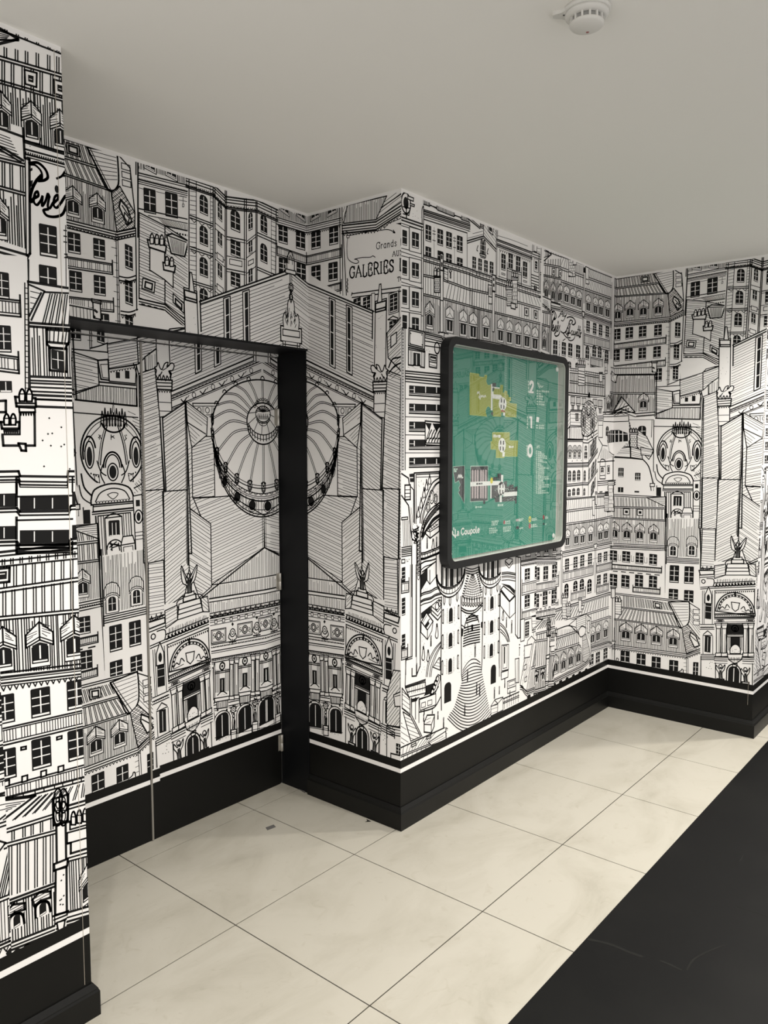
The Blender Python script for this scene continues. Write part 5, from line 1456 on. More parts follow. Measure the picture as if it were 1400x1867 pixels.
WINS(w6, [300, 685, 445, 715, 555, 735, 688, 765], 70, 235, s6); WINS(w6, [540, 990, 672, 1010], 60, 130, s6, rows=2, arch=True)
L(w6, 370, 590, 370, 830, w=HT); L(w6, 620, 650, 620, 900, w=HT)

# B5: the long roof in front, with its dormers
s5 = slope(w4, 400, 730, 1335, 965)
ER(w1, 440, 1215, 1200, 1440, 1440, 1530, 1440, 2000, 440, 2000); ER(w3, 0, 960, 1340, 1390, 1340, 2400, 0, 2400); ER(w2, 440, 60, 1400, 60, 1400, 1250, 440, 1100)
top = lambda o: w1(440, 1215 + o, 1200, 1440 + o) + w3(0 + 60, 975 + o, 1340, 1385 + o)
for o, w in ((0, TK), (28, TN), (72, MD), (100, MD)): INK.line(top(o), w)
RIBS(w1, 16, 445, 1245, 1420, 1530, 1420, 1580, 445, 1310); RIBS(w3, 22, 60, 990, 1150, 1330, 1150, 1385, 60, 1055)
RIBS(w1, 8, 445, 1320, 720, 1400, 720, 1600, 445, 1545); RIBS(w3, 9, -60, 1010, 350, 1130, 340, 1370, -60, 1270); RIBS(w1, 6, 930, 1450, 1250, 1540, 1250, 1740, 930, 1680); RIBS(w3, 5, 410, 1165, 590, 1215, 590, 1440, 410, 1390); RIBS(w3, 9, 790, 1290, 1190, 1410, 1280, 1590, 790, 1480)
md = lambda o: w1(440, 1545 + o, 720, 1600 + o, 850, 1650 + o) + w3(-60, 1265 + o, 350, 1355 + o, 590, 1435 + o, 790, 1490 + o, 1340, 1650 + o)
for o in (0, 30): INK.line(md(o), MD)
RIBS(w2, 6, 445, 130, 720, 190, 720, 460, 445, 420); RIBS(w3, 10, -60, 1300, 350, 1390, 340, 1640, -60, 1560); RIBS(w2, 9, 850, 260, 1300, 350, 1300, 620, 790, 500); RIBS(w4, 6, 400, 470, 590, 530, 590, 760, 400, 720); RIBS(w4, 14, 790, 590, 1340, 740, 1340, 930, 790, 810)
lo = lambda o: w2(440, 425 + o, 720, 490 + o, 790, 500 + o, 1400, 670 + o) + w4(400, 735 + o, 1340, 965 + o)
for o in (0, 28): INK.line(lo(o), MD)
p = w4(1150, 470, 1340, 450, 1340, 700); INK.erase(p); INK.line(p, MD, True); L(w4, 1165, 480, 1320, 700, w=MD)
for k in range(5): L(w4, 1190 + k * 25, 490 + k * 35, 1335, 500 + k * 35, w=HT)
HA(w2, 'v', .0045, 440, 460, 720, 520, 720, 1110, 440, 1060); HA(w2, 'v', .0045, 785, 540, 1400, 700, 1400, 1210, 790, 1090); HA(w4, 'v', .0045, 0, 640, 1335, 1000, 1335, 1420, 0, 1200)
DOR(w2, 545, 790, 160, 480, s5)
DORS(w2, [885, 870, 1115, 930, 1285, 975], 135, 470, s5, 'ped'); DOR(w4, 240, 1000, 115, 400, s5, 'ped')
DORS(w4, [490, 1050, 640, 1085, 790, 1120, 940, 1150, 1077, 1190, 1218, 1225], 110, 420, s5, 'ped')
for x, y in ((930, 735), (700, 520)): B(w4, x - 30, y - 70, x + 30, y - 55, x + 30, y + 70, x - 30, y + 55, w=MD); BK(w4, x - 12, y - 35, x + 12, y - 30, x + 12, y + 35, x - 12, y + 30)
B(w4, 1060, 710, 1115, 725, 1110, 850, 1065, 835, w=MD); BK(w4, 1075, 740, 1100, 745, 1100, 815, 1075, 810)
# poles, pots and stacks on it
B(w2, 725, -100, 772, -80, 772, 1080, 725, 1080, w=MD); B(w2, 695, 1080, 800, 1090, 770, 1200, 725, 1195, w=MD); L(w2, 725, 535, 772, 545, w=MD)
B(w1, 725, 1180, 775, 1200, 772, 1480, 722, 1470, w=TK); BK(w1, 738, 1210, 762, 1220, 760, 1290, 738, 1280); BK(w1, 738, 1330, 762, 1340, 760, 1420, 738, 1410)
CHIM(w1, 625, 1570, 718, 1850, True, .1); POTS(w1, 2, 615, 1560, 715, 1580, 140)
B(w1, 785, 1430, 855, 1460, 850, 1660, 785, 1620, w=MD); HA(w1, (785, 1470, 855, 1500), .010, 785, 1430, 855, 1460, 850, 1660, 785, 1620); S(w1, 895, 1450, 880, 1500, 895, 1520, 890, 1590, 905, 1600, 905, 1510, 920, 1480, w=MD)
B(w4, 345, 100, 405, 120, 400, 390, 350, 375, w=TK); BK(w4, 362, 150, 385, 158, 385, 210, 362, 205); BK(w4, 362, 250, 385, 255, 385, 310, 362, 305); B(w4, 348, 390, 395, 395, 380, 1075, 348, 1070, w=MD)
B(w4, 280, 270, 345, 290, 345, 600, 285, 595, w=MD); HA(w4, 'v', .005, 295, 310, 340, 320, 340, 450, 295, 445); L(w4, 283, 470, 340, 485, w=MD)
CHIM(w4, 685, 130, 775, 660, True, .12); POTS(w4, 3, 675, 135, 785, 150, 110); CHIM(w4, 595, 290, 685, 630, True, .2); POTS(w4, 3, 590, 295, 690, 310, 100)
B(w4, 665, 580, 745, 600, 740, 690, 665, 670, w=TK)
L(w4, 1340, 440, 1335, 1460, w=MD)
INK.line(w2(440, 1070, 720, 1120) , MD); LL(w2, 790, 1095, 860, 1110, gap=.02); L(w4, 0, 1190, 180, 1220, 290, 1240, 440, 1270, 590, 1310, 740, 1350, 1335, 1450, w=MD)

# B1: corner house with framed windows
ER(w1, 60, 60, 432, 200, 432, 2000, 60, 2000); ER(w2, 60, 0, 440, 0, 440, 1090, 60, 1060)
L(w1, 60, 62, 430, 195, w=TK); L(w1, 60, 95, 430, 228, w=MD)
u, v = w1.pt(140, 330); INK.line(ell(u, v, .030, .040, n=24), TK); INK.fill(ell(u, v, .017, .024, n=16)[:-1]); L(w1, 145, 340, 148, 590, w=TK); L(w1, 90, 390, 210, 420, 190, 540, 90, 510, w=MD)
B(w1, 170, 205, 270, 245, 265, 300, 172, 260, w=MD); B(w1, 210, 335, 285, 360, 280, 390, 210, 370, w=MD); DOTS(w1, 220, 420, 400, 620, n=6)
for o, w in ((0, TK), (50, TK), (105, TN)): L(w1, 60, 565 + o, 425, 690 + o, w=w)
S(w1, 432, 380, 410, 460, 415, 690, w=MD); L(w1, 405, 740, 405, 2000, w=TN); L(w1, 435, 780, 435, 2000, w=MD)
L(w2, 405, 300, 400, 1020, w=TN); L(w2, 435, 300, 435, 1060, w=MD)
for yy in (1165, 1680): L(w1, 60, yy - 10, 430, yy + 108, w=TN)
L(w2, 130, 740, 430, 805, w=TN)
s = slope(w1, 90, 680, 425, 780)
for V, y in ((w1, 965), (w1, 1475), (w2, 525), (w2, 965)): WIN(V, 300, y, 118, 270 if y < 1400 else 260, s, rows=2, cols=2, frame=.016); WIN(V, 118, y - 45, 78, 260, s, rows=2, cols=1, frame=.014)
for k in range(40): L(w7, 62, 20 + k * 44, 85, 22 + k * 44, w=HT)
ER(w7, 55, -300, 108, -300, 108, 1760, 55, 1700); L(w7, 60, -330, 60, 1740, w=MD); L(w7, 85, -330, 85, 1740, w=TN); L(w7, 106, -330, 106, 1760, w=MD)
for k in range(46): L(w7, 62, -300 + k * 44, 84, -298 + k * 44, w=HT)
# sign board, portal and entry phone
ER(w2, 130, 1020, 760, 1120, 720, 1800, 130, 1760)
B(w2, 190, 1010, 460, 1078, 455, 1372, 182, 1305, w=TK); B(w2, 208, 1048, 432, 1100, 428, 1335, 205, 1280, w=MD)
for x, y in ((222, 1100), (408, 1125), (212, 1270), (415, 1295)): BK(w2, x - 8, y - 12, x + 8, y - 8, x + 8, y + 12, x - 8, y + 8)
for o, w in ((0, MD), (30, TK), (62, TN), (95, MD)): L(w2, 470, 1080 + o, 760, 1150 + o, w=w)
L(w2, 470, 1230, 740, 1275, w=MD); L(w2, 470, 1310, 720, 1345, w=MD)
B(w2, 182, 1340, 462, 1402, 455, 1685, 385, 1670, 385, 1650, 265, 1640, 262, 1650, 180, 1635, w=TK); L(w2, 190, 1375, 455, 1420, w=MD); BK(w2, 265, 1425, 382, 1442, 382, 1652, 265, 1638); ER(w2, 312, 1450, 326, 1452, 326, 1640, 312, 1638)
for x in (215, 240, 405, 430): L(w2, x, 1400 + (x - 200) * .14, x, 1640 + (x - 200) * .1, w=TN)
B(w2, 532, 1452, 668, 1480, 662, 1692, 535, 1668, w=TK); B(w2, 555, 1490, 650, 1510, 648, 1570, 556, 1550, w=MD); L(w2, 560, 1510, 645, 1528, w=MD); L(w2, 535, 1580, 665, 1605, w=MD); HA(w2, (535, 1600, 665, 1640), .010, 540, 1595, 660, 1615, 660, 1680, 540, 1660)
u, v = w2.pt(668, 1350); INK.line(ell(u, v, .018, .024, n=14), TK); DOTS(w2, 480, 1360, 560, 1420, n=5); DOTS(w2, 150, 1660, 380, 1720, n=8)
for y, w in ((283, TK), (315, MD), (358, TK), (392, TK), (432, MD)): L(w7, 110, y, 640, y + 50, w=w)
# ribbon windows
for k in range(5):
    y = 487 + k * 256; d = (32, 20, 8, 0, -8)[k]
    BK(w7, 162, y, 640, y + d, 640, y + 96 + d, 162, y + 104)
    for x in (235, 395, 550): ER(w7, x - 7, y + 16, x + 7, y + 17, x + 7, y + 92 + d * .4, x - 7, y + 92 + d * .4)
    ER(w7, 170, y + 56, 228, y + 58, 228, y + 66, 170, y + 64)
    L(w7, 162, y + 112, 640, y + 112 + d, w=TN); L(w7, 162, y + 138, 640, y + 138 + d, w=TK); L(w7, 112, y + 190, 640, y + 190 + d * .8, w=TN)
B(w7, 388, 992, 640, 1015, 640, 1345, 390, 1330, w=TK); L(w7, 390, 1305, 640, 1308, w=MD)
BK(w7, 395, 1015, 480, 1025, 448, 1135); BK(w7, 500, 1028, 640, 1030, 545, 1140)
for k in range(6): L(w7, 400 + k * 40, 1290, 415 + k * 40, 1240, 435 + k * 40, 1240, 450 + k * 40, 1180, 480 + k * 40, 1120, w=TK)
L(w7, 395, 1020, 450, 1120, 395, 1290, w=MD); L(w7, 500, 1030, 550, 1140, 480, 1290, w=MD)

# --- church portal and its street (lower left)
ER(v1, 60, 150, 640, 130, 640, 1900, 60, 1900)
BK(v1, 178, 205, 250, 195, 250, 330, 190, 330); ER(v1, 185, 255, 240, 252, 240, 268, 185, 270)
B(v1, 255, 190, 640, 170, 640, 1200, 262, 1050, w=TK); B(v1, 282, 215, 640, 195, 640, 1200, 285, 1050, w=MD); L(v1, 285, 255, 640, 245, w=TN); DOTS(v1, 300, 290, 400, 420, n=8, r=.002)
p = spline(v1(345, 960, 360, 820, 410, 650, 470, 480, 540, 340, 640, 265), 5)
INK.erase(p + v1(640, 1300, 345, 1300)); INK.line(p, TK)
for o in (22, 40): S(v1, 345 + o, 970, 365 + o, 830, 415 + o, 670, 475 + o, 510, 548 + o, 380, 640, 300 + o, w=MD)
S(v1, 350, 1160, 380, 1000, 440, 850, 520, 740, 640, 650, w=TK)
for o in (24, 48, 74): S(v1, 355 + o * .4, 1180, 388 + o * .5, 1020, 450 + o * .6, 880 + o * .3, 530 + o * .5, 765 + o * .5, 640, 660 + o * 1.2, w=MD)
for k in range(16):
    t = k / 15; x, y = 372 + 250 * t, 1060 - 380 * t ** .7
    INK.line(ell(*v1.pt(x + 12, y + 20), .010, .012, n=8), TN)
for x, y, r_ in ((525, 560, .022), (585, 590, .016), (470, 720, .016)): INK.line(ell(*v1.pt(x, y), r_ * .8, r_ * 1.3, n=18), MD); INK.line(ell(*v1.pt(x, y), r_ * .4, r_ * .8, n=14), TN)
for k in range(40): DOTS(v1, 400, 880, 640, 400, n=1, r=.002)
p = spline(v1(365, 1240, 400, 1120, 460, 1010, 540, 890, 640, 820), 4) + v1(640, 880) + spline(v1(640, 880, 560, 940, 480, 1050, 400, 1190), 4); INK.fill(p)
for x, y, h in ((318, 800, 90), (362, 660, 90), (405, 500, 90), (445, 380, 90), (492, 290, 90)):
    S(v1, x - 22, y + 90, x - 20, y + 20, x - 6, y - h * .4, x, y - h, x + 8, y - h * .4, x + 20, y + 20, x + 18, y + 70, w=MD); INK.line(ell(*v1.pt(x, y + 20), .009, .016, n=10), TN)
# pier
ER(v1, 215, 960, 352, 1000, 358, 2400, 215, 2400)
for x, w in ((215, TK), (290, MD), (300, TN), (352, TK), (330, TN)): L(v1, x, 1100, x + (x - 215) * .05, 2100, w=w)
ER(v2, 245, 0, 388, 0, 385, 1740, 320, 1850, 245, 1560)
for x, w in ((245, TK), (312, MD), (322, TN), (385, TK)): L(v2, x, 0, x - 3, 1700 if x > 320 else 1560, w=w)
L(v2, 382, 1640, 382, 1730, 325, 1850, 325, 1680, w=MD); L(v3, 165, 210, 215, 205, 255, 100, w=TK); L(v3, 165, 120, 165, 210, w=TK); L(v3, 215, 80, 215, 205, w=MD)
for k in range(14): S(v1, 205 + rnd.uniform(0, 120), 1000 + k * 18, 230 + rnd.uniform(0, 100), 1040 + k * 18, 260 + rnd.uniform(0, 70), 1010 + k * 20, w=MD)
for k in range(9): L(v1, 300, 1260 + k * 60, 340, 1230 + k * 60, w=TN); INK.line(ell(*v1.pt(322, 1280 + k * 64), .008, .014, n=8), TN)
# left lean-to
p = v1(60, 540, 160, 700, 215, 1180, 215, 1330, 60, 1340); INK.erase(p); L(v1, 60, 540, 165, 690, 215, 1190, w=TK); L(v1, 60, 200, 165, 270, 180, 380, w=TK)
B(v1, 110, 378, 195, 375, 195, 600, 110, 605, w=TK)
for k in range(3): L(v1, 110, 450 + k * 55, 195, 448 + k * 55, w=TN)
L(v1, 200, 400, 245, 450, 245, 950, w=MD); HA(v1, (150, 690, 215, 1180), .009, 170, 700, 245, 760, 245, 960, 215, 1150)
B(v1, 60, 880, 155, 870, 155, 905, 60, 915, w=MD)
for k in range(6): L(v1, 80 + k * 22, 925, 88 + k * 22, 1320, w=TN)
for o in (0, 30, 55, 80, 110, 140): L(v1, 60, 1345 + o, 215, 1320 + o, w=MD)
B(v1, 60, 1530, 110, 1525, 110, 1580, 60, 1585, w=MD); DOTS(v1, 130, 1530, 200, 1560, n=4, r=.003)
for y0 in (40, 560, 1180): WIN(v2, 98, y0 + 150, 60, 300, .05, rows=4, cols=1)
BALC(v2, .045, 62, 300, 190, 280); BALC(v2, .045, 62, 1440, 170, 1410); L(v2, 215, 0, 215, 1560, w=TN); L(v2, 135, 1590, 245, 1560, w=MD); L(v2, 135, 1620, 245, 1590, w=MD); L(v2, 135, 1600, 135, 1867, w=MD)
# street scene: kiosks and walkers
def person(V, x, y, h):
    u, v = V.pt(x, y); hh = V.size(x, y, 10, h)[1]
    INK.line(ell(u, v + hh * .38, hh * .075, hh * .10, n=8), TN); INK.fill([(u - hh * .09, v + hh * .25), (u + hh * .09, v + hh * .25), (u + hh * .07, v - hh * .05), (u - hh * .07, v - hh * .05)])
    INK.line([(u - hh * .04, v - hh * .05), (u - hh * .06, v - hh * .5)], MD); INK.line([(u + hh * .04, v - hh * .05), (u + hh * .05, v - hh * .5)], MD)
def lady(V, x, y, h):
    u, v = V.pt(x, y); hh = V.size(x, y, 10, h)[1]
    INK.fill(ell(u, v + hh * .38, hh * .09, hh * .10, n=8)[:-1]); INK.line(spline([(u - hh * .06, v + hh * .26), (u - hh * .08, v + hh * .02), (u - hh * .16, v - hh * .28), (u - hh * .05, v - hh * .46), (u + hh * .08, v - hh * .45), (u + hh * .15, v - hh * .25), (u + hh * .06, v + .02), (u + hh * .06, v + hh * .26)], 3), MD, True)
for V, x, y, h in ((v1, 455, 1270, 170), (v2, 565, 1290, 180), (v3, 300, 690, 80), (v3, 465, 660, 90), (v3, 305, 620, 60), (v3, 400, 610, 60), (v3, 530, 740, 110), (v1, 600, 1250, 150)): person(V, x, y, h)
for V, x, y, h in ((v1, 545, 1290, 190), (v2, 665, 1120, 270), (v2, 435, 1500, 260), (v2, 515, 1540, 220)): lady(V, x, y, h)
B(v1, 440, 1080, 640, 900, 640, 1090, 500, 1200, 430, 1130, w=TK); L(v1, 440, 1080, 500, 1100, 640, 1010, w=MD); L(v1, 500, 1100, 500, 1200, w=MD)
for k in range(4): L(v1, 480 + k * 36, 1050 - k * 22, 490 + k * 36, 1080 - k * 26, 510 + k * 36, 1060 - k * 26, w=MD)
for o, w in ((0, TK), (26, MD), (80, MD), (100, TK)): S(v1, 360, 1430 + o, 420, 1420 + o, 500, 1390 + o, 600, 1350 + o, 640, 1330 + o, w=w)
for k in range(6): L(v1, 380 + k * 40, 1450 - k * 12, 382 + k * 40, 1500 - k * 12, w=TN)
S(v1, 350, 1600, 420, 1560, 520, 1540, 640, 1500, w=TK); S(v1, 350, 1700, 420, 1640, 520, 1600, 640, 1520, w=MD); S(v1, 380, 1720, 460, 1660, 560, 1580, 640, 1530, w=TK)
BK(v2, 395, 170, 500, 60, 500, 260, 400, 430); B(v2, 500, 60, 650, -60, 650, 200, 545, 330, 500, 260, w=MD); L(v2, 545, 90, 545, 330, w=MD); DOTS(v2, 430, 330, 600, 420, n=10)
for o, w in ((0, TK), (30, MD), (110, MD), (135, TK), (190, MD)): S(v2, 395, 500 + o, 450, 470 + o, 560, 440 + o, 640, 390 + o, 740, 360 + o, w=w)
BK(v2, 395, 820, 560, 690, 560, 820, 400, 920); B(v2, 400, 970, 490, 810, 600, 960, 505, 1110, w=TK); B(v2, 400, 970, 505, 1110, 505, 1270, 395, 1150, w=MD); B(v2, 505, 1110, 600, 960, 580, 1120, 505, 1270, w=MD); L(v2, 425, 980, 495, 860, w=TN); L(v2, 460, 1040, 540, 920, w=MD); BK(v2, 460, 1030, 520, 950, 540, 1000, 490, 1070)
B(v2, 570, 700, 700, 590, 745, 700, 680, 800, w=MD); L(v2, 570, 700, 570, 830, 680, 940, 745, 850, w=TK); L(v2, 565, 760, 680, 870, 745, 780, w=MD); INK.line(ell(*v2.pt(670, 700), .014, .016, n=14), MD); INK.line(ell(*v2.pt(715, 650), .012, .014, n=14), MD)
DOTS(v2, 400, 1230, 500, 1340, n=10); DOTS(v2, 400, 1640, 470, 1800, n=8)
for o in (0, 22, 60, 85): S(v2, 480 + o, 1900, 520 + o * .8, 1650 + o, 620 + o * .5, 1440 + o, 730, 1310 + o, w=MD)
HA(v2, (600, 1750, 720, 1780), .012, 600, 1740, 700, 1580, 720, 1580, 720, 1790, box=MD)
for o in (0, 14): L(v3, 85, 325 + o, 320, 245 + o, w=MD)
L(v3, 95, 20, 85, 325, w=MD); B(v3, 90, 345, 320, 275, 325, 400, 130, 450, w=MD); HA(v3, 'v', .010, 100, 345, 315, 280, 318, 370, 120, 420); L(v3, 110, 395, 320, 340, w=MD)
BK(v3, 325, 320, 420, 285, 380, 410, 300, 440, 320, 400); BK(v3, 165, 470, 245, 450, 215, 500, 165, 510)
B(v3, 375, 420, 465, 190, 490, 200, 490, 250, 430, 420, w=MD)
for k in range(4): INK.line(ell(*v3.pt(400 + k * 19, 380 - k * 47), .012, .013, n=10), MD)
for x in (160, 205, 245): L(v3, x, 460 + (x - 160) * -.1, x, 660 + (x - 160), w=MD)
B(v3, 250, 480, 440, 410, 440, 540, 260, 605, w=MD); B(v3, 275, 520, 320, 505, 320, 560, 275, 575, w=TN); B(v3, 345, 495, 395, 480, 395, 535, 345, 550, w=TN); S(v3, 250, 625, 380, 590, 440, 550, 495, 450, w=TK); S(v3, 255, 470, 400, 420, 470, 330, w=TK)
B(v3, 305, 745, 340, 660, 425, 655, 420, 790, 390, 865, 305, 855, w=TK); L(v3, 305, 765, 388, 770, 425, 665, w=MD); L(v3, 388, 770, 388, 862, w=MD); HA(v3, 'h', .010, 325, 690, 400, 690, 385, 750, 310, 750)
HA(v3, (50, 410, 140, 480), .009, 50, 345, 140, 470, 145, 660, 50, 580, box=MD); HA(v3, (70, 650, 280, 740), .010, 60, 620, 150, 680, 265, 910, 150, 960, box=MD); L(v3, 155, 470, 160, 660, 280, 905, w=MD)
HA(v3, (40, 900, 150, 970), .012, 38, 740, 150, 900, 150, 960, 38, 1010)
L(v3, 38, 1035, 540, 805, w=TK); L(v3, 38, 1125, 380, 985, w=MD); L(v3, 38, 1145, 390, 1000, w=MD); RIBS(v3, 9, 40, 1040, 460, 850, 350, 980, 40, 1115); RIBS(v3, 6, 40, 1150, 360, 1010, 330, 1060, 40, 1180)
B(v3, 160, 1005, 212, 980, 210, 1005, 160, 1030, w=MD); B(v3, 332, 915, 384, 895, 382, 918, 332, 938, w=MD)
B(v3, 355, 975, 555, 845, 560, 940, 390, 1010, w=MD); HA(v3, (370, 970, 555, 870), .010, 360, 975, 552, 850, 555, 935, 395, 1005); B(v3, 555, 805, 640, 850, 690, 875, 560, 935, w=MD); HA(v3, (560, 850, 680, 900), .009, 560, 815, 640, 850, 680, 875, 562, 930)

# --- staircases between the towers
p = v5(130, -250, 370, -250, 370, 330, 460, 650, 460, 1000, -50, 1200, -10, 900, 60, 700, 140, 400); INK.erase(p)
for k in range(8): S(v4, 165 - k * 1.5, 860 + k * 30, 230, 838 + k * 29, 345, 815 + k * 29, w=TK)
S(v4, 165, 860, 195, 760, 250, 705, 310, 725, 335, 790, w=TK)
for k in range(3): S(v4, 190, 800 - k * 26, 260, 775 - k * 26, 325, 760 - k * 22, w=TK)
BK(v4, 245, 820, 270, 815, 268, 895, 250, 900); BK(v4, 130, 850, 158, 870, 150, 950, 132, 960); BK(v4, 360, 790, 380, 780, 378, 860, 358, 850); L(v4, 205, 810, 215, 910, w=MD)
DOTS(v4, 150, 1060, 360, 1240, n=30, r=.0016); person(v4, 292, 1110, 160)
for k in range(23):
    t = k / 22
    xl, yl = 150 - 175 * t ** 1.5, 330 + 560 * t
    xr, yr = 350 + 120 * t ** 1.1, 240 + 600 * t
    bl_ = -78 + 250 * t ** .8
    S(v5, xl, yl, xl * .75 + xr * .25, yl * .75 + yr * .25 + bl_ * .75, (xl + xr) / 2, (yl + yr) / 2 + bl_, xl * .25 + xr * .75, yl * .25 + yr * .75 + bl_ * .75, xr, yr, w=MD)
for x, y in ((205, 390), (310, 540), (172, 790), (345, 560)): person(v5, x, y, 130)

# --- two round towers
def tower(V, V2, cx, ring, body, wins, door, edge):
    x, y, rx, ry = ring
    # ring gallery
    c = V.pt(x, y); du = V.size(x, y, rx * 2, 10)[0] / 2; dv = V.size(x, y + ry / 2, 10, ry)[1]
    bl, br = body
    P = [V.pt(*bl[0])] + [V.pt(*q) for q in bl[1:]]
    Q = [V.pt(*q) for q in br]
    ed = [V2.pt(*q) for q in edge]
    INK.erase(P + ed + Q[::-1]); INK.line(P + ed[:1], TK); INK.line(Q + ed[-1:], TK)
    for k in range(60): 
        t = rnd.random(); a = lerp(P[0], P[-1], t); b = lerp(Q[0], Q[-1], t); q = lerp(a, b, rnd.uniform(.08, .92)); INK.fill([(q[0] - .0016, q[1]), (q[0], q[1] - .0016), (q[0] + .0016, q[1]), (q[0], q[1] + .0016)])
    lowr = ell(c[0], c[1], du, dv, 180, 360, 30)
    INK.erase(lowr); INK.erase([(c[0] - du, c[1]), (c[0] - du, c[1] + .09), (c[0] + du, c[1] + .09), (c[0] + du, c[1])])
    for f_, g_, w in ((1, 1, TK), (1, .86, MD), (.98, .66, MD), (.94, .60, TK)): INK.line(ell(c[0], c[1], du * f_, dv * g_, 178, 362, 30), w)
    for k in range(14):
        t = math.radians(195 + k * 150 / 13); INK.line([(c[0] + du * .985 * math.cos(t), c[1] + dv * .68 * math.sin(t)), (c[0] + du * math.cos(t), c[1] + dv * .86 * math.sin(t))], TN)
    for o, w_ in ((-.62, .11), (-.30, .15), (.06, .26), (.46, .15), (.72, .10)):
        yb = c[1] - dv * .60 * math.sqrt(max(0, 1 - (o / .96) ** 2)) * .94
        INK.fill([(c[0] + (o - w_ / 2) * du, yb), (c[0] + (o + w_ / 2) * du, yb), (c[0] + (o + w_ / 2) * du, c[1] + .05), (c[0] + o * du, c[1] + .075), (c[0] + (o - w_ / 2) * du, c[1] + .05)])
        INK.line([(c[0] + (o + w_ * .85) * du, yb), (c[0] + (o + w_ * .85) * du, c[1] + .08)], MD)
    INK.line([(c[0] - du, c[1]), (c[0] - du, c[1] + .09)], TK); INK.line([(c[0] + du, c[1]), (c[0] + du, c[1] + .09)], TK)
    for o in (-.45, -.05, .45): 
        uu = c[0] + o * du; vv = c[1] - dv * .98 * math.sqrt(1 - o * o); INK.line([(uu - .006, vv), (uu - .006, vv - .03), (uu, vv - .042), (uu + .006, vv - .03), (uu + .006, vv)], MD)
    for (wx, wy) in wins:
        u, v = V.pt(wx, wy); w_, h_ = V.size(wx, wy, cx * .42, cx * 1.75)
        win_uv(u, v, w_, h_, 0, rows=1, cols=1, arch=True, sill=True)
        for k in range(9): 
            for o in (-1, 1): INK.fill(ell(u + o * w_ * .95, v - h_ * .4 + k * h_ * .11, .0022, .003, n=6)[:-1])
        for o, f_ in ((-1, .5), (1, .42)):
            uu = u + o * w_ * 2.1
            INK.fill([(uu - w_ * .22, v - h_ * .36), (uu + w_ * .22, v - h_ * .42), (uu + w_ * .22, v + h_ * .52), (uu, v + h_ * .58), (uu - w_ * .22, v + h_ * .5)])
            INK.erase([(uu - w_ * .05 * o, v - h_ * .3), (uu + w_ * .12 * o, v - h_ * .3), (uu + w_ * .12 * o, v + h_ * .45), (uu - w_ * .05 * o, v + h_ * .45)])
    u, v = V2.pt(*door[:2]); w_, h_ = V2.size(*door)
    win_uv(u, v, w_, h_, 0, rows=1, cols=1, arch=True, sill=False)
tower(v2, v3, 150, (905, 130, 245, 415), ([(745, 545), (738, 1300), (732, 1900)], [(1075, 540), (1080, 1300), (1085, 1860)]), [(903, 860), (897, 1285), (892, 1720)], (578, 395, 80, 230), [(505, 600), (530, 630), (620, 625), (655, 560), (745, 260)])
# cone roof between them
p = v4(265, 222, 388, 560, 375, 600, 250, 660, 135, 620, 150, 560); INK.erase(p)
for o in (0, 1): S(v4, 130, 620 + o * 28, 200, 658 + o * 28, 290, 648 + o * 28, 385, 560 + o * 28, w=TK)
for k in range(11):
    t = k / 10; y = 240 + 270 * t; hw = 12 + 95 * t
    S(v4, 262 - hw, y - 5, 265, y + 14, 268 + hw, y - 12, w=TN)
for k in range(9): L(v4, 262 + (k - 4) * 3, 235, 258 + (k - 4) * 27, 505, w=HT)
for k in range(8):
    x = 155 + k * 29; y = 560 - abs(k - 3.5) * 3; S(v4, x - 12, y - 50, x - 14, y + 20, x, y + 50, x + 12, y + 20, x + 8, y - 50, w=MD); BK(v4, x - 7, y + 5, x + 5, y + 5, x, y + 42)
for k in range(10):
    t = k / 9
    BK(v4, 205 - 65 * t, 215 + 260 * t, 235 - 70 * t, 225 + 260 * t, 228 - 70 * t, 240 + 260 * t, 200 - 65 * t, 230 + 260 * t); BK(v4, 300 + 50 * t, 215 + 220 * t, 322 + 52 * t, 205 + 220 * t, 325 + 52 * t, 222 + 220 * t, 305 + 50 * t, 232 + 220 * t)
for o in (0, 30, 60): S(v4, 185, 160 + o, 260, 175 + o, 335, 150 + o, w=MD)
L(v4, 128, 690, 130, 820, 175, 850, w=MD); DOTS(v4, 140, 690, 360, 710, n=6, r=.003)
tower(v4, v5, 92, (487, 125, 150, 265), ([(385, 380), (378, 800), (372, 1240)], [(580, 370), (575, 800), (570, 1230)]), [(486, 570), (483, 848), (480, 1118)], (503, 375, 60, 215), [(365, 330), (430, 540), (460, 560), (540, 470), (572, 300)])
L(v5, 572, -200, 572, 400, w=MD); L(v5, 590, 0, 590, 400, w=TN)
# right of the towers
ER(v4, 590, 40, 760, 20, 760, 1250, 590, 1250)
B(v4, 640, 75, 680, 50, 725, 60, 725, 110, 685, 165, 640, 110, w=MD); L(v4, 640, 85, 685, 130, 725, 75, w=TK)
for o, w in ((0, MD), (18, TK), (45, MD), (62, TN), (90, MD)): S(v4, 600, 215 + o, 680, 210 + o, 760, 225 + o, w=w)
BK(v4, 590, 340, 690, 360, 755, 420, 750, 470, 690, 400); B(v4, 590, 410, 620, 370, 750, 480, 690, 545, w=TK); L(v4, 590, 425, 690, 560, 750, 490, w=MD); B(v4, 585, 430, 690, 555, 690, 740, 585, 600, w=MD); B(v4, 690, 555, 755, 490, 755, 680, 690, 745, w=MD)
person(v4, 655, 790, 120); person(v4, 715, 840, 150); lady(v4, 615, 710, 120); DOTS(v4, 600, 850, 740, 1010, n=14)
for o in (0, 25, 70, 100): S(v4, 585, 800 + o, 640, 860 + o, 680, 960 + o, 700, 1100 + o, w=MD)
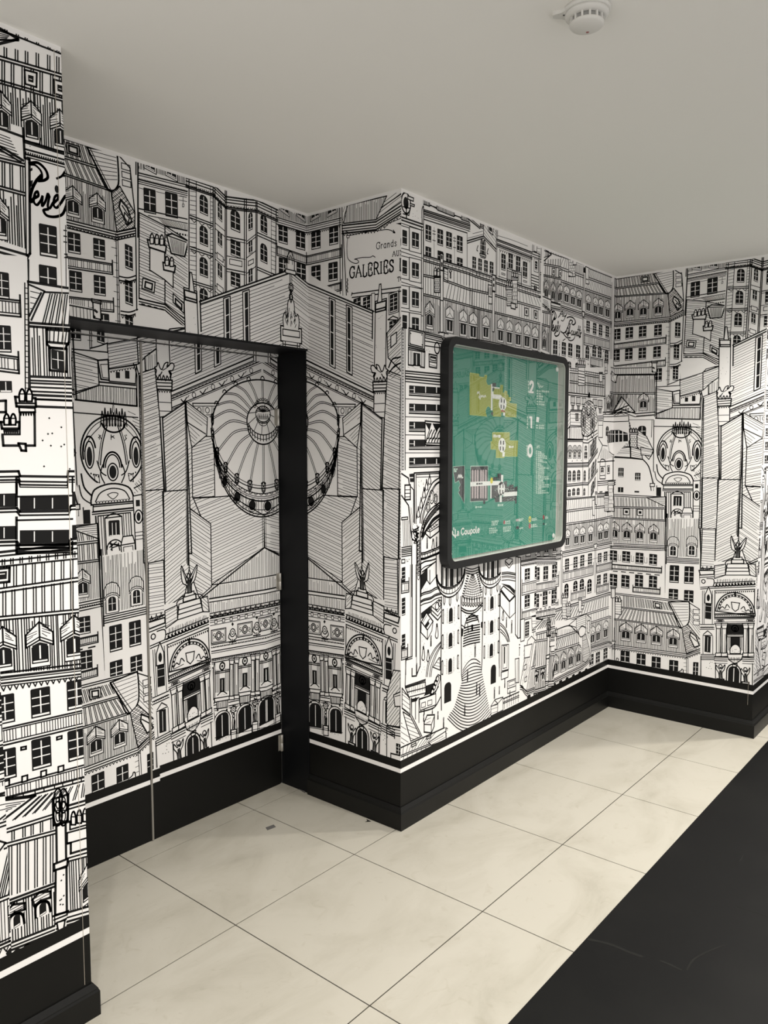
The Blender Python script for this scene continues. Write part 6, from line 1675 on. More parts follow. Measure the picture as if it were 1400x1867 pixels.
BK(v4, 590, 1040, 615, 1050, 612, 1250, 590, 1250); LL(v4, 700, 1090, 860, 1030, gap=.016, w=TK); B(v4, 705, 1110, 805, 1080, 805, 1170, 710, 1205, w=MD); L(v4, 700, 1215, 800, 1175, w=TK)
ER(v5, 590, 20, 800, -20, 800, 760, 590, 820)
B(v5, 600, 40, 680, 30, 678, 320, 600, 340, w=MD); B(v5, 615, 50, 662, 45, 660, 300, 615, 310, w=TN); BK(v5, 625, 60, 640, 58, 638, 250, 625, 255); B(v5, 595, 355, 675, 330, 672, 410, 595, 440, w=MD)
B(v5, 665, 460, 765, 425, 762, 570, 668, 600, w=MD); B(v5, 680, 470, 752, 445, 750, 490, 680, 515, w=TN); L(v5, 668, 545, 762, 510, w=MD); B(v5, 755, 200, 800, 190, 800, 470, 760, 475, w=MD); HA(v5, 'v', .008, 770, 200, 800, 195, 800, 465, 772, 470)
person(v5, 635, 480, 100); person(v5, 515, 590, 130); person(v5, 572, 560, 90); person(v5, 695, 600, 70)
L(v5, 620, 660, 800, 580, w=TK); L(v5, 620, 700, 800, 620, w=MD); L(v5, 620, 715, 800, 640, w=MD); RIBS(v5, 7, 620, 665, 800, 590, 800, 690, 620, 780)
p = v5(475, 745, 520, 670, 615, 640, 615, 790, 475, 860); INK.erase(p); INK.line(p, MD, True); L(v5, 475, 750, 555, 715, 615, 645, w=MD); L(v5, 520, 680, 555, 715, 550, 830, w=MD); HA(v5, (480, 780, 540, 760), .012, 478, 755, 550, 722, 545, 825, 478, 855)
B(v4, 762, 30, 818, 40, 812, 970, 785, 975, 758, 930, w=TK); L(v4, 790, 35, 785, 970, w=MD)

# --- houses under the map, right
sl = slope(v6, 60, 370, 395, 290)
ER(v6, 45, 100, 420, 60, 420, 640, 45, 720)
HA(v6, 'v', .0045, 50, 120, 415, 40, 415, 100, 50, 155)
for x, y in ((115, 112), (200, 98), (280, 82), (357, 66)): B(v6, x - 22, y - 30, x + 22, y - 36, x + 22, y + 6, x - 22, y + 12, w=MD)
for o, w in ((0, TK), (12, MD), (26, TN), (38, MD)): L(v6, 50, 165 + o, 415, 100 + o, w=w)
DENT(v6, 55, 205, 415, 142, n=36, h=.007)
WINS(v6, [106, 290, 198, 266, 275, 250, 355, 232], 46, 115, sl, rows=3)
BALC(v6, .060, 58, 372, 395, 295); WINS(v6, [105, 535, 193, 512, 271, 488, 351, 468], 46, 122, sl, rows=3); BALC(v6, .045, 58, 632, 388, 540)
L(v6, 412, 80, 410, 560, w=TN); L(v6, 425, 80, 420, 580, w=MD); B(v6, 408, 75, 438, 70, 432, 105, 415, 110, w=MD)
L(v6, 48, 130, 48, 700, w=MD)
ER(v6, 425, -100, 860, -180, 860, 450, 425, 560)
# roof behind (right of the map): ribs and hooded dormers
ER(v8, 95, 130, 668, 70, 668, 720, 95, 800)
for o, w in ((0, TK), (14, TN), (30, MD), (42, MD)): L(v8, 95, 160 + o, 480, 128 + o, 668, 118 + o, w=w)
RIBS(v8, 16, 130, 205, 480, 180, 480, 275, 140, 318); LL(v8, 135, 322, 480, 278, 668, 262, gap=.010, w=MD); RIBS(v8, 5, 510, 175, 590, 168, 590, 262, 510, 272)
RIBS(v8, 24, 130, 335, 668, 275, 668, 385, 130, 460); LL(v8, 120, 475, 480, 425, 668, 385, gap=.010, w=MD)
HA(v8, 'v', .0045, 120, 490, 668, 400, 668, 680, 120, 775)
sv = slope(v8, 120, 475, 480, 425)
DORS(v8, [155, 640, 256, 620, 330, 610, 422, 595, 535, 575, 602, 560], 60, 205, sv, 'ped')
for o, w in ((0, MD), (18, TK), (40, TN), (60, MD)): L(v8, 95, 800 + o, 480, 722 + o, 660, 685 + o, w=w)
L(v8, 95, 830, 90, 1270, w=MD); L(v8, 470, 100, 468, 620, w=MD); L(v8, 492, 100, 490, 620, w=MD); B(v8, 472, 95, 496, 95, 496, 250, 472, 245, w=TK); BK(v8, 466, 228, 500, 225, 498, 258, 468, 260)
L(v8, 472, 760, 470, 1270, w=MD); L(v8, 486, 760, 484, 1270, w=TN); B(v8, 460, 715, 498, 708, 490, 760, 468, 765, w=MD)
CHIM(v8, 625, 45, 672, 310, True, .12); CHIM(v8, 585, 170, 628, 320, True, .1); B(v8, 612, 290, 656, 282, 652, 335, 612, 340, w=MD); B(v8, 445, 205, 472, 200, 470, 380, 448, 380, w=MD); POTS(v8, 3, 585, 168, 625, 165, 40)
WINS(v8, [150, 952, 248, 930, 326, 910, 415, 890], 46, 142, sv, rows=4); WINS(v8, [527, 875, 595, 858], 42, 118, sv, rows=4)
L(v8, 100, 975, 660, 830, w=HT)
BALC(v8, .055, 105, 1040, 455, 960); BALC(v8, .045, 490, 960, 660, 920)
WINS(v8, [142, 1235, 245, 1215, 322, 1195, 412, 1185], 44, 130, sv, rows=3, arch=True); WINS(v8, [518, 1130, 592, 1112], 42, 120, sv, rows=3)
BALC(v6, .050, 505, 460, 635, 425); BALC(v6, .045, 738, 400, 850, 370)
WINS(v6, [463, 440, 545, 410, 604, 392, 673, 395], 38, 130, sl, rows=3, arch=True); ER(v6, 505, 450, 640, 415, 640, 490, 505, 525); BALC(v6, .05, 505, 462, 638, 425)
# long ribbed roof, lower right
ER(v6, 140, 640, 860, 440, 860, 1240, 140, 1260)
for o, w in ((0, TK), (16, MD), (26, TN)): L(v6, 145, 672 + o, 420, 590 + o, 860, 450 + o, w=w)
B(v6, 145, 672, 255, 672, 150, 800, w=MD); HA(v6, (150, 700, 240, 690), .012, 148, 678, 245, 676, 152, 790)
RIBS(v6, 26, 255, 680, 850, 485, 850, 570, 165, 785, dbl=.007); LL(v6, 150, 800, 850, 580, gap=.010, w=MD); RIBS(v6, 28, 150, 820, 855, 595, 855, 660, 150, 860)
LL(v6, 660, 730, 860, 665, gap=.010, w=MD); HA(v6, 'v', .0045, 680, 745, 860, 685, 855, 900, 680, 945)
DORS(v6, [702, 840, 753, 820, 822, 790], 44, 165, sl, 'ped')
for o, w in ((0, MD), (12, TK), (26, TN), (40, MD)): L(v6, 680, 950 + o, 860, 895 + o, w=w)
WINS(v6, [692, 1070, 750, 1050, 820, 1015], 36, 105, sl, rows=3); DENT(v6, 680, 1000, 860, 945, n=10)
CHIM(v6, 425, 480, 470, 690, True, .1); POTS(v6, 3, 422, 505, 472, 500, 45); CHIM(v6, 462, 560, 500, 670, True, .15); POTS(v6, 2, 460, 580, 500, 575, 40); CHIM(v6, 575, 500, 600, 630); B(v6, 598, 575, 622, 570, 620, 600, 598, 605, w=MD)
# front roof with pointed dormers and turret
ER(v7, 40, 450, 170, 400, 300, 260, 560, 250, 640, 190, 690, 240, 685, 620, 40, 920)
WIN(v7, 104, 340, 36, 145, sl, rows=5, cols=2); B(v7, 45, 250, 80, 240, 78, 440, 45, 450, w=MD)
B(v7, 110, 440, 145, 400, 178, 435, 160, 475, 130, 690, 100, 900, 40, 850, w=MD); HA(v7, (40, 840, 160, 470), .009, 75, 480, 150, 450, 120, 720, 60, 850); B(v7, 80, 490, 150, 470, 130, 590, 80, 600, w=MD); B(v7, 78, 670, 100, 655, 96, 700, 76, 712, w=MD); B(v7, 85, 780, 102, 765, 98, 810, 82, 820, w=MD)
LL(v7, 175, 440, 300, 395, gap=.012, w=MD); RIBS(v7, 12, 180, 450, 295, 415, 285, 625, 145, 680, dbl=.006); LL(v7, 140, 685, 290, 630, gap=.010, w=MD); HA(v7, 'v', .006, 135, 700, 290, 645, 285, 850, 110, 890)
DOR(v7, 193, 765, 42, 140, sl, 'ped'); DOR(v7, 255, 735, 42, 140, sl, 'ped')
B(v7, 288, 370, 315, 370, 312, 560, 288, 565, w=MD); B(v7, 292, 560, 314, 555, 310, 780, 288, 785, w=MD); B(v7, 292, 240, 322, 235, 322, 370, 292, 375, w=TK)
for k in range(3): INK.line(ell(*v7.pt(307, 262 + k * 36), .014, .022, n=10), MD)
S(v7, 320, 370, 400, 330, 490, 305, 540, 345, 580, 385, w=TK); RIBS(v7, 13, 375, 345, 560, 330, 575, 360, 370, 410); LL(v7, 370, 410, 560, 350, gap=.010, w=MD); RIBS(v7, 13, 370, 425, 575, 370, 578, 455, 330, 530, dbl=.006); LL(v7, 310, 545, 580, 460, gap=.010, w=MD)
CHIM(v7, 322, 380, 372, 520, False, .14); POTS(v7, 4, 320, 385, 378, 372, 50)
HA(v7, 'v', .0045, 312, 565, 590, 475, 620, 650, 312, 770)
DORS(v7, [365, 655, 436, 630, 504, 592, 573, 565], 54, 185, sl)
B(v7, 485, 300, 555, 240, 552, 320, w=MD); HA(v7, 'h', .008, 555, 235, 640, 195, 640, 330, 600, 310, 580, 380, 552, 330, box=MD); p = spline(v7(585, 400, 575, 350, 605, 310, 640, 330, 630, 385, 605, 405), 4, True); INK.erase(p); INK.line(p, TK, True)
HA(v7, 'h', .006, 610, 400, 640, 380, 670, 500, 680, 580, 640, 640, 612, 630, box=MD); L(v7, 640, 195, 688, 235, 686, 560, w=MD); HA(v7, (640, 380, 686, 470), .009, 640, 200, 686, 240, 684, 470, 650, 400); B(v7, 655, 262, 675, 256, 672, 370, 655, 370, w=MD)
for o, w in ((0, MD), (14, TK), (30, MD)): S(v7, 105, 895 + o, 300, 815 + o, 480, 725 + o, 620, 655 + o, 680, 600 + o, w=w)
DENT(v7, 110, 930, 300, 850, 480, 760, 620, 690, n=40, h=.010)
for o in (0, 18, 36): S(v7, 40, 850 + o, 60, 855 + o, 75, 880 + o, 95, 905 + o, 110, 912 + o, w=MD)
for k in range(10): INK.fill(ell(*v7.pt(120 + k * 58, 955 - k * 27), .020, .012, n=12)[:-1])

# --- right of the map: pepper-pot roof and round-window houses
ER(w6, 525, 1030, 1150, 1020, 1150, 1500, 525, 1500)
LL(w6, 550, 1040, 690, 1055, gap=.012, n=3, w=MD); LL(w6, 800, 1090, 1145, 1150, gap=.012, n=3, w=MD); RIBS(w6, 16, 550, 1050, 1140, 1130, 1140, 1170, 550, 1080)
RIBS(w6, 24, 540, 1110, 1150, 1190, 1145, 1510, 530, 1450, dbl=.005); LL(w6, 545, 1250, 1130, 1330, gap=.012, w=MD); LL(w6, 525, 1455, 1150, 1520, gap=.012, w=TK)
CHIM(w6, 690, 980, 800, 1330, False, .12); POTS(w6, 4, 685, 975, 810, 985, 110)
for k in range(5): L(w6, 690, 1080 + k * 50, 795, 1100 + k * 50, w=MD)
CHIM(w6, 1050, 1110, 1100, 1270); CHIM(w6, 1140, 910, 1185, 1130); DOTS(w6, 1150, 960, 1178, 1110, n=4, r=.006)
L(w6, 1150, 1150, 1145, 1800, w=MD)
ER(w8, 110, 20, 690, 50, 690, 300, 110, 300)
for x, y in ((205, 125), (290, 135), (378, 145), (548, 165), (628, 180)):
    B(w8, x - 32, y - 100, x + 32, y - 95, x + 30, y + 5, x - 30, y, w=MD); RIBS(w8, 4, x - 28, y - 95, x + 28, y - 90, x + 28, y, x - 28, y - 5)
    B(w8, x - 34, y, x + 34, y + 5, x + 26, y + 34, x - 26, y + 30, w=MD); BK(w8, x - 18, y + 34, x + 18, y + 36, x + 16, y + 110, x - 16, y + 108); ER(w8, x - 4, y + 40, x + 3, y + 40, x + 3, y + 108, x - 4, y + 108)
L(w8, 170, 235, 340, 240, w=TK)
HA(w8, (170, 300, 330, 310), .016, 165, 255, 335, 260, 345, 480, 165, 470, box=MD); HA(w8, (125, 330, 165, 270), .014, 125, 300, 165, 255, 165, 470, 118, 540, box=MD)
p = w8(245, 295, 290, 295, 290, 395, 250, 395); INK.erase(p); INK.line(p, TK, True); BK(w8, 258, 305, 280, 305, 280, 380, 258, 380)
HA(w8, 'v', .009, 160, 495, 345, 495, 365, 690, 150, 680, box=MD); B(w8, 115, 540, 155, 500, 152, 680, 112, 680, w=MD)
ER(w8, 95, 690, 590, 690, 590, 1560, 90, 1580)
for y, w in ((688, TK), (702, MD), (722, MD)): L(w8, 105, y, 360, y, w=w)
for x in (160, 235, 305): DOR(w8, x, 880, 66, 200, 0, 'round')
for x in (115, 195, 268, 338): DOTS(w8, x - 4, 1000, x + 4, 1030, n=2, r=.004)
for y, w in ((1060, TK), (1080, TN), (1100, MD), (1118, MD)): L(w8, 95, y, 355, y - 5, 440, y - 10, 600, y - 250, w=w)
for x, y in ((155, 1258), (224, 1255), (295, 1248), (388, 1255)): WIN(w8, x, y, 48 if x < 380 else 34, 175, 0, rows=3, arch=True)
for y, w in ((1385, MD), (1405, TN), (1420, MD)): L(w8, 90, y, 355, y - 25, 440, y - 25, 595, y - 250, w=w)
for x, y in ((150, 1515), (218, 1500), (288, 1495), (382, 1500)): WIN(w8, x, y, 44 if x < 380 else 30, 110, 0, rows=2, arch=True, sill=False)
# pepper pot
p = spline(w8(450, 85, 520, 130, 580, 330, 575, 430, 490, 600, 420, 640, 360, 620, 325, 400, 345, 240, 390, 130), 5); INK.erase(p); INK.line(p, MD, True)
hatch_uv(p, (1, -.35), .010, TN); hatch_uv(p, (1, .35), .012, HT)
INK.line(ell(*w8.pt(452, 175), .030, .055, 190, 350, 14), TK); INK.line(ell(*w8.pt(452, 180), .042, .065, 190, 350, 14), MD); e = ell(*w8.pt(452, 150), .022, .06, n=16); INK.erase(e); INK.line(e, MD); BK(w8, 446, 120, 462, 120, 462, 160, 446, 160)
for x, y in ((370, 410), (510, 440)): INK.line(ell(*w8.pt(x, y), .026, .085, n=18), TK); INK.line(ell(*w8.pt(x, y), .016, .055, n=16), MD); INK.fill(ell(*w8.pt(x, y), .009, .035, n=12)[:-1])
L(w6, 875, 1250, 873, 1600, w=MD); INK.fill(ell(*w6.pt(875, 1500), .012, .018, n=10)[:-1])
S(w8, 360, 625, 420, 650, 490, 610, w=TK); B(w8, 368, 640, 430, 645, 430, 700, 368, 690, w=MD); L(w8, 430, 645, 580, 545, w=TK); L(w8, 430, 700, 590, 590, w=MD); L(w8, 360, 740, 440, 745, 595, 630, w=TK)
for x, y, w_, h_ in ((405, 830, 34, 90), (405, 940, 44, 110)): WIN(w8, x, y, w_, h_, 0, rows=2, arch=(y < 900))
L(w8, 362, 720, 355, 1560, w=MD); L(w8, 455, 740, 445, 1560, w=MD)
for x, y, w_, h_ in ((515, 820, 44, 230), (555, 760, 26, 190), (480, 860, 18, 180), (512, 1150, 44, 200), (555, 1090, 24, 180), (462, 1220, 18, 170), (508, 1450, 44, 200), (545, 1360, 22, 160)): WIN(w8, x, y, w_, h_, .9, rows=3, arch=w_ > 40, sill=False)
L(w8, 600, 640, 585, 1480, w=MD)
# chapel and small gabled house in the corner
ER(w8, 590, 320, 934, 320, 934, 700, 830, 960, 830, 1330, 590, 1330)
for y, w in ((330, MD), (355, TN), (375, MD)): L(w8, 590, y, 680, y - 5, w=w)
B(w8, 595, 400, 670, 400, 665, 660, 600, 660, w=MD); L(w8, 598, 470, 668, 470, w=TN); L(w8, 690, 50, 690, 270, 720, 300, w=MD)
HA(w8, 'v', .006, 700, 0, 934, 0, 934, 60, 830, 200, 820, 265, 700, 260); DOR(w8, 755, 130, 66, 250); L(w8, 670, 270, 820, 268, 934, 180, w=TK); L(w8, 670, 300, 830, 300, 934, 230, w=MD)
B(w8, 680, 340, 934, 335, 934, 420, 680, 410, w=MD); WIN(w8, 738, 560, 42, 150, 0, rows=2, arch=True, sill=False)
p = w8(735, 590, 790, 545, 870, 545, 925, 600, 925, 720, 750, 745); INK.fill(p)
for k in range(6): ER(w8, 760 + k * 26, 555, 766 + k * 26, 555, 764 + k * 26, 735, 758 + k * 26, 735)
ER(w8, 740, 600, 925, 608, 925, 618, 740, 610)
L(w8, 605, 680, 665, 780, 590, 990, w=TK); L(w8, 665, 780, 740, 790, w=MD); L(w8, 740, 700, 770, 880, 830, 930, w=MD); HA(w8, 'v', .008, 660, 800, 770, 880, 820, 960, 700, 1010, 620, 980)
p = spline(w8(625, 1080, 635, 1010, 670, 995, 705, 1020, 708, 1080), 4) + w8(708, 1300, 622, 1300); INK.erase(p); INK.line(p, TK, True); WIN(w8, 660, 1165, 44, 90, 0, rows=2, arch=True); L(w8, 625, 1110, 708, 1105, w=MD); L(w8, 630, 1250, 700, 1245, w=MD)
B(w8, 735, 1100, 775, 1095, 775, 1215, 735, 1220, w=MD); BK(w8, 745, 1115, 768, 1112, 768, 1195, 745, 1198); L(w8, 590, 1040, 830, 1020, w=TK); L(w8, 825, 950, 820, 1310, w=MD)
for o, w in ((0, TK), (30, MD), (60, MD)): L(w8, 585, 1345 + o, 835, 1320 + o, w=w)
for x in (640, 725): BK(w8, x - 24, 1495, x + 24, 1490, x + 24, 1510, x - 24, 1515)
CHIM(w8, 755, 1340, 820, 1800, True, .12); CHIM(w8, 695, 1560, 755, 1800, True, .2); CHIM(w8, 555, 1500, 580, 1700)

# --- plain house rows where the wall is hidden by the map (the same stretch shows left of the near wall)
def row(u0, u1, v1_, v0, n, k):
    INK.erase([(u0, v0), (u1, v0), (u1, v1_), (u0, v1_)])
    h = v1_ - v0
    INK.line([(u0, v1_), (u1, v1_)], TK); INK.line([(u0, v1_ - .012), (u1, v1_ - .012)], MD); INK.line([(u0, v1_ - h * .16), (u1, v1_ - h * .16)], MD)
    hatch_uv([(u0, v1_ - h * .16), (u1, v1_ - h * .16), (u1, v1_ - h * .46), (u0, v1_ - h * .46)], (0, 1), .0055)
    for i in range(n): dormer_uv(u0 + (u1 - u0) * (i + .5) / n, v1_ - h * .31, (u1 - u0) / n * .5, h * .26, 0, ('roof', 'ped')[k % 2])
    for o in (.46, .485, .51): INK.line([(u0, v1_ - h * o), (u1, v1_ - h * o)], MD)
    for i in range(n): win_uv(u0 + (u1 - u0) * (i + .5) / n, v1_ - h * .64, (u1 - u0) / n * .42, h * .18, 0); win_uv(u0 + (u1 - u0) * (i + .5) / n, v1_ - h * .89, (u1 - u0) / n * .42, h * .18, 0)
    INK.line([(u0, v1_), (u0, v0)], MD); INK.line([(u1, v1_), (u1, v0)], MD)
for k, (a_, b_, c_, d_, n_) in enumerate(((-2.18, -1.76, 2.03, 1.58, 5), (-1.76, -1.33, 2.03, 1.62, 5), (-2.18, -1.70, 1.58, 1.16, 6), (-1.70, -1.33, 1.62, 1.16, 4))): row(a_, b_, c_, d_, n_, k)

# ---------------------------------------------------------------- the strip seen large on the near wall
n1 = View('N', 0, 0, 3.3333); n2 = View('N', 0, 480, 3.3333); n3 = View('N', 0, 960, 3.3333); n4 = View('N', 0, 1307, 3.3333)
INK.clip = (-1.316, AN + U_N)
INK.erase([(-1.4, 0), (-1.0, 0), (-1.0, 3), (-1.4, 3)])
# roof at the ceiling
sn = slope(n1, 0, 490, 415, 610)
L(n1, -80, 110, 440, 318, w=TK); L(n1, -80, 150, 440, 355, w=MD)
RIBS(n1, 8, -80, 115, 440, 322, 440, 352, -80, 148, dbl=.005)
L(n1, -80, 125, 110, 238, -80, 285, w=TK); L(n1, -80, 240, 110, 246, w=MD)
for k in range(5): L(n1, -60, 170 + k * 18, 60 - k * 5, 212 + k * 6, w=HT)
RIBS(n1, 8, -80, 270, 440, 362, 440, 468, -80, 318, dbl=.006)
LL(n1, -80, 318, 440, 470, gap=.008, w=MD)
RIBS(n1, 9, -80, 345, 440, 490, 440, 615, -80, 480, dbl=.006)
for x, y in ((187, 476), (365, 535)):
    B(n1, x - 38, y - 52, x + 36, y - 32, x + 34, y + 54, x - 34, y + 34, w=MD)
    BK(n1, x - 17, y - 22, x + 17, y - 13, x + 16, y + 28, x - 16, y + 18); ER(n1, x - 10, y + 1, x + 8, y + 6, x + 8, y + 10, x - 10, y + 5)
LL(n1, -80, 465, 440, 615, gap=.007, w=MD)
HA(n1, 'v', .0052, -80, 490, 440, 640, 440, 950, 140, 850, 130, 770, -80, 700, w=TN)
for x, y in ((10, 680), (192, 738), (366, 790)): DOR(n1, x, y, 122, 250, sn)
for o in (0, 12): L(n1, 140, 850 + o, 440, 942 + o, w=MD)
L(n1, 205, 868, 240, 880, 245, 840, w=TN)
L(n1, 148, 905, 440, 985, w=MD); L(n1, 148, 935, 440, 1012, w=MD); DENT(n1, 150, 918, 440, 998, n=22, h=.008, style='b'); L(n1, 165, 955, 440, 1030, w=TN)
DOTS(n1, 160, 870, 210, 900, n=3); DOTS(n1, 320, 905, 360, 930, n=3)
# front roof at the left edge
ER(n1, -80, 745, 140, 820, 150, 960, 165, 1560, -80, 1480)
L(n1, -80, 752, 140, 832, w=TK); L(n1, 140, 780, 150, 960, 178, 970, 182, 1540, 165, 1565, w=TK); L(n1, 152, 960, 160, 1555, w=TN)
for k in range(8): L(n1, -70 + k * 6, 790 + k * 20, 60 + k * 10, 840 + k * 20, w=HT)
L(n1, -80, 850, 10, 895, 140, 975, w=TK); L(n1, -80, 875, 0, 910, 125, 985, w=MD)
LL(n1, -80, 940, 145, 995, gap=.007, w=MD); RIBS(n1, 4, -80, 970, 145, 1010, 148, 1165, -80, 1110, dbl=.006); LL(n1, -80, 1110, 150, 1172, gap=.007, w=MD)
HA(n1, 'v', .0052, -80, 1140, 150, 1195, 158, 1510, -80, 1430, w=TN); DOR(n1, 0, 1325, 112, 260, sn)
B(n1, -80, 1480, 165, 1550, 165, 1580, -80, 1510, w=TK); DENT(n1, -80, 1540, 165, 1612, n=12, style='b', h=.007); L(n1, -80, 1562, 165, 1635, w=MD)
# wall with the shop lettering
L(n1, 172, 1580, 172, 1740, w=MD)
S(n1, 178, 992, 230, 990, 275, 1030, 290, 1075, 270, 1095, 235, 1100, w=.0070)
S(n1, 235, 1098, 255, 1080, 248, 1040, 215, 1005, 185, 1000, w=.0055)
S(n1, 248, 1068, 220, 1100, 195, 1150, 183, 1205, 190, 1225, 215, 1190, w=.0075); BK(n1, 178, 1100, 200, 1095, 195, 1130, 180, 1140); BK(n1, 178, 1030, 195, 1018, 198, 1035, 180, 1045)
S(n1, 210, 1205, 232, 1190, 228, 1165, 212, 1178, 205, 1225, 225, 1245, 250, 1215, w=.0062)
S(n1, 250, 1215, 258, 1195, 255, 1250, 275, 1225, 290, 1180, 300, 1195, w=.0062)
S(n1, 300, 1195, 290, 1250, 302, 1265, 320, 1235, w=.0062); INK.fill(ell(*n1.pt(345, 1150), .006, .010, n=14)[:-1])
S(n1, 320, 1240, 350, 1210, 350, 1185, 332, 1200, 325, 1245, 345, 1262, 372, 1230, w=.0062)
S(n1, 372, 1230, 400, 1190, 405, 1230, 395, 1270, 375, 1305, 330, 1318, 285, 1310, 265, 1280, 290, 1272, w=.0070)
S(n1, 345, 1085, 375, 1070, 400, 1035, 420, 1018, 418, 1060, 440, 1095, w=.0055); L(n1, 385, 1068, 440, 1075, w=.006); L(n1, 410, 1135, 440, 1150, w=.006); S(n1, 395, 1275, 440, 1295, w=.0062)
WIN(n1, 293, 1465, 108, 195, sn * .35, rows=3); WIN(n1, 292, 1690, 108, 150, sn * .2, rows=2, sill=False)
L(n1, 398, 1370, 402, 1740, w=HT)
for y in (1400, 1435, 1470): L(n1, 388, y, 415, y + 4, w=TN)
L(n1, 393, 1545, 408, 1545, 408, 1565, 393, 1565, w=TN)
# left facade with balconies
B(n1, 60, 1600, 160, 1625, 160, 1720, 70, 1700, w=TN)
ER(n2, -80, -60, 165, -40, 185, 830, -80, 830)
WIN(n2, 10, 135, 92, 165, sn * .2, rows=3); BALC(n2, .040, -80, 205, 122, 228)
WIN(n2, 22, 460, 92, 165, .06, rows=3); BALC(n2, .040, -80, 545, 112, 572); WIN(n2, 35, 750, 76, 70, .05, rows=1)
for x in (150, 172, 184): L(n2, x, 120 if x < 180 else 130, x + 4, 800, w=MD if x != 150 else TN)
for k in range(20): L(n2, 152, 150 + k * 32, 172, 152 + k * 32, w=HT)
# roof and framed window
ER(n2, 175, 110, 470, 150, 480, 880, 190, 880)
L(n2, 170, 112, 470, 160, w=TK); L(n2, 172, 128, 270, 170, 190, 345, w=MD); L(n2, 250, 180, 178, 320, w=MD); L(n2, 270, 175, 470, 185, w=MD)
for k in range(4): L(n2, 185, 170 + k * 35, 245 - k * 18, 185 + k * 30, w=HT)
RIBS(n2, 6, 290, 185, 470, 195, 470, 375, 240, 368, dbl=.006); LL(n2, 182, 362, 470, 382, gap=.009, w=TK)
HA(n2, 'v', .0058, 188, 385, 470, 402, 470, 690, 195, 680, w=TN)
B(n2, 285, 402, 422, 412, 418, 480, 405, 500, 398, 520, 305, 512, 285, 492, w=TK); RIBS(n2, 5, 292, 408, 418, 418, 408, 485, 292, 478); L(n2, 285, 478, 418, 490, w=TK)
B(n2, 302, 515, 405, 522, 402, 660, 302, 650, w=TK); WIN(n2, 352, 588, 78, 118, -.06, rows=2, sill=False)
for y in (688, 712, 728, 752, 778, 800, 826): L(n2, 188, y, 480, y + 12, w=TK if y in (688, 800) else MD)
L(n2, 215, 870, 480, 880, w=TK); L(n2, 215, 825, 480, 835, w=MD)
# stepped wall with chimneys
B(n2, 92, 812, 215, 820, 218, 872, 100, 870, w=TK); POTS(n2, 2, 112, 838, 200, 840, 74); L(n2, 95, 850, 215, 852, w=MD)
B(n2, 115, 875, 212, 880, 214, 905, 118, 905, w=MD); DENT(n2, 118, 905, 212, 905, n=6, h=.008); L(n2, 120, 905, 120, 1040, w=MD); L(n2, 210, 905, 212, 1108, 20, 1108, 15, 1050, w=TK)
B(n2, 5, 965, 118, 965, 115, 1005, 12, 1005, w=TK); POTS(n2, 2, 20, 982, 100, 982, 66); DENT(n2, 20, 1010, 112, 1010, n=8, h=.010); L(n2, 12, 1040, 118, 1040, w=MD)
B(n2, 112, 1095, 155, 1098, 158, 1140, 130, 1138, w=TK); B(n2, -80, 840, 35, 835, 35, 905, -80, 905, w=TK); DOTS(n2, 240, 900, 460, 1250, n=10, r=.003)
L(n2, 470, 880, 460, 890, 466, 1045, 490, 1050, w=TK)
# ribbon windows
for o, w in ((0, TK), (32, MD), (52, MD), (66, TN)):
    L(n2, -80, 1268 + o, 112, 1264 + o, 122, 1294 + o, 410, 1298 + o, 414, 1264 + o, 490, 1264 + o, w=w)
def ribbon(y, dy):
    for x0, x1, yy in ((-80, 98, y + dy), (120, 420, y + 18), (438, 500, y - 14)):
        BK(n2, x0, yy, x1, yy - 4, x1, yy + 78, x0, yy + 82)
        for x in ((24,) if x0 < 0 else ((208, 318) if x0 < 200 else ())): ER(n2, x - 3, yy + 6, x + 4, yy + 6, x + 4, yy + 70, x - 3, yy + 70)
    L(n2, 100, y - 60, 100, y + 70, w=TK)
    for o, w in ((0, TK), (22, MD)): L(n2, -80, y + 92 + o, 102, y + 86 + o, 120, y + 108 + o, 418, y + 104 + o, 424, y + 80 + o, 432, y + 72 + o, 500, y + 68 + o, w=w)
    L(n2, 102, y + 160, 440, y + 152, w=MD)
L(n2, 100, 1300, 100, 1400, w=TK); L(n2, 440, 1300, 440, 1390, w=MD); L(n2, 105, 1418, 435, 1412, w=MD)
ribbon(1402, 0); ribbon(1605, -5)
L(n2, 100, 1690, 100, 1760, w=TK); L(n2, 440, 1690, 440, 1740, w=MD)
for y in (1715, 1735, 1755): L(n2, 105, y, 440, y - 10, w=MD)
# zinc roof
s3_ = slope(n3, 0, 550, 500, 500)
L(n3, -80, 165, 510, 100, w=TK)
for y in (-2, 30, 62): L(n3, -80, 190 + y, 510, 130 + y, w=MD)
RIBS(n3, 11, -80, 212, 510, 145, 510, 180, -80, 242, dbl=.006)
RIBS(n3, 10, -80, 255, 510, 192, 510, 300, -80, 388, dbl=.007); LL(n3, -80, 388, 510, 305, gap=.010, w=MD); RIBS(n3, 10, -80, 408, 510, 322, 512, 492, -80, 556, dbl=.007)
B(n3, -80, 265, 58, 250, 56, 335, -80, 350, w=TK); BK(n3, -80, 282, 42, 270, 40, 318, -80, 330); ER(n3, -60, 292, 30, 284, 30, 290, -60, 298)
LL(n3, -80, 556, 512, 500, gap=.009, w=MD)
HA(n3, 'v', .0058, -80, 575, 512, 520, 515, 850, -80, 900, w=TN)
DORS(n3, [20, 745, 242, 716, 452, 676], 165, 275, s3_)
for o, w in ((0, MD), (26, TK), (42, TN), (62, MD), (78, TN)): L(n3, -80, 902 + o, 515, 832 + o, w=w)
DENT(n3, -80, 990, 515, 905, n=16, h=.010)
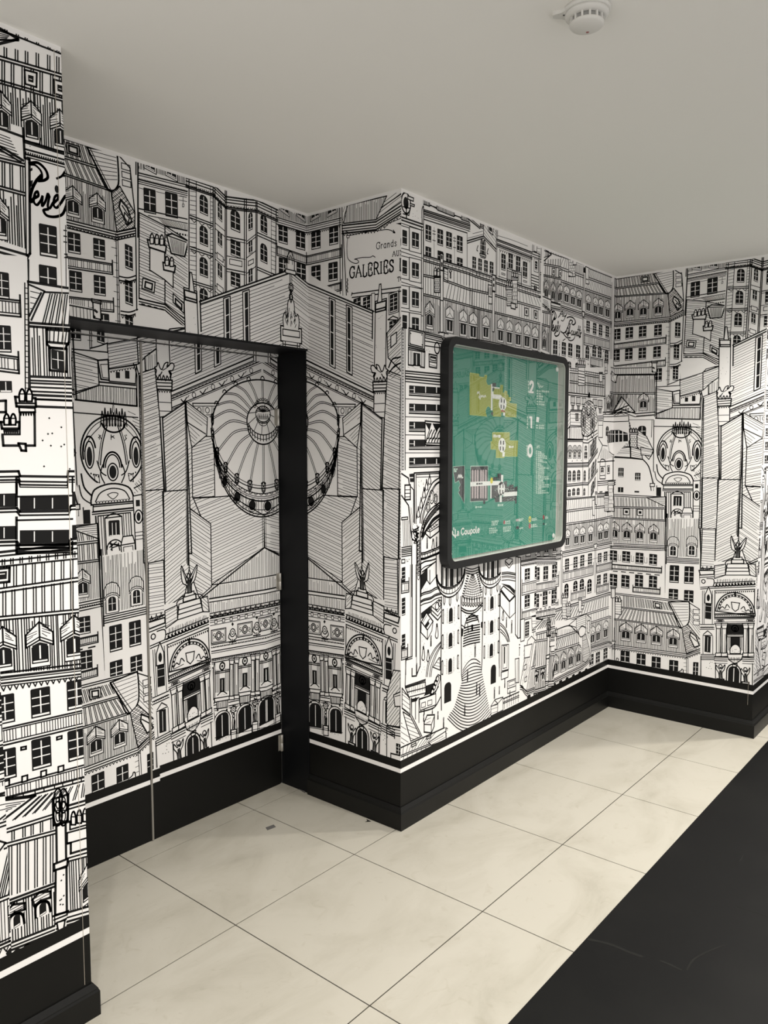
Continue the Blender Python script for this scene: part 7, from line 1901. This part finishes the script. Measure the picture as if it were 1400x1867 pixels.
# facade
s4 = slope(n3, 0, 1245, 515, 1130)
WINS(n3, [30, 1110, 247, 1068, 466, 1020], 120, 178, s4, rows=3)
BALC(n3, .044, -80, 1250, 518, 1115)
WINS(n3, [40, 1445, 252, 1378, 472, 1325], 120, 188, s4, rows=3)
B(n3, 128, 1342, 158, 1336, 158, 1352, 128, 1358, w=MD); B(n3, 345, 1280, 375, 1272, 375, 1288, 345, 1296, w=MD)
BALC(n4, .050, -80, 452, 520, 290)
for x in (-10, 40, 150, 265, 370): B(n4, x - 16, 425 - (x + 80) * .27, x + 16, 416 - (x + 80) * .27, x + 16, 450 - (x + 80) * .27, x - 16, 460 - (x + 80) * .27, w=MD)
# lower roof with stacks
ER(n4, -80, 520, 530, 360, 545, 1420, -80, 1560)
L(n4, -80, 522, 525, 362, w=TK); L(n4, -80, 548, 525, 385, w=MD); RIBS(n4, 10, -80, 525, 525, 365, 525, 385, -80, 548)
B(n4, -80, 510, 215, 478, -80, 700, w=TK); L(n4, -80, 520, 190, 488, w=MD)
for k in range(7): L(n4, -70, 545 + k * 18, 150 - k * 26, 512 + k * 15, w=HT)
RIBS(n4, 8, 215, 490, 525, 400, 525, 480, 40, 640, dbl=.006)
LL(n4, -80, 720, 330, 590, gap=.009, n=2, w=MD); RIBS(n4, 7, -80, 740, 330, 612, 330, 680, -80, 790, dbl=.006); LL(n4, -80, 800, 335, 690, gap=.009, w=MD)
RIBS(n4, 8, -80, 830, 335, 712, 335, 1000, -80, 1130, dbl=.007); LL(n4, -80, 1165, 335, 1010, gap=.009, w=TK)
HA(n4, 'v', .0062, -80, 1185, 335, 1030, 335, 1260, -80, 1420, w=TN)
for x, y in ((100, 1232), (258, 1160)):
    p = n4(x - 45, y + 60, x - 45, y - 5, x - 56, y - 15, x - 62, y - 48, x - 20, y - 92, x + 48, y - 100, x + 50, y - 55, x + 40, y - 40, x + 48, y + 30, x, y + 55); INK.erase(p)
    B(n4, x - 62, y - 48, x - 20, y - 92, x + 48, y - 100, x + 50, y - 62, x - 12, y - 44, x - 50, y - 12, w=TK); HA(n4, (x - 50, y - 60, x + 10, y - 92), .006, x - 60, y - 48, x - 20, y - 90, x + 46, y - 98, x + 48, y - 64, x - 12, y - 46, x - 50, y - 14)
    S(n4, x - 42, y + 62, x - 40, y - 5, x, y - 38, x + 36, y - 30, x + 48, y + 22, w=TK); L(n4, x - 48, y - 10, x - 40, y + 62, w=MD)
    u, v = n4.pt(x + 2, y + 5); w_, h_ = n4.size(x, y, 42, 78); win_uv(u, v, w_, h_, .2, rows=1, cols=1, arch=True, sill=True)
for o, w in ((0, TK), (24, MD), (44, TK), (66, MD), (90, TK)): L(n4, -80, 1432 + o, 330, 1270 + o, w=w)
B(n4, 342, 660, 398, 640, 402, 890, 345, 905, w=TK); B(n4, 328, 895, 412, 862, 408, 905, 330, 935, w=TK)
B(n4, 338, 930, 404, 912, 406, 1185, 335, 1205, w=TK); DOTS(n4, 350, 960, 395, 1170, n=7, r=.003)
B(n4, 320, 500, 415, 470, 412, 630, 325, 660, w=TK)
for x in (352, 385): 
    for y in (510, 588):
        p = ell(*n4.pt(x, y), .012, .034, n=18); INK.erase(p); INK.line(p, MD); INK.line(ell(*n4.pt(x, y + 12), .006, .016, n=12), TN)
for o, w in ((0, TK), (22, MD), (48, TK), (78, MD), (100, MD)): L(n4, 322 + o * .25, 1212 + o, 415 - o * .3, 1180 + o, w=w)
B(n4, 345, 1250, 395, 1235, 385, 1300, 355, 1312, w=MD)
L(n4, 412, 540, 530, 505, w=TK); L(n4, 412, 562, 530, 528, w=MD); L(n4, 408, 640, 530, 608, w=TK)
B(n4, 425, 640, 530, 610, 530, 655, 425, 685, w=MD); POTS(n4, 3, 428, 660, 535, 632, 80)
B(n4, 408, 705, 530, 672, 530, 735, 408, 770, w=MD); L(n4, 408, 770, 430, 765, 430, 830, 530, 800, w=TK)
L(n4, 408, 860, 530, 825, w=MD); L(n4, 408, 880, 530, 848, w=MD); HA(n4, 'v', .0062, 408, 885, 535, 852, 538, 1150, 415, 1180, w=TN)
DOR(n4, 535, 1010, 110, 240, .28)
for o, w in ((0, TK), (30, MD), (55, TK), (75, MD)): L(n4, 408, 1190 + o, 545, 1150 + o, w=w)
DENT(n4, 400, 1275, 545, 1235, n=7, h=.012); B(n4, 415, 1295, 440, 1288, 440, 1305, 415, 1312, w=MD)
for k in range(8): INK.fill(ell(*n4.pt(40 + k * 62, 1452 - k * 22), .012, .004 + .005 * (k % 3), n=10)[:-1])
INK.fill(n4(490, 1290, 515, 1250, 545, 1245, 545, 1330, 480, 1330))
INK.clip = None

# ---------------------------------------------------------------- transfer the print to the walls
OFF = 0.0004
SRC = list(INK.p.values())
def emit(parent, u0, u1, v0, v1, to_world, name='printed_drawing'):
    vs_, fs_ = [], []
    for P in SRC:
        xs = [q[0] for q in P]; ys = [q[1] for q in P]
        if max(xs) <= u0 or min(xs) >= u1 or max(ys) <= v0 or min(ys) >= v1: continue
        if min(xs) < u0: P = clip_half(P, 1, 0, u0, False)
        if len(P) >= 3 and max(xs) > u1: P = clip_half(P, 1, 0, u1, True)
        if len(P) >= 3 and min(ys) < v0: P = clip_half(P, 0, 1, v0, False)
        if len(P) >= 3 and max(ys) > v1: P = clip_half(P, 0, 1, v1, True)
        if len(P) < 3 or abs(parea(P)) < 1e-10: continue
        n = len(vs_)
        vs_ += [to_world(*q) for q in P]
        fs_.append(tuple(range(n, n + len(P))))
    me = bpy.data.meshes.new(name)
    me.from_pydata(vs_, [], fs_)
    me.materials.append(M['ink'])
    o = bpy.data.objects.new(name, me)
    col.objects.link(o)
    o.parent = parent
    o.matrix_parent_inverse = Matrix.Translation(-parent.location)
    o['kind'] = 'stuff'
    o['label'] = 'black ink line drawing of Parisian roofs and facades'
    return o
TOPV = H - 0.012
emit(wall_near, -1.75, AN + U_N, Z3, TOPV, lambda u, v: (u - U_N, -(BN + OFF), v))
emit(wall_near_return, AN + U_N, AN + U_N + BN - BW, Z3, TOPV, lambda u, v: (AN + OFF, -(BN - (u - AN - U_N)), v))
emit(wall_door, AN, AR, HEAD, TOPV, lambda u, v: (u, -(BW + OFF), v))
emit(leaf_l, -0.448, DG0, Z3 - .002, LT, lambda u, v: (u, -(BD + OFF), v))
emit(leaf_r, DG1, AR - 0.0125, Z3 + .003, LT, lambda u, v: (u, -(BD + OFF), v))
emit(stop, -0.45, AR - 0.006, LT + .0065, HEAD - .009, lambda u, v: (u, -(BD + .001 + OFF), v))
emit(wall_return, AR + JB - BW, AR + BP - BW, Z3, TOPV, lambda u, v: (AR - OFF, -(u - AR + BW), v))
emit(wall_right, AR + U_W, AF + U_W, Z3, TOPV, lambda u, v: (u - U_W, -(BP + OFF), v))
emit(wall_far_return, BP + U_F, BQ + U_F, Z3, TOPV, lambda u, v: (AF - OFF, -(u - U_F), v))
emit(wall_far, U_G0, U_G0 + 4.9 - AF, Z3, TOPV, lambda u, v: (u - U_G0 + AF, -(BQ + OFF), v))
emit(wall_end, -0.39, -0.39 + 1.79, Z3, TOPV, lambda u, v: (4.9 - OFF, -(BQ + 0.05 + (u + 0.39)), v))

# ---------------------------------------------------------------- framed map
def rrect(a0, a1, z0, z1, r, n=7):
    pts = []
    for ca, cz, t0 in ((a1 - r, z1 - r, 0), (a0 + r, z1 - r, 90), (a0 + r, z0 + r, 180), (a1 - r, z0 + r, 270)):
        for i in range(n + 1):
            t = math.radians(t0 + 90 * i / n)
            pts.append((ca + r * math.cos(t), cz + r * math.sin(t)))
    return pts
def ring(name, outer, inner, b0, b1, m, parent):
    n = len(outer); vs_ = []
    for pts, b in ((outer, b0), (outer, b1), (inner, b1), (inner, b0)): vs_ += [(a, -b, z) for a, z in pts]
    fs_ = []
    for i in range(n):
        j = (i + 1) % n
        for k in range(4):
            l = (k + 1) % 4
            fs_.append((k * n + i, k * n + j, l * n + j, l * n + i))
    return build(name, vs_, fs_, m, parent)
def slab(name, pts, b0, b1, m, parent):
    n = len(pts); vs_ = [(a, -b0, z) for a, z in pts] + [(a, -b1, z) for a, z in pts]
    fs_ = [tuple(range(n))[::-1], tuple(range(n, 2 * n))] + [(n + i, n + (i + 1) % n, (i + 1) % n, i) for i in range(n)]
    return build(name, vs_, fs_, m, parent)

CA0, CA1, CZ0, CZ1, CT, CF = 1.148, 2.264, 1.077, 2.089, 0.046, 0.033
case = tag(empty('map_display_case', ((CA0 + CA1) / 2, -BP, CZ0)), 'black framed display case with a green floor map, hung on the papered wall', 'display case')
W0 = BP + 0.0012
fr_ = ring('frame', rrect(CA0, CA1, CZ0, CZ1, .062), rrect(CA0 + CF, CA1 - CF, CZ0 + CF, CZ1 - CF, .032), W0, BP + CT, 'case', case)
fr_['label'] = 'black rounded metal frame'
ring('liner', rrect(CA0 + CF, CA1 - CF, CZ0 + CF, CZ1 - CF, .032), rrect(CA0 + CF + .002, CA1 - CF - .002, CZ0 + CF + .002, CZ1 - CF - .002, .030), W0 + .003, BP + CT - .004, 'liner', case)['label'] = 'white inner lining'
slab('backing', rrect(CA0 + CF, CA1 - CF, CZ0 + CF, CZ1 - CF, .032), W0, W0 + .003, 'liner', case)['label'] = 'white backing board'
PB = BP + 0.012
panel = slab('map_panel', rrect(1.192, 2.207, 1.118, 2.049, .028), PB - .004, PB, 'green', case)
panel['label'] = 'green printed floor map with plans and lists'
glass = slab('glass_pane', rrect(CA0 + CF + .0005, CA1 - CF - .0005, CZ0 + CF + .0005, CZ1 - CF - .0005, .031), BP + CT - .010, BP + CT - .007, 'glass', case)
glass['label'] = 'clear glass front reflecting the far wall'
for sa, sz in ((2.188, 2.026), (2.180, 1.140), (1.213, 2.026), (1.213, 1.140)):
    st = revolve('standoff', [(.0125, 0), (.0125, .004), (.010, .006)], (sa, -(PB + .0003), sz), (0, -1, 0), 'mwhite', case, 18)

class PView:
    def __init__(s, ox, oy, sc): s.ox, s.oy, s.sc = ox, oy, sc
    def pt(s, x, y): return on_b(s.ox + x / s.sc, s.oy + y / s.sc, PB)
    def __call__(s, *c): return [s.pt(c[i], c[i + 1]) for i in range(0, len(c), 2)]
q1 = PView(790, 600, 10); q2 = PView(920, 620, 10); q3 = PView(790, 860, 9.829); q4 = PView(920, 850, 10.37); q5 = PView(890, 680, 23.333); q6 = PView(780, 600, 4.148); q7 = PView(820, 840, 10); q8 = PView(820, 920, 7)
LAY = {}
def pp(level, m, pts):
    for c in convex_parts(pts): LAY.setdefault((level, m), []).append(c)
def strip(pts, w):
    """mitred ribbon: quads that share edges, so nothing overlaps in the plane"""
    pts = [p for i, p in enumerate(pts) if i == 0 or math.dist(p, pts[i - 1]) > 1e-5]
    n = len(pts); ls, rs = [], []
    for i in range(n):
        a, b = pts[max(i - 1, 0)], pts[min(i + 1, n - 1)]
        d = max(math.dist(a, b), 1e-6); nx, ny = -(b[1] - a[1]) / d * w / 2, (b[0] - a[0]) / d * w / 2
        ls.append((pts[i][0] + nx, pts[i][1] + ny)); rs.append((pts[i][0] - nx, pts[i][1] - ny))
    return [[rs[i], rs[i + 1], ls[i + 1], ls[i]] for i in range(n - 1)]
def pl(level, m, pts, w):
    LAY.setdefault((level, m), []).extend(strip(pts, w))
def outline(level, m, pts, w): pl(level, m, list(pts) + [pts[0]], w)
def words(level, m, p0, p1, h):
    """a line of lettering too small to read: short uneven strokes"""
    L_ = math.dist(p0, p1); x = 0.0
    while x < L_:
        k = min(L_ - x, rnd.uniform(.008, .022)); a, b = lerp(p0, p1, x / L_), lerp(p0, p1, (x + k) / L_)
        pl(level, m, [a, b], h * rnd.uniform(.55, 1.0)); x += k + .004
# level 2 plan
pa = q1(665, 800, 830, 822, 836, 870, 925, 885, 932, 840, 978, 845, 968, 900, 958, 950, 978, 1010, 1010, 1032, 1055, 1005, 1050, 1470, 1030, 1425, 1000, 1400, 970, 1425, 948, 1480, 955, 1540, 972, 1588, 660, 1562)
pp(0, 'lime', pa); outline(1, 'lime2', pa, .004)
pb = q5(230, 660, 500, 690, 515, 515, 625, 515, 610, 840, 690, 840, 690, 765, 800, 775, 800, 930, 860, 935, 860, 1040, 960, 1040, 960, 1180, 905, 1190, 905, 1290, 1210, 1320, 1190, 1880, 720, 1860, 715, 1700, 550, 1680, 540, 1850, 200, 1840, 195, 1100, 215, 880)
pp(0, 'lime', pb); outline(1, 'lime2', pb, .003)
for _ in range(26):
    x, y = rnd.uniform(230, 1100), rnd.uniform(900, 1800)
    if 450 < x < 780 and y < 1650: continue
    pl(1, 'lime2', q5(x, y, x + rnd.uniform(-60, 60), y + rnd.uniform(-20, 60)), .003)
pp(2, 'mwhite', q5(115, 470, 168, 470, 175, 1595, 108, 1595)); pp(2, 'mwhite', q5(160, 780, 215, 800, 218, 905, 530, 935, 605, 1040, 470, 1120, 180, 1085)); pp(2, 'mwhite', q5(165, 590, 480, 620, 470, 672, 165, 640))
ec = q5.pt(608, 1315); er_ = abs(q5.pt(770, 1315)[0] - ec[0]); eh = abs(q5.pt(608, 1030)[1] - ec[1])
pp(2, 'mwhite', ell(ec[0], ec[1], er_, eh, n=30)[:-1])
for x, y in ((555, 1180), (678, 1205), (540, 1430), (660, 1455)): pp(3, 'mgrey', q5(x - 22, y - 85, x + 22, y - 80, x + 18, y + 82, x - 22, y + 82))
pp(3, 'mgrey', q5(165, 420, 325, 430, 320, 580, 165, 575)); pp(3, 'mgrey', q5(175, 650, 215, 610, 255, 640, 250, 720, 215, 770, 185, 720))
pp(3, 'mred', q5(540, 1600, 590, 1555, 720, 1640, 690, 1675, 595, 1625, 560, 1680)); pp(2, 'mwhite', q5(625, 1680, 715, 1690, 700, 1820, 632, 1812)); pp(2, 'mgrey', q5(120, 1660, 205, 1665, 200, 1800, 120, 1790))
pl(2, 'mwhite', spline(q1(795, 1190, 805, 1140, 815, 1175, 830, 1135, 838, 1180, 850, 1200), 4), .004); pl(2, 'mwhite', spline(q1(825, 1260, 835, 1210, 848, 1280, 865, 1205, 880, 1240, 900, 1210, 920, 1245, 940, 1205, 955, 1245), 4), .005)
# level 1 plan
pc = q6(487, 783, 618, 783, 618, 845, 680, 845, 675, 962, 580, 962, 575, 972, 515, 972, 515, 910, 475, 908, 475, 850, 487, 850)
pp(0, 'lime', pc); outline(1, 'lime2', pc, .004)
ec = q6.pt(560, 878); er_ = abs(q6.pt(588, 878)[0] - ec[0]); eh = abs(q6.pt(560, 823)[1] - ec[1]); pp(2, 'mwhite', ell(ec[0], ec[1], er_, eh, n=30)[:-1])
for x, y in ((549, 858), (571, 860), (547, 903), (568, 905)): pp(3, 'mgrey', q6(x - 4, y - 15, x + 4, y - 15, x + 4, y + 15, x - 4, y + 15))
pp(2, 'mwhite', q6(563, 930, 582, 930, 578, 965, 562, 965)); words(2, 'mwhite', q6.pt(495, 808), q6.pt(552, 812), .016); words(2, 'mwhite', q6.pt(612, 890), q6.pt(648, 892), .012)
# ground level plan
pd = q7(58, 108, 268, 90, 265, 780, 150, 580, 176, 540, 160, 490, 190, 440, 160, 360, 95, 405, 62, 220)
pp(0, 'mgrey', pd); outline(1, 'mpale', pd, .003)
pl(2, 'mwhite', spline(q7(140, 320, 165, 255, 172, 310, 190, 250, 195, 312, 212, 260, 220, 310, 240, 300), 4), .006); words(2, 'mpale', q7.pt(70, 160), q7.pt(140, 152), .010); words(2, 'mpale', q7.pt(75, 195), q7.pt(120, 190), .010)
pe = q7(378, 100, 695, 94, 690, 730, 370, 748); pp(0, 'mgrey', pe); outline(1, 'mpale', pe, .004)
for x in (415, 464, 508, 567, 607, 655):
    pp(1, 'mpink', q7(x - 15, 180, x - 8, 165, x + 8, 164, x + 15, 178, x + 12, 672, x + 6, 688, x - 10, 690, x - 18, 675))
pp(2, 'mwhite', q7(370, 388, 905, 365, 945, 400, 940, 440, 370, 470)); words(3, 'mgrey', q7.pt(480, 422), q7.pt(590, 416), .012)
pp(1, 'mgrey', q7(760, 455, 900, 440, 900, 750, 820, 757, 815, 690, 760, 680)); pp(1, 'mgrey', q7(985, 380, 1040, 370, 1040, 470, 1075, 465, 1080, 440, 1160, 435, 1160, 490, 1235, 460, 1230, 562, 985, 580)); pp(1, 'mgrey', q7(950, 660, 1220, 640, 1215, 780, 1188, 782, 1186, 732, 950, 748)); pp(1, 'mgrey', q7(865, 235, 935, 230, 930, 348, 865, 350)); pp(1, 'mgrey', q7(785, 300, 858, 295, 858, 360, 785, 362))
for _ in range(22):
    x, y = rnd.choice(((rnd.uniform(770, 880), rnd.uniform(470, 730)), (rnd.uniform(1000, 1200), rnd.uniform(660, 730)), (rnd.uniform(1000, 1200), rnd.uniform(490, 550))))
    pl(2, 'mpale', q7(x, y, x + rnd.choice((0, 30)), y + rnd.choice((0, 30))), .002)
ec = q7.pt(937, 510); er_ = abs(q7.pt(1002, 510)[0] - ec[0]); eh = abs(q7.pt(937, 385)[1] - ec[1]); pp(2, 'mwhite', ell(ec[0], ec[1], er_, eh, n=30)[:-1])
for x, y in ((914, 462), (966, 460), (912, 562), (960, 570)): pp(3, 'mgrey', q7(x - 9, y - 36, x + 9, y - 36, x + 9, y + 36, x - 9, y + 36))
pp(2, 'mwhite', q7(932, 262, 972, 260, 968, 420, 930, 420)); pp(2, 'mwhite', q7(910, 600, 946, 600, 944, 755, 905, 757)); pp(2, 'mwhite', q7(970, 578, 1225, 560, 1225, 636, 970, 655)); pp(2, 'mwhite', q7(738, 440, 758, 440, 756, 688, 736, 690))
pp(3, 'myellow', ell(*q7.pt(758, 362), .012, .015, n=14)[:-1]); pp(1, 'mgrey', q7(604, 720, 645, 712, 642, 785, 606, 788)); words(2, 'mpale', q7.pt(462, 848), q7.pt(590, 840), .012); words(2, 'mpale', q7.pt(870, 812), q7.pt(970, 806), .012)
# floor numbers, drawn as strokes
def num(path, w): pl(2, 'mwhite', spline(path, 6), w)
num(q2(458, 815, 470, 775, 490, 765, 512, 785, 512, 830, 495, 880, 465, 940), .016); pp(2, 'mwhite', q2(447, 930, 525, 938, 523, 972, 445, 965))
pp(2, 'mwhite', q2(468, 1390, 500, 1395, 495, 1612, 472, 1608)); pp(2, 'mwhite', q2(447, 1392, 470, 1390, 470, 1425, 447, 1428))
z_ = q6.pt(772, 920); zr = abs(q6.pt(787, 920)[0] - z_[0]); zh = abs(q6.pt(772, 880)[1] - z_[1]); pl(2, 'mwhite', ell(z_[0], z_[1], zr, zh, n=26), .017)
for v_, x, y0, y1 in ((q2, 432, 740, 960), (q2, 412, 1390, 1610), (q6, 750, 878, 965)): words(2, 'mpale', v_.pt(x, y0), v_.pt(x, y1), .014)
# lists
pl(2, 'mpale', spline(q2(592, 800, 602, 775, 608, 815, 620, 790, 630, 820), 4), .005); pl(2, 'mpale', spline(q2(612, 850, 625, 830, 635, 870, 655, 830, 670, 860, 700, 835), 4), .006)
for k, (y, x1) in enumerate(((930, 805), (975, 665), (1022, 705), (1068, 690), (1120, 730), (1168, 725))):
    pp(2, 'mpale', q2(580, y - 14, 608, y - 12, 606, y + 14, 578, y + 12)); words(2, 'mpale', q2.pt(622, y), q2.pt(x1, y + 12), .011)
pp(2, 'mwhite', q2(578, 1398, 628, 1410, 618, 1500, 570, 1488)); 
for y in (1555, 1600): pp(2, 'mpale', q2(570, y - 12, 605, y - 10, 602, y + 14, 568, y + 12)); words(2, 'mpale', q2.pt(622, y), q2.pt(720, y + 8), .011)
pl(2, 'mpale', spline(q6(820, 902, 828, 882, 830, 900, 838, 880, 844, 902), 4), .005)
for k in range(22):
    y = 925 + k * 15; x1 = rnd.choice((858, 868, 880, 890, 900, 912)); words(2, 'mpale', q6.pt(816, y - 2), q6.pt(824, y - 1), .010)
    words(2, 'mpale', q6.pt(830, y), q6.pt(x1, y + (8 if k < 9 else -3)), .010)
# la Coupole + mark, with legend
GS = {'l': (.30, [[(.1, 1.05), (.1, .1), (.2, 0), (.28, .05)]]), 'a': (.52, [[(.12, .5), (.25, .62), (.38, .5), (.38, .05), (.48, 0)], [(.38, .36), (.2, .3), (.1, .14), (.2, 0), (.38, .14)]]),
      'C': (.66, [[(.6, .75), (.52, .94), (.36, 1), (.14, .8), (.08, .45), (.2, .1), (.4, 0), (.6, .2)]]), 'o': (.52, [[(.26, .62), (.1, .46), (.08, .2), (.24, 0), (.42, .14), (.42, .46), (.26, .62)]]),
      'u': (.56, [[(.1, .6), (.1, .15), (.22, 0), (.42, .15)], [(.42, .6), (.42, .05), (.52, 0)]]), 'p': (.54, [[(.1, .62), (.1, -.32)], [(.1, .5), (.28, .62), (.44, .46), (.42, .14), (.26, 0), (.1, .12)]]),
      'e': (.50, [[(.08, .32), (.42, .36), (.4, .54), (.24, .62), (.08, .42), (.1, .14), (.26, 0), (.44, .12)]]), ' ': (.28, [])}
b0, b1 = q8.pt(62, 398), q8.pt(378, 352)
ht = 1.12 * abs(q8.pt(160, 318)[1] - q8.pt(160, 390)[1]); wd = sum(GS[c][0] for c in 'la Coupole'); sc_ = math.dist(b0, b1) / wd
x = 0
for ch in 'la Coupole':
    for st_ in GS[ch][1]:
        pts = [(lerp(b0, b1, (x + a * sc_) / math.dist(b0, b1))[0], lerp(b0, b1, (x + a * sc_) / math.dist(b0, b1))[1] + b * ht) for a, b in st_]
        pl(2, 'mwhite', spline(pts, 4), .0062)
    x += GS[ch][0] * sc_
pp(2, 'mwhite', q8(42, 300, 48, 285, 55, 300, 54, 330, 46, 330)); pl(2, 'mwhite', spline(q8(18, 370, 26, 362, 36, 350, 40, 345), 4), .012); pl(2, 'mwhite', spline(q8(32, 372, 42, 385, 58, 398, 66, 412, 76, 416), 4), .008)
for x0, x1, ys in ((530, 620, (215, 238, 258)), (500, 605, (305, 332, 358)), (705, 790, (215, 240)), (680, 785, (288, 310, 335)), (880, 938, (185, 203)), (885, 955, (300,)), (1045, 1125, (178, 196)), (1035, 1120, (258, 280)), (1215, 1260, (155, 172)), (1215, 1240, (250,))):
    for y in ys: words(2, 'mpale', q8.pt(x0, y + 4), q8.pt(x1 - rnd.uniform(0, 20), y - 6), .009)
pp(2, 'myellow', ell(*q8.pt(1020, 188), .013, .017, n=14)[:-1]); pp(3, 'mgrey', ell(*q8.pt(1020, 188), .005, .008, n=10)[:-1]); pp(2, 'mred', ell(*q8.pt(1018, 273), .011, .014, n=12)[:-1]); pp(2, 'mred', ell(*q8.pt(1195, 162), .009, .013, n=12)[:-1]); pp(2, 'mred', ell(*q8.pt(693, 226), .008, .010, n=12)[:-1])
pp(2, 'mgrey', q8(842, 280, 882, 272, 880, 308, 842, 316)); pp(2, 'mpink', q8(842, 185, 880, 178, 878, 210, 842, 216)); pp(2, 'mgrey', q8(1186, 235, 1206, 232, 1204, 258, 1186, 262))
NM = {'lime': 'level_plan', 'lime2': 'plan_outline', 'mwhite': 'white_print', 'mpale': 'small_lettering', 'mgrey': 'dark_plan', 'mpink': 'pale_bars', 'mred': 'red_marks', 'myellow': 'yellow_marks'}
for (lv_, m_), polys in sorted(LAY.items()):
    vs_, fs_ = [], []
    for P in polys:
        n = len(vs_); vs_ += [(a, -(PB + .0003 + .00025 * lv_), z) for a, z in P]; fs_.append(tuple(range(n, n + len(P))))
    o = build(NM[m_], vs_, fs_, m_, panel); o['kind'] = 'stuff'

# ---------------------------------------------------------------- smoke detector on the ceiling
def on_z(px, py, z=0.0):
    da, db, dz = ray(px, py); t = (z - CH) / dz
    return CA + t * da, CB + t * db
sa, sb = on_z(1070, 16, H)
det = tag(empty('smoke_detector', (sa, -sb, H)), 'round white smoke detector with a side tab, fixed to the ceiling', 'smoke detector')
dn = Vector((0, 0, -1)); dc = (sa, -sb, H)
revolve('base', [(.0545, 0), (.0545, .008), (.052, .010)], dc, dn, 'plastic', det, 40)
revolve('body', [(.051, .010), (.050, .017), (.044, .021), (.041, .022)], dc, dn, 'plastic', det, 40)
revolve('sensing_chamber', [(.036, .021), (.036, .033)], dc, dn, 'slotline', det, 36)
for k in range(14):
    t = 2 * math.pi * (k + .4) / 14
    u_ = Vector((math.cos(t), math.sin(t), 0)); s__ = Vector((-math.sin(t), math.cos(t), 0))
    c = Vector(dc); vs_ = []
    for rr_ in (.0355, .040):
        for o in (-.0022, .0022):
            for h_ in (.021, .034): vs_.append(c + u_ * rr_ + s__ * o + dn * h_)
    build('chamber_rib', vs_, [(0, 1, 3, 2), (4, 6, 7, 5), (0, 4, 5, 1), (2, 3, 7, 6), (0, 2, 6, 4), (1, 5, 7, 3)], 'plastic', det)
revolve('cap', [(.040, .033), (.040, .036), (.036, .041), (.024, .045), (.008, .0465)], dc, dn, 'plastic', det, 36)
ea, eb = on_z(1008, 24, H); ev = Vector((ea - sa, -(eb - sb), 0)); el = ev.length; ev.normalize(); es = Vector((-ev.y, ev.x, 0))
pts = []
for d_, hw in ((.046, .024), (.058, .014), (el - .006, .010), (el, .006)): pts.append((d_, hw))
ol = [Vector(dc) + ev * d_ + es * hw for d_, hw in pts] + [Vector(dc) + ev * d_ - es * hw for d_, hw in reversed(pts)]
n = len(ol); vs_ = [p + dn * .0 for p in ol] + [p + dn * .009 for p in ol]
build('mounting_tab', vs_, [tuple(range(n))[::-1], tuple(range(n, 2 * n))] + [(i, (i + 1) % n, n + (i + 1) % n, n + i) for i in range(n)], 'plastic', det)
la, lb = on_z(1071, 57, H - .044); lv3 = Vector((la - sa, -(lb - sb), 0)); lv3 = lv3 * min(1, .018 / max(lv3.length, 1e-6))
revolve('indicator_light', [(.0035, .0445), (.0035, .0468)], Vector(dc) + lv3, dn, 'led', det, 12)
for t in (0.9, 2.1): revolve('screw_hole', [(.0028, .0098), (.0028, .0104)], Vector(dc) + Vector((math.cos(t), math.sin(t), 0)) * .0525, dn, 'slot', det, 10)

# ---------------------------------------------------------------- small things on the floor
def floor_patch(name, px, m, z0, z1, label, cat):
    pts = [on_z(px[i], px[i + 1]) for i in range(0, len(px), 2)]
    n = len(pts); vs_ = [(a, -b, z0) for a, b in pts] + [(a, -b, z1) for a, b in pts]
    o = build(name, vs_, [tuple(range(n)), tuple(range(2 * n - 1, n - 1, -1))] + [(i, n + i, n + (i + 1) % n, (i + 1) % n) for i in range(n)], m)
    me = o.data
    c = Vector((sum(a for a, b in pts) / n, -sum(b for a, b in pts) / n, 0))
    for v in me.vertices: v.co -= c
    o.location = c
    return tag(o, label, cat)
floor_patch('floor_sticker', (484, 1509, 499, 1503.5, 503, 1508, 487.5, 1514), 'sticker', 0.0002, 0.0008, 'small grey rectangular sticker on the cream tile before the door', 'sticker')
floor_patch('paper_scrap', (668, 1493.5, 676.5, 1498, 665.5, 1499, 669.5, 1497), 'dark', 0.0002, 0.0010, 'tiny dark pointed scrap on the tile beside the skirting', 'scrap')
floor_patch('tile_chip', (541, 1436.5, 555.5, 1441.5, 556.5, 1446, 551, 1443.5), 'sticker', 0.0002, 0.0030, 'small grey chip at the foot of the black door frame', 'chip')

# faint scuffs on the black covering
sq = lambda x, y: on_z(900 + x / 2.8, 1440 + y / 2.8)
for path, w in (((480, 765, 590, 790, 700, 835, 760, 855), .012), ((850, 875, 900, 895, 960, 925), .010), ((842, 670, 900, 657), .003), ((985, 925, 1020, 870, 1090, 830, 1170, 798), .007), ((1240, 600, 1320, 625, 1400, 650), .005), ((745, 1082, 778, 1080), .004), ((955, 1140, 985, 1150), .008), ((1250, 375, 1272, 335, 1230, 330), .004), ((750, 715, 768, 708), .004)):
    vs_, fs_ = [], []
    for P in strip(spline([sq(path[i], path[i + 1]) for i in range(0, len(path), 2)], 5), w):
        n = len(vs_); vs_ += [(a, -b, .0018) for a, b in P]; fs_.append(tuple(range(n, n + len(P)))[::-1])
    build('scuff_mark', vs_, fs_, 'scuff', mat_o)

# paper seams: a fine line down the near wall and beside the far corner
s_a = on_b(141, 1400, BN)[0]
box('paper_seam', s_a, s_a + .0011, BN, BN + .0009, .10, TOPV, 'seam', wall_near)
s_b = on_a(1363.5, 1262, AF)[0]
box('paper_seam', AF - .0009, AF, s_b, s_b + .0012, .18, .40, 'seam', wall_far_return)
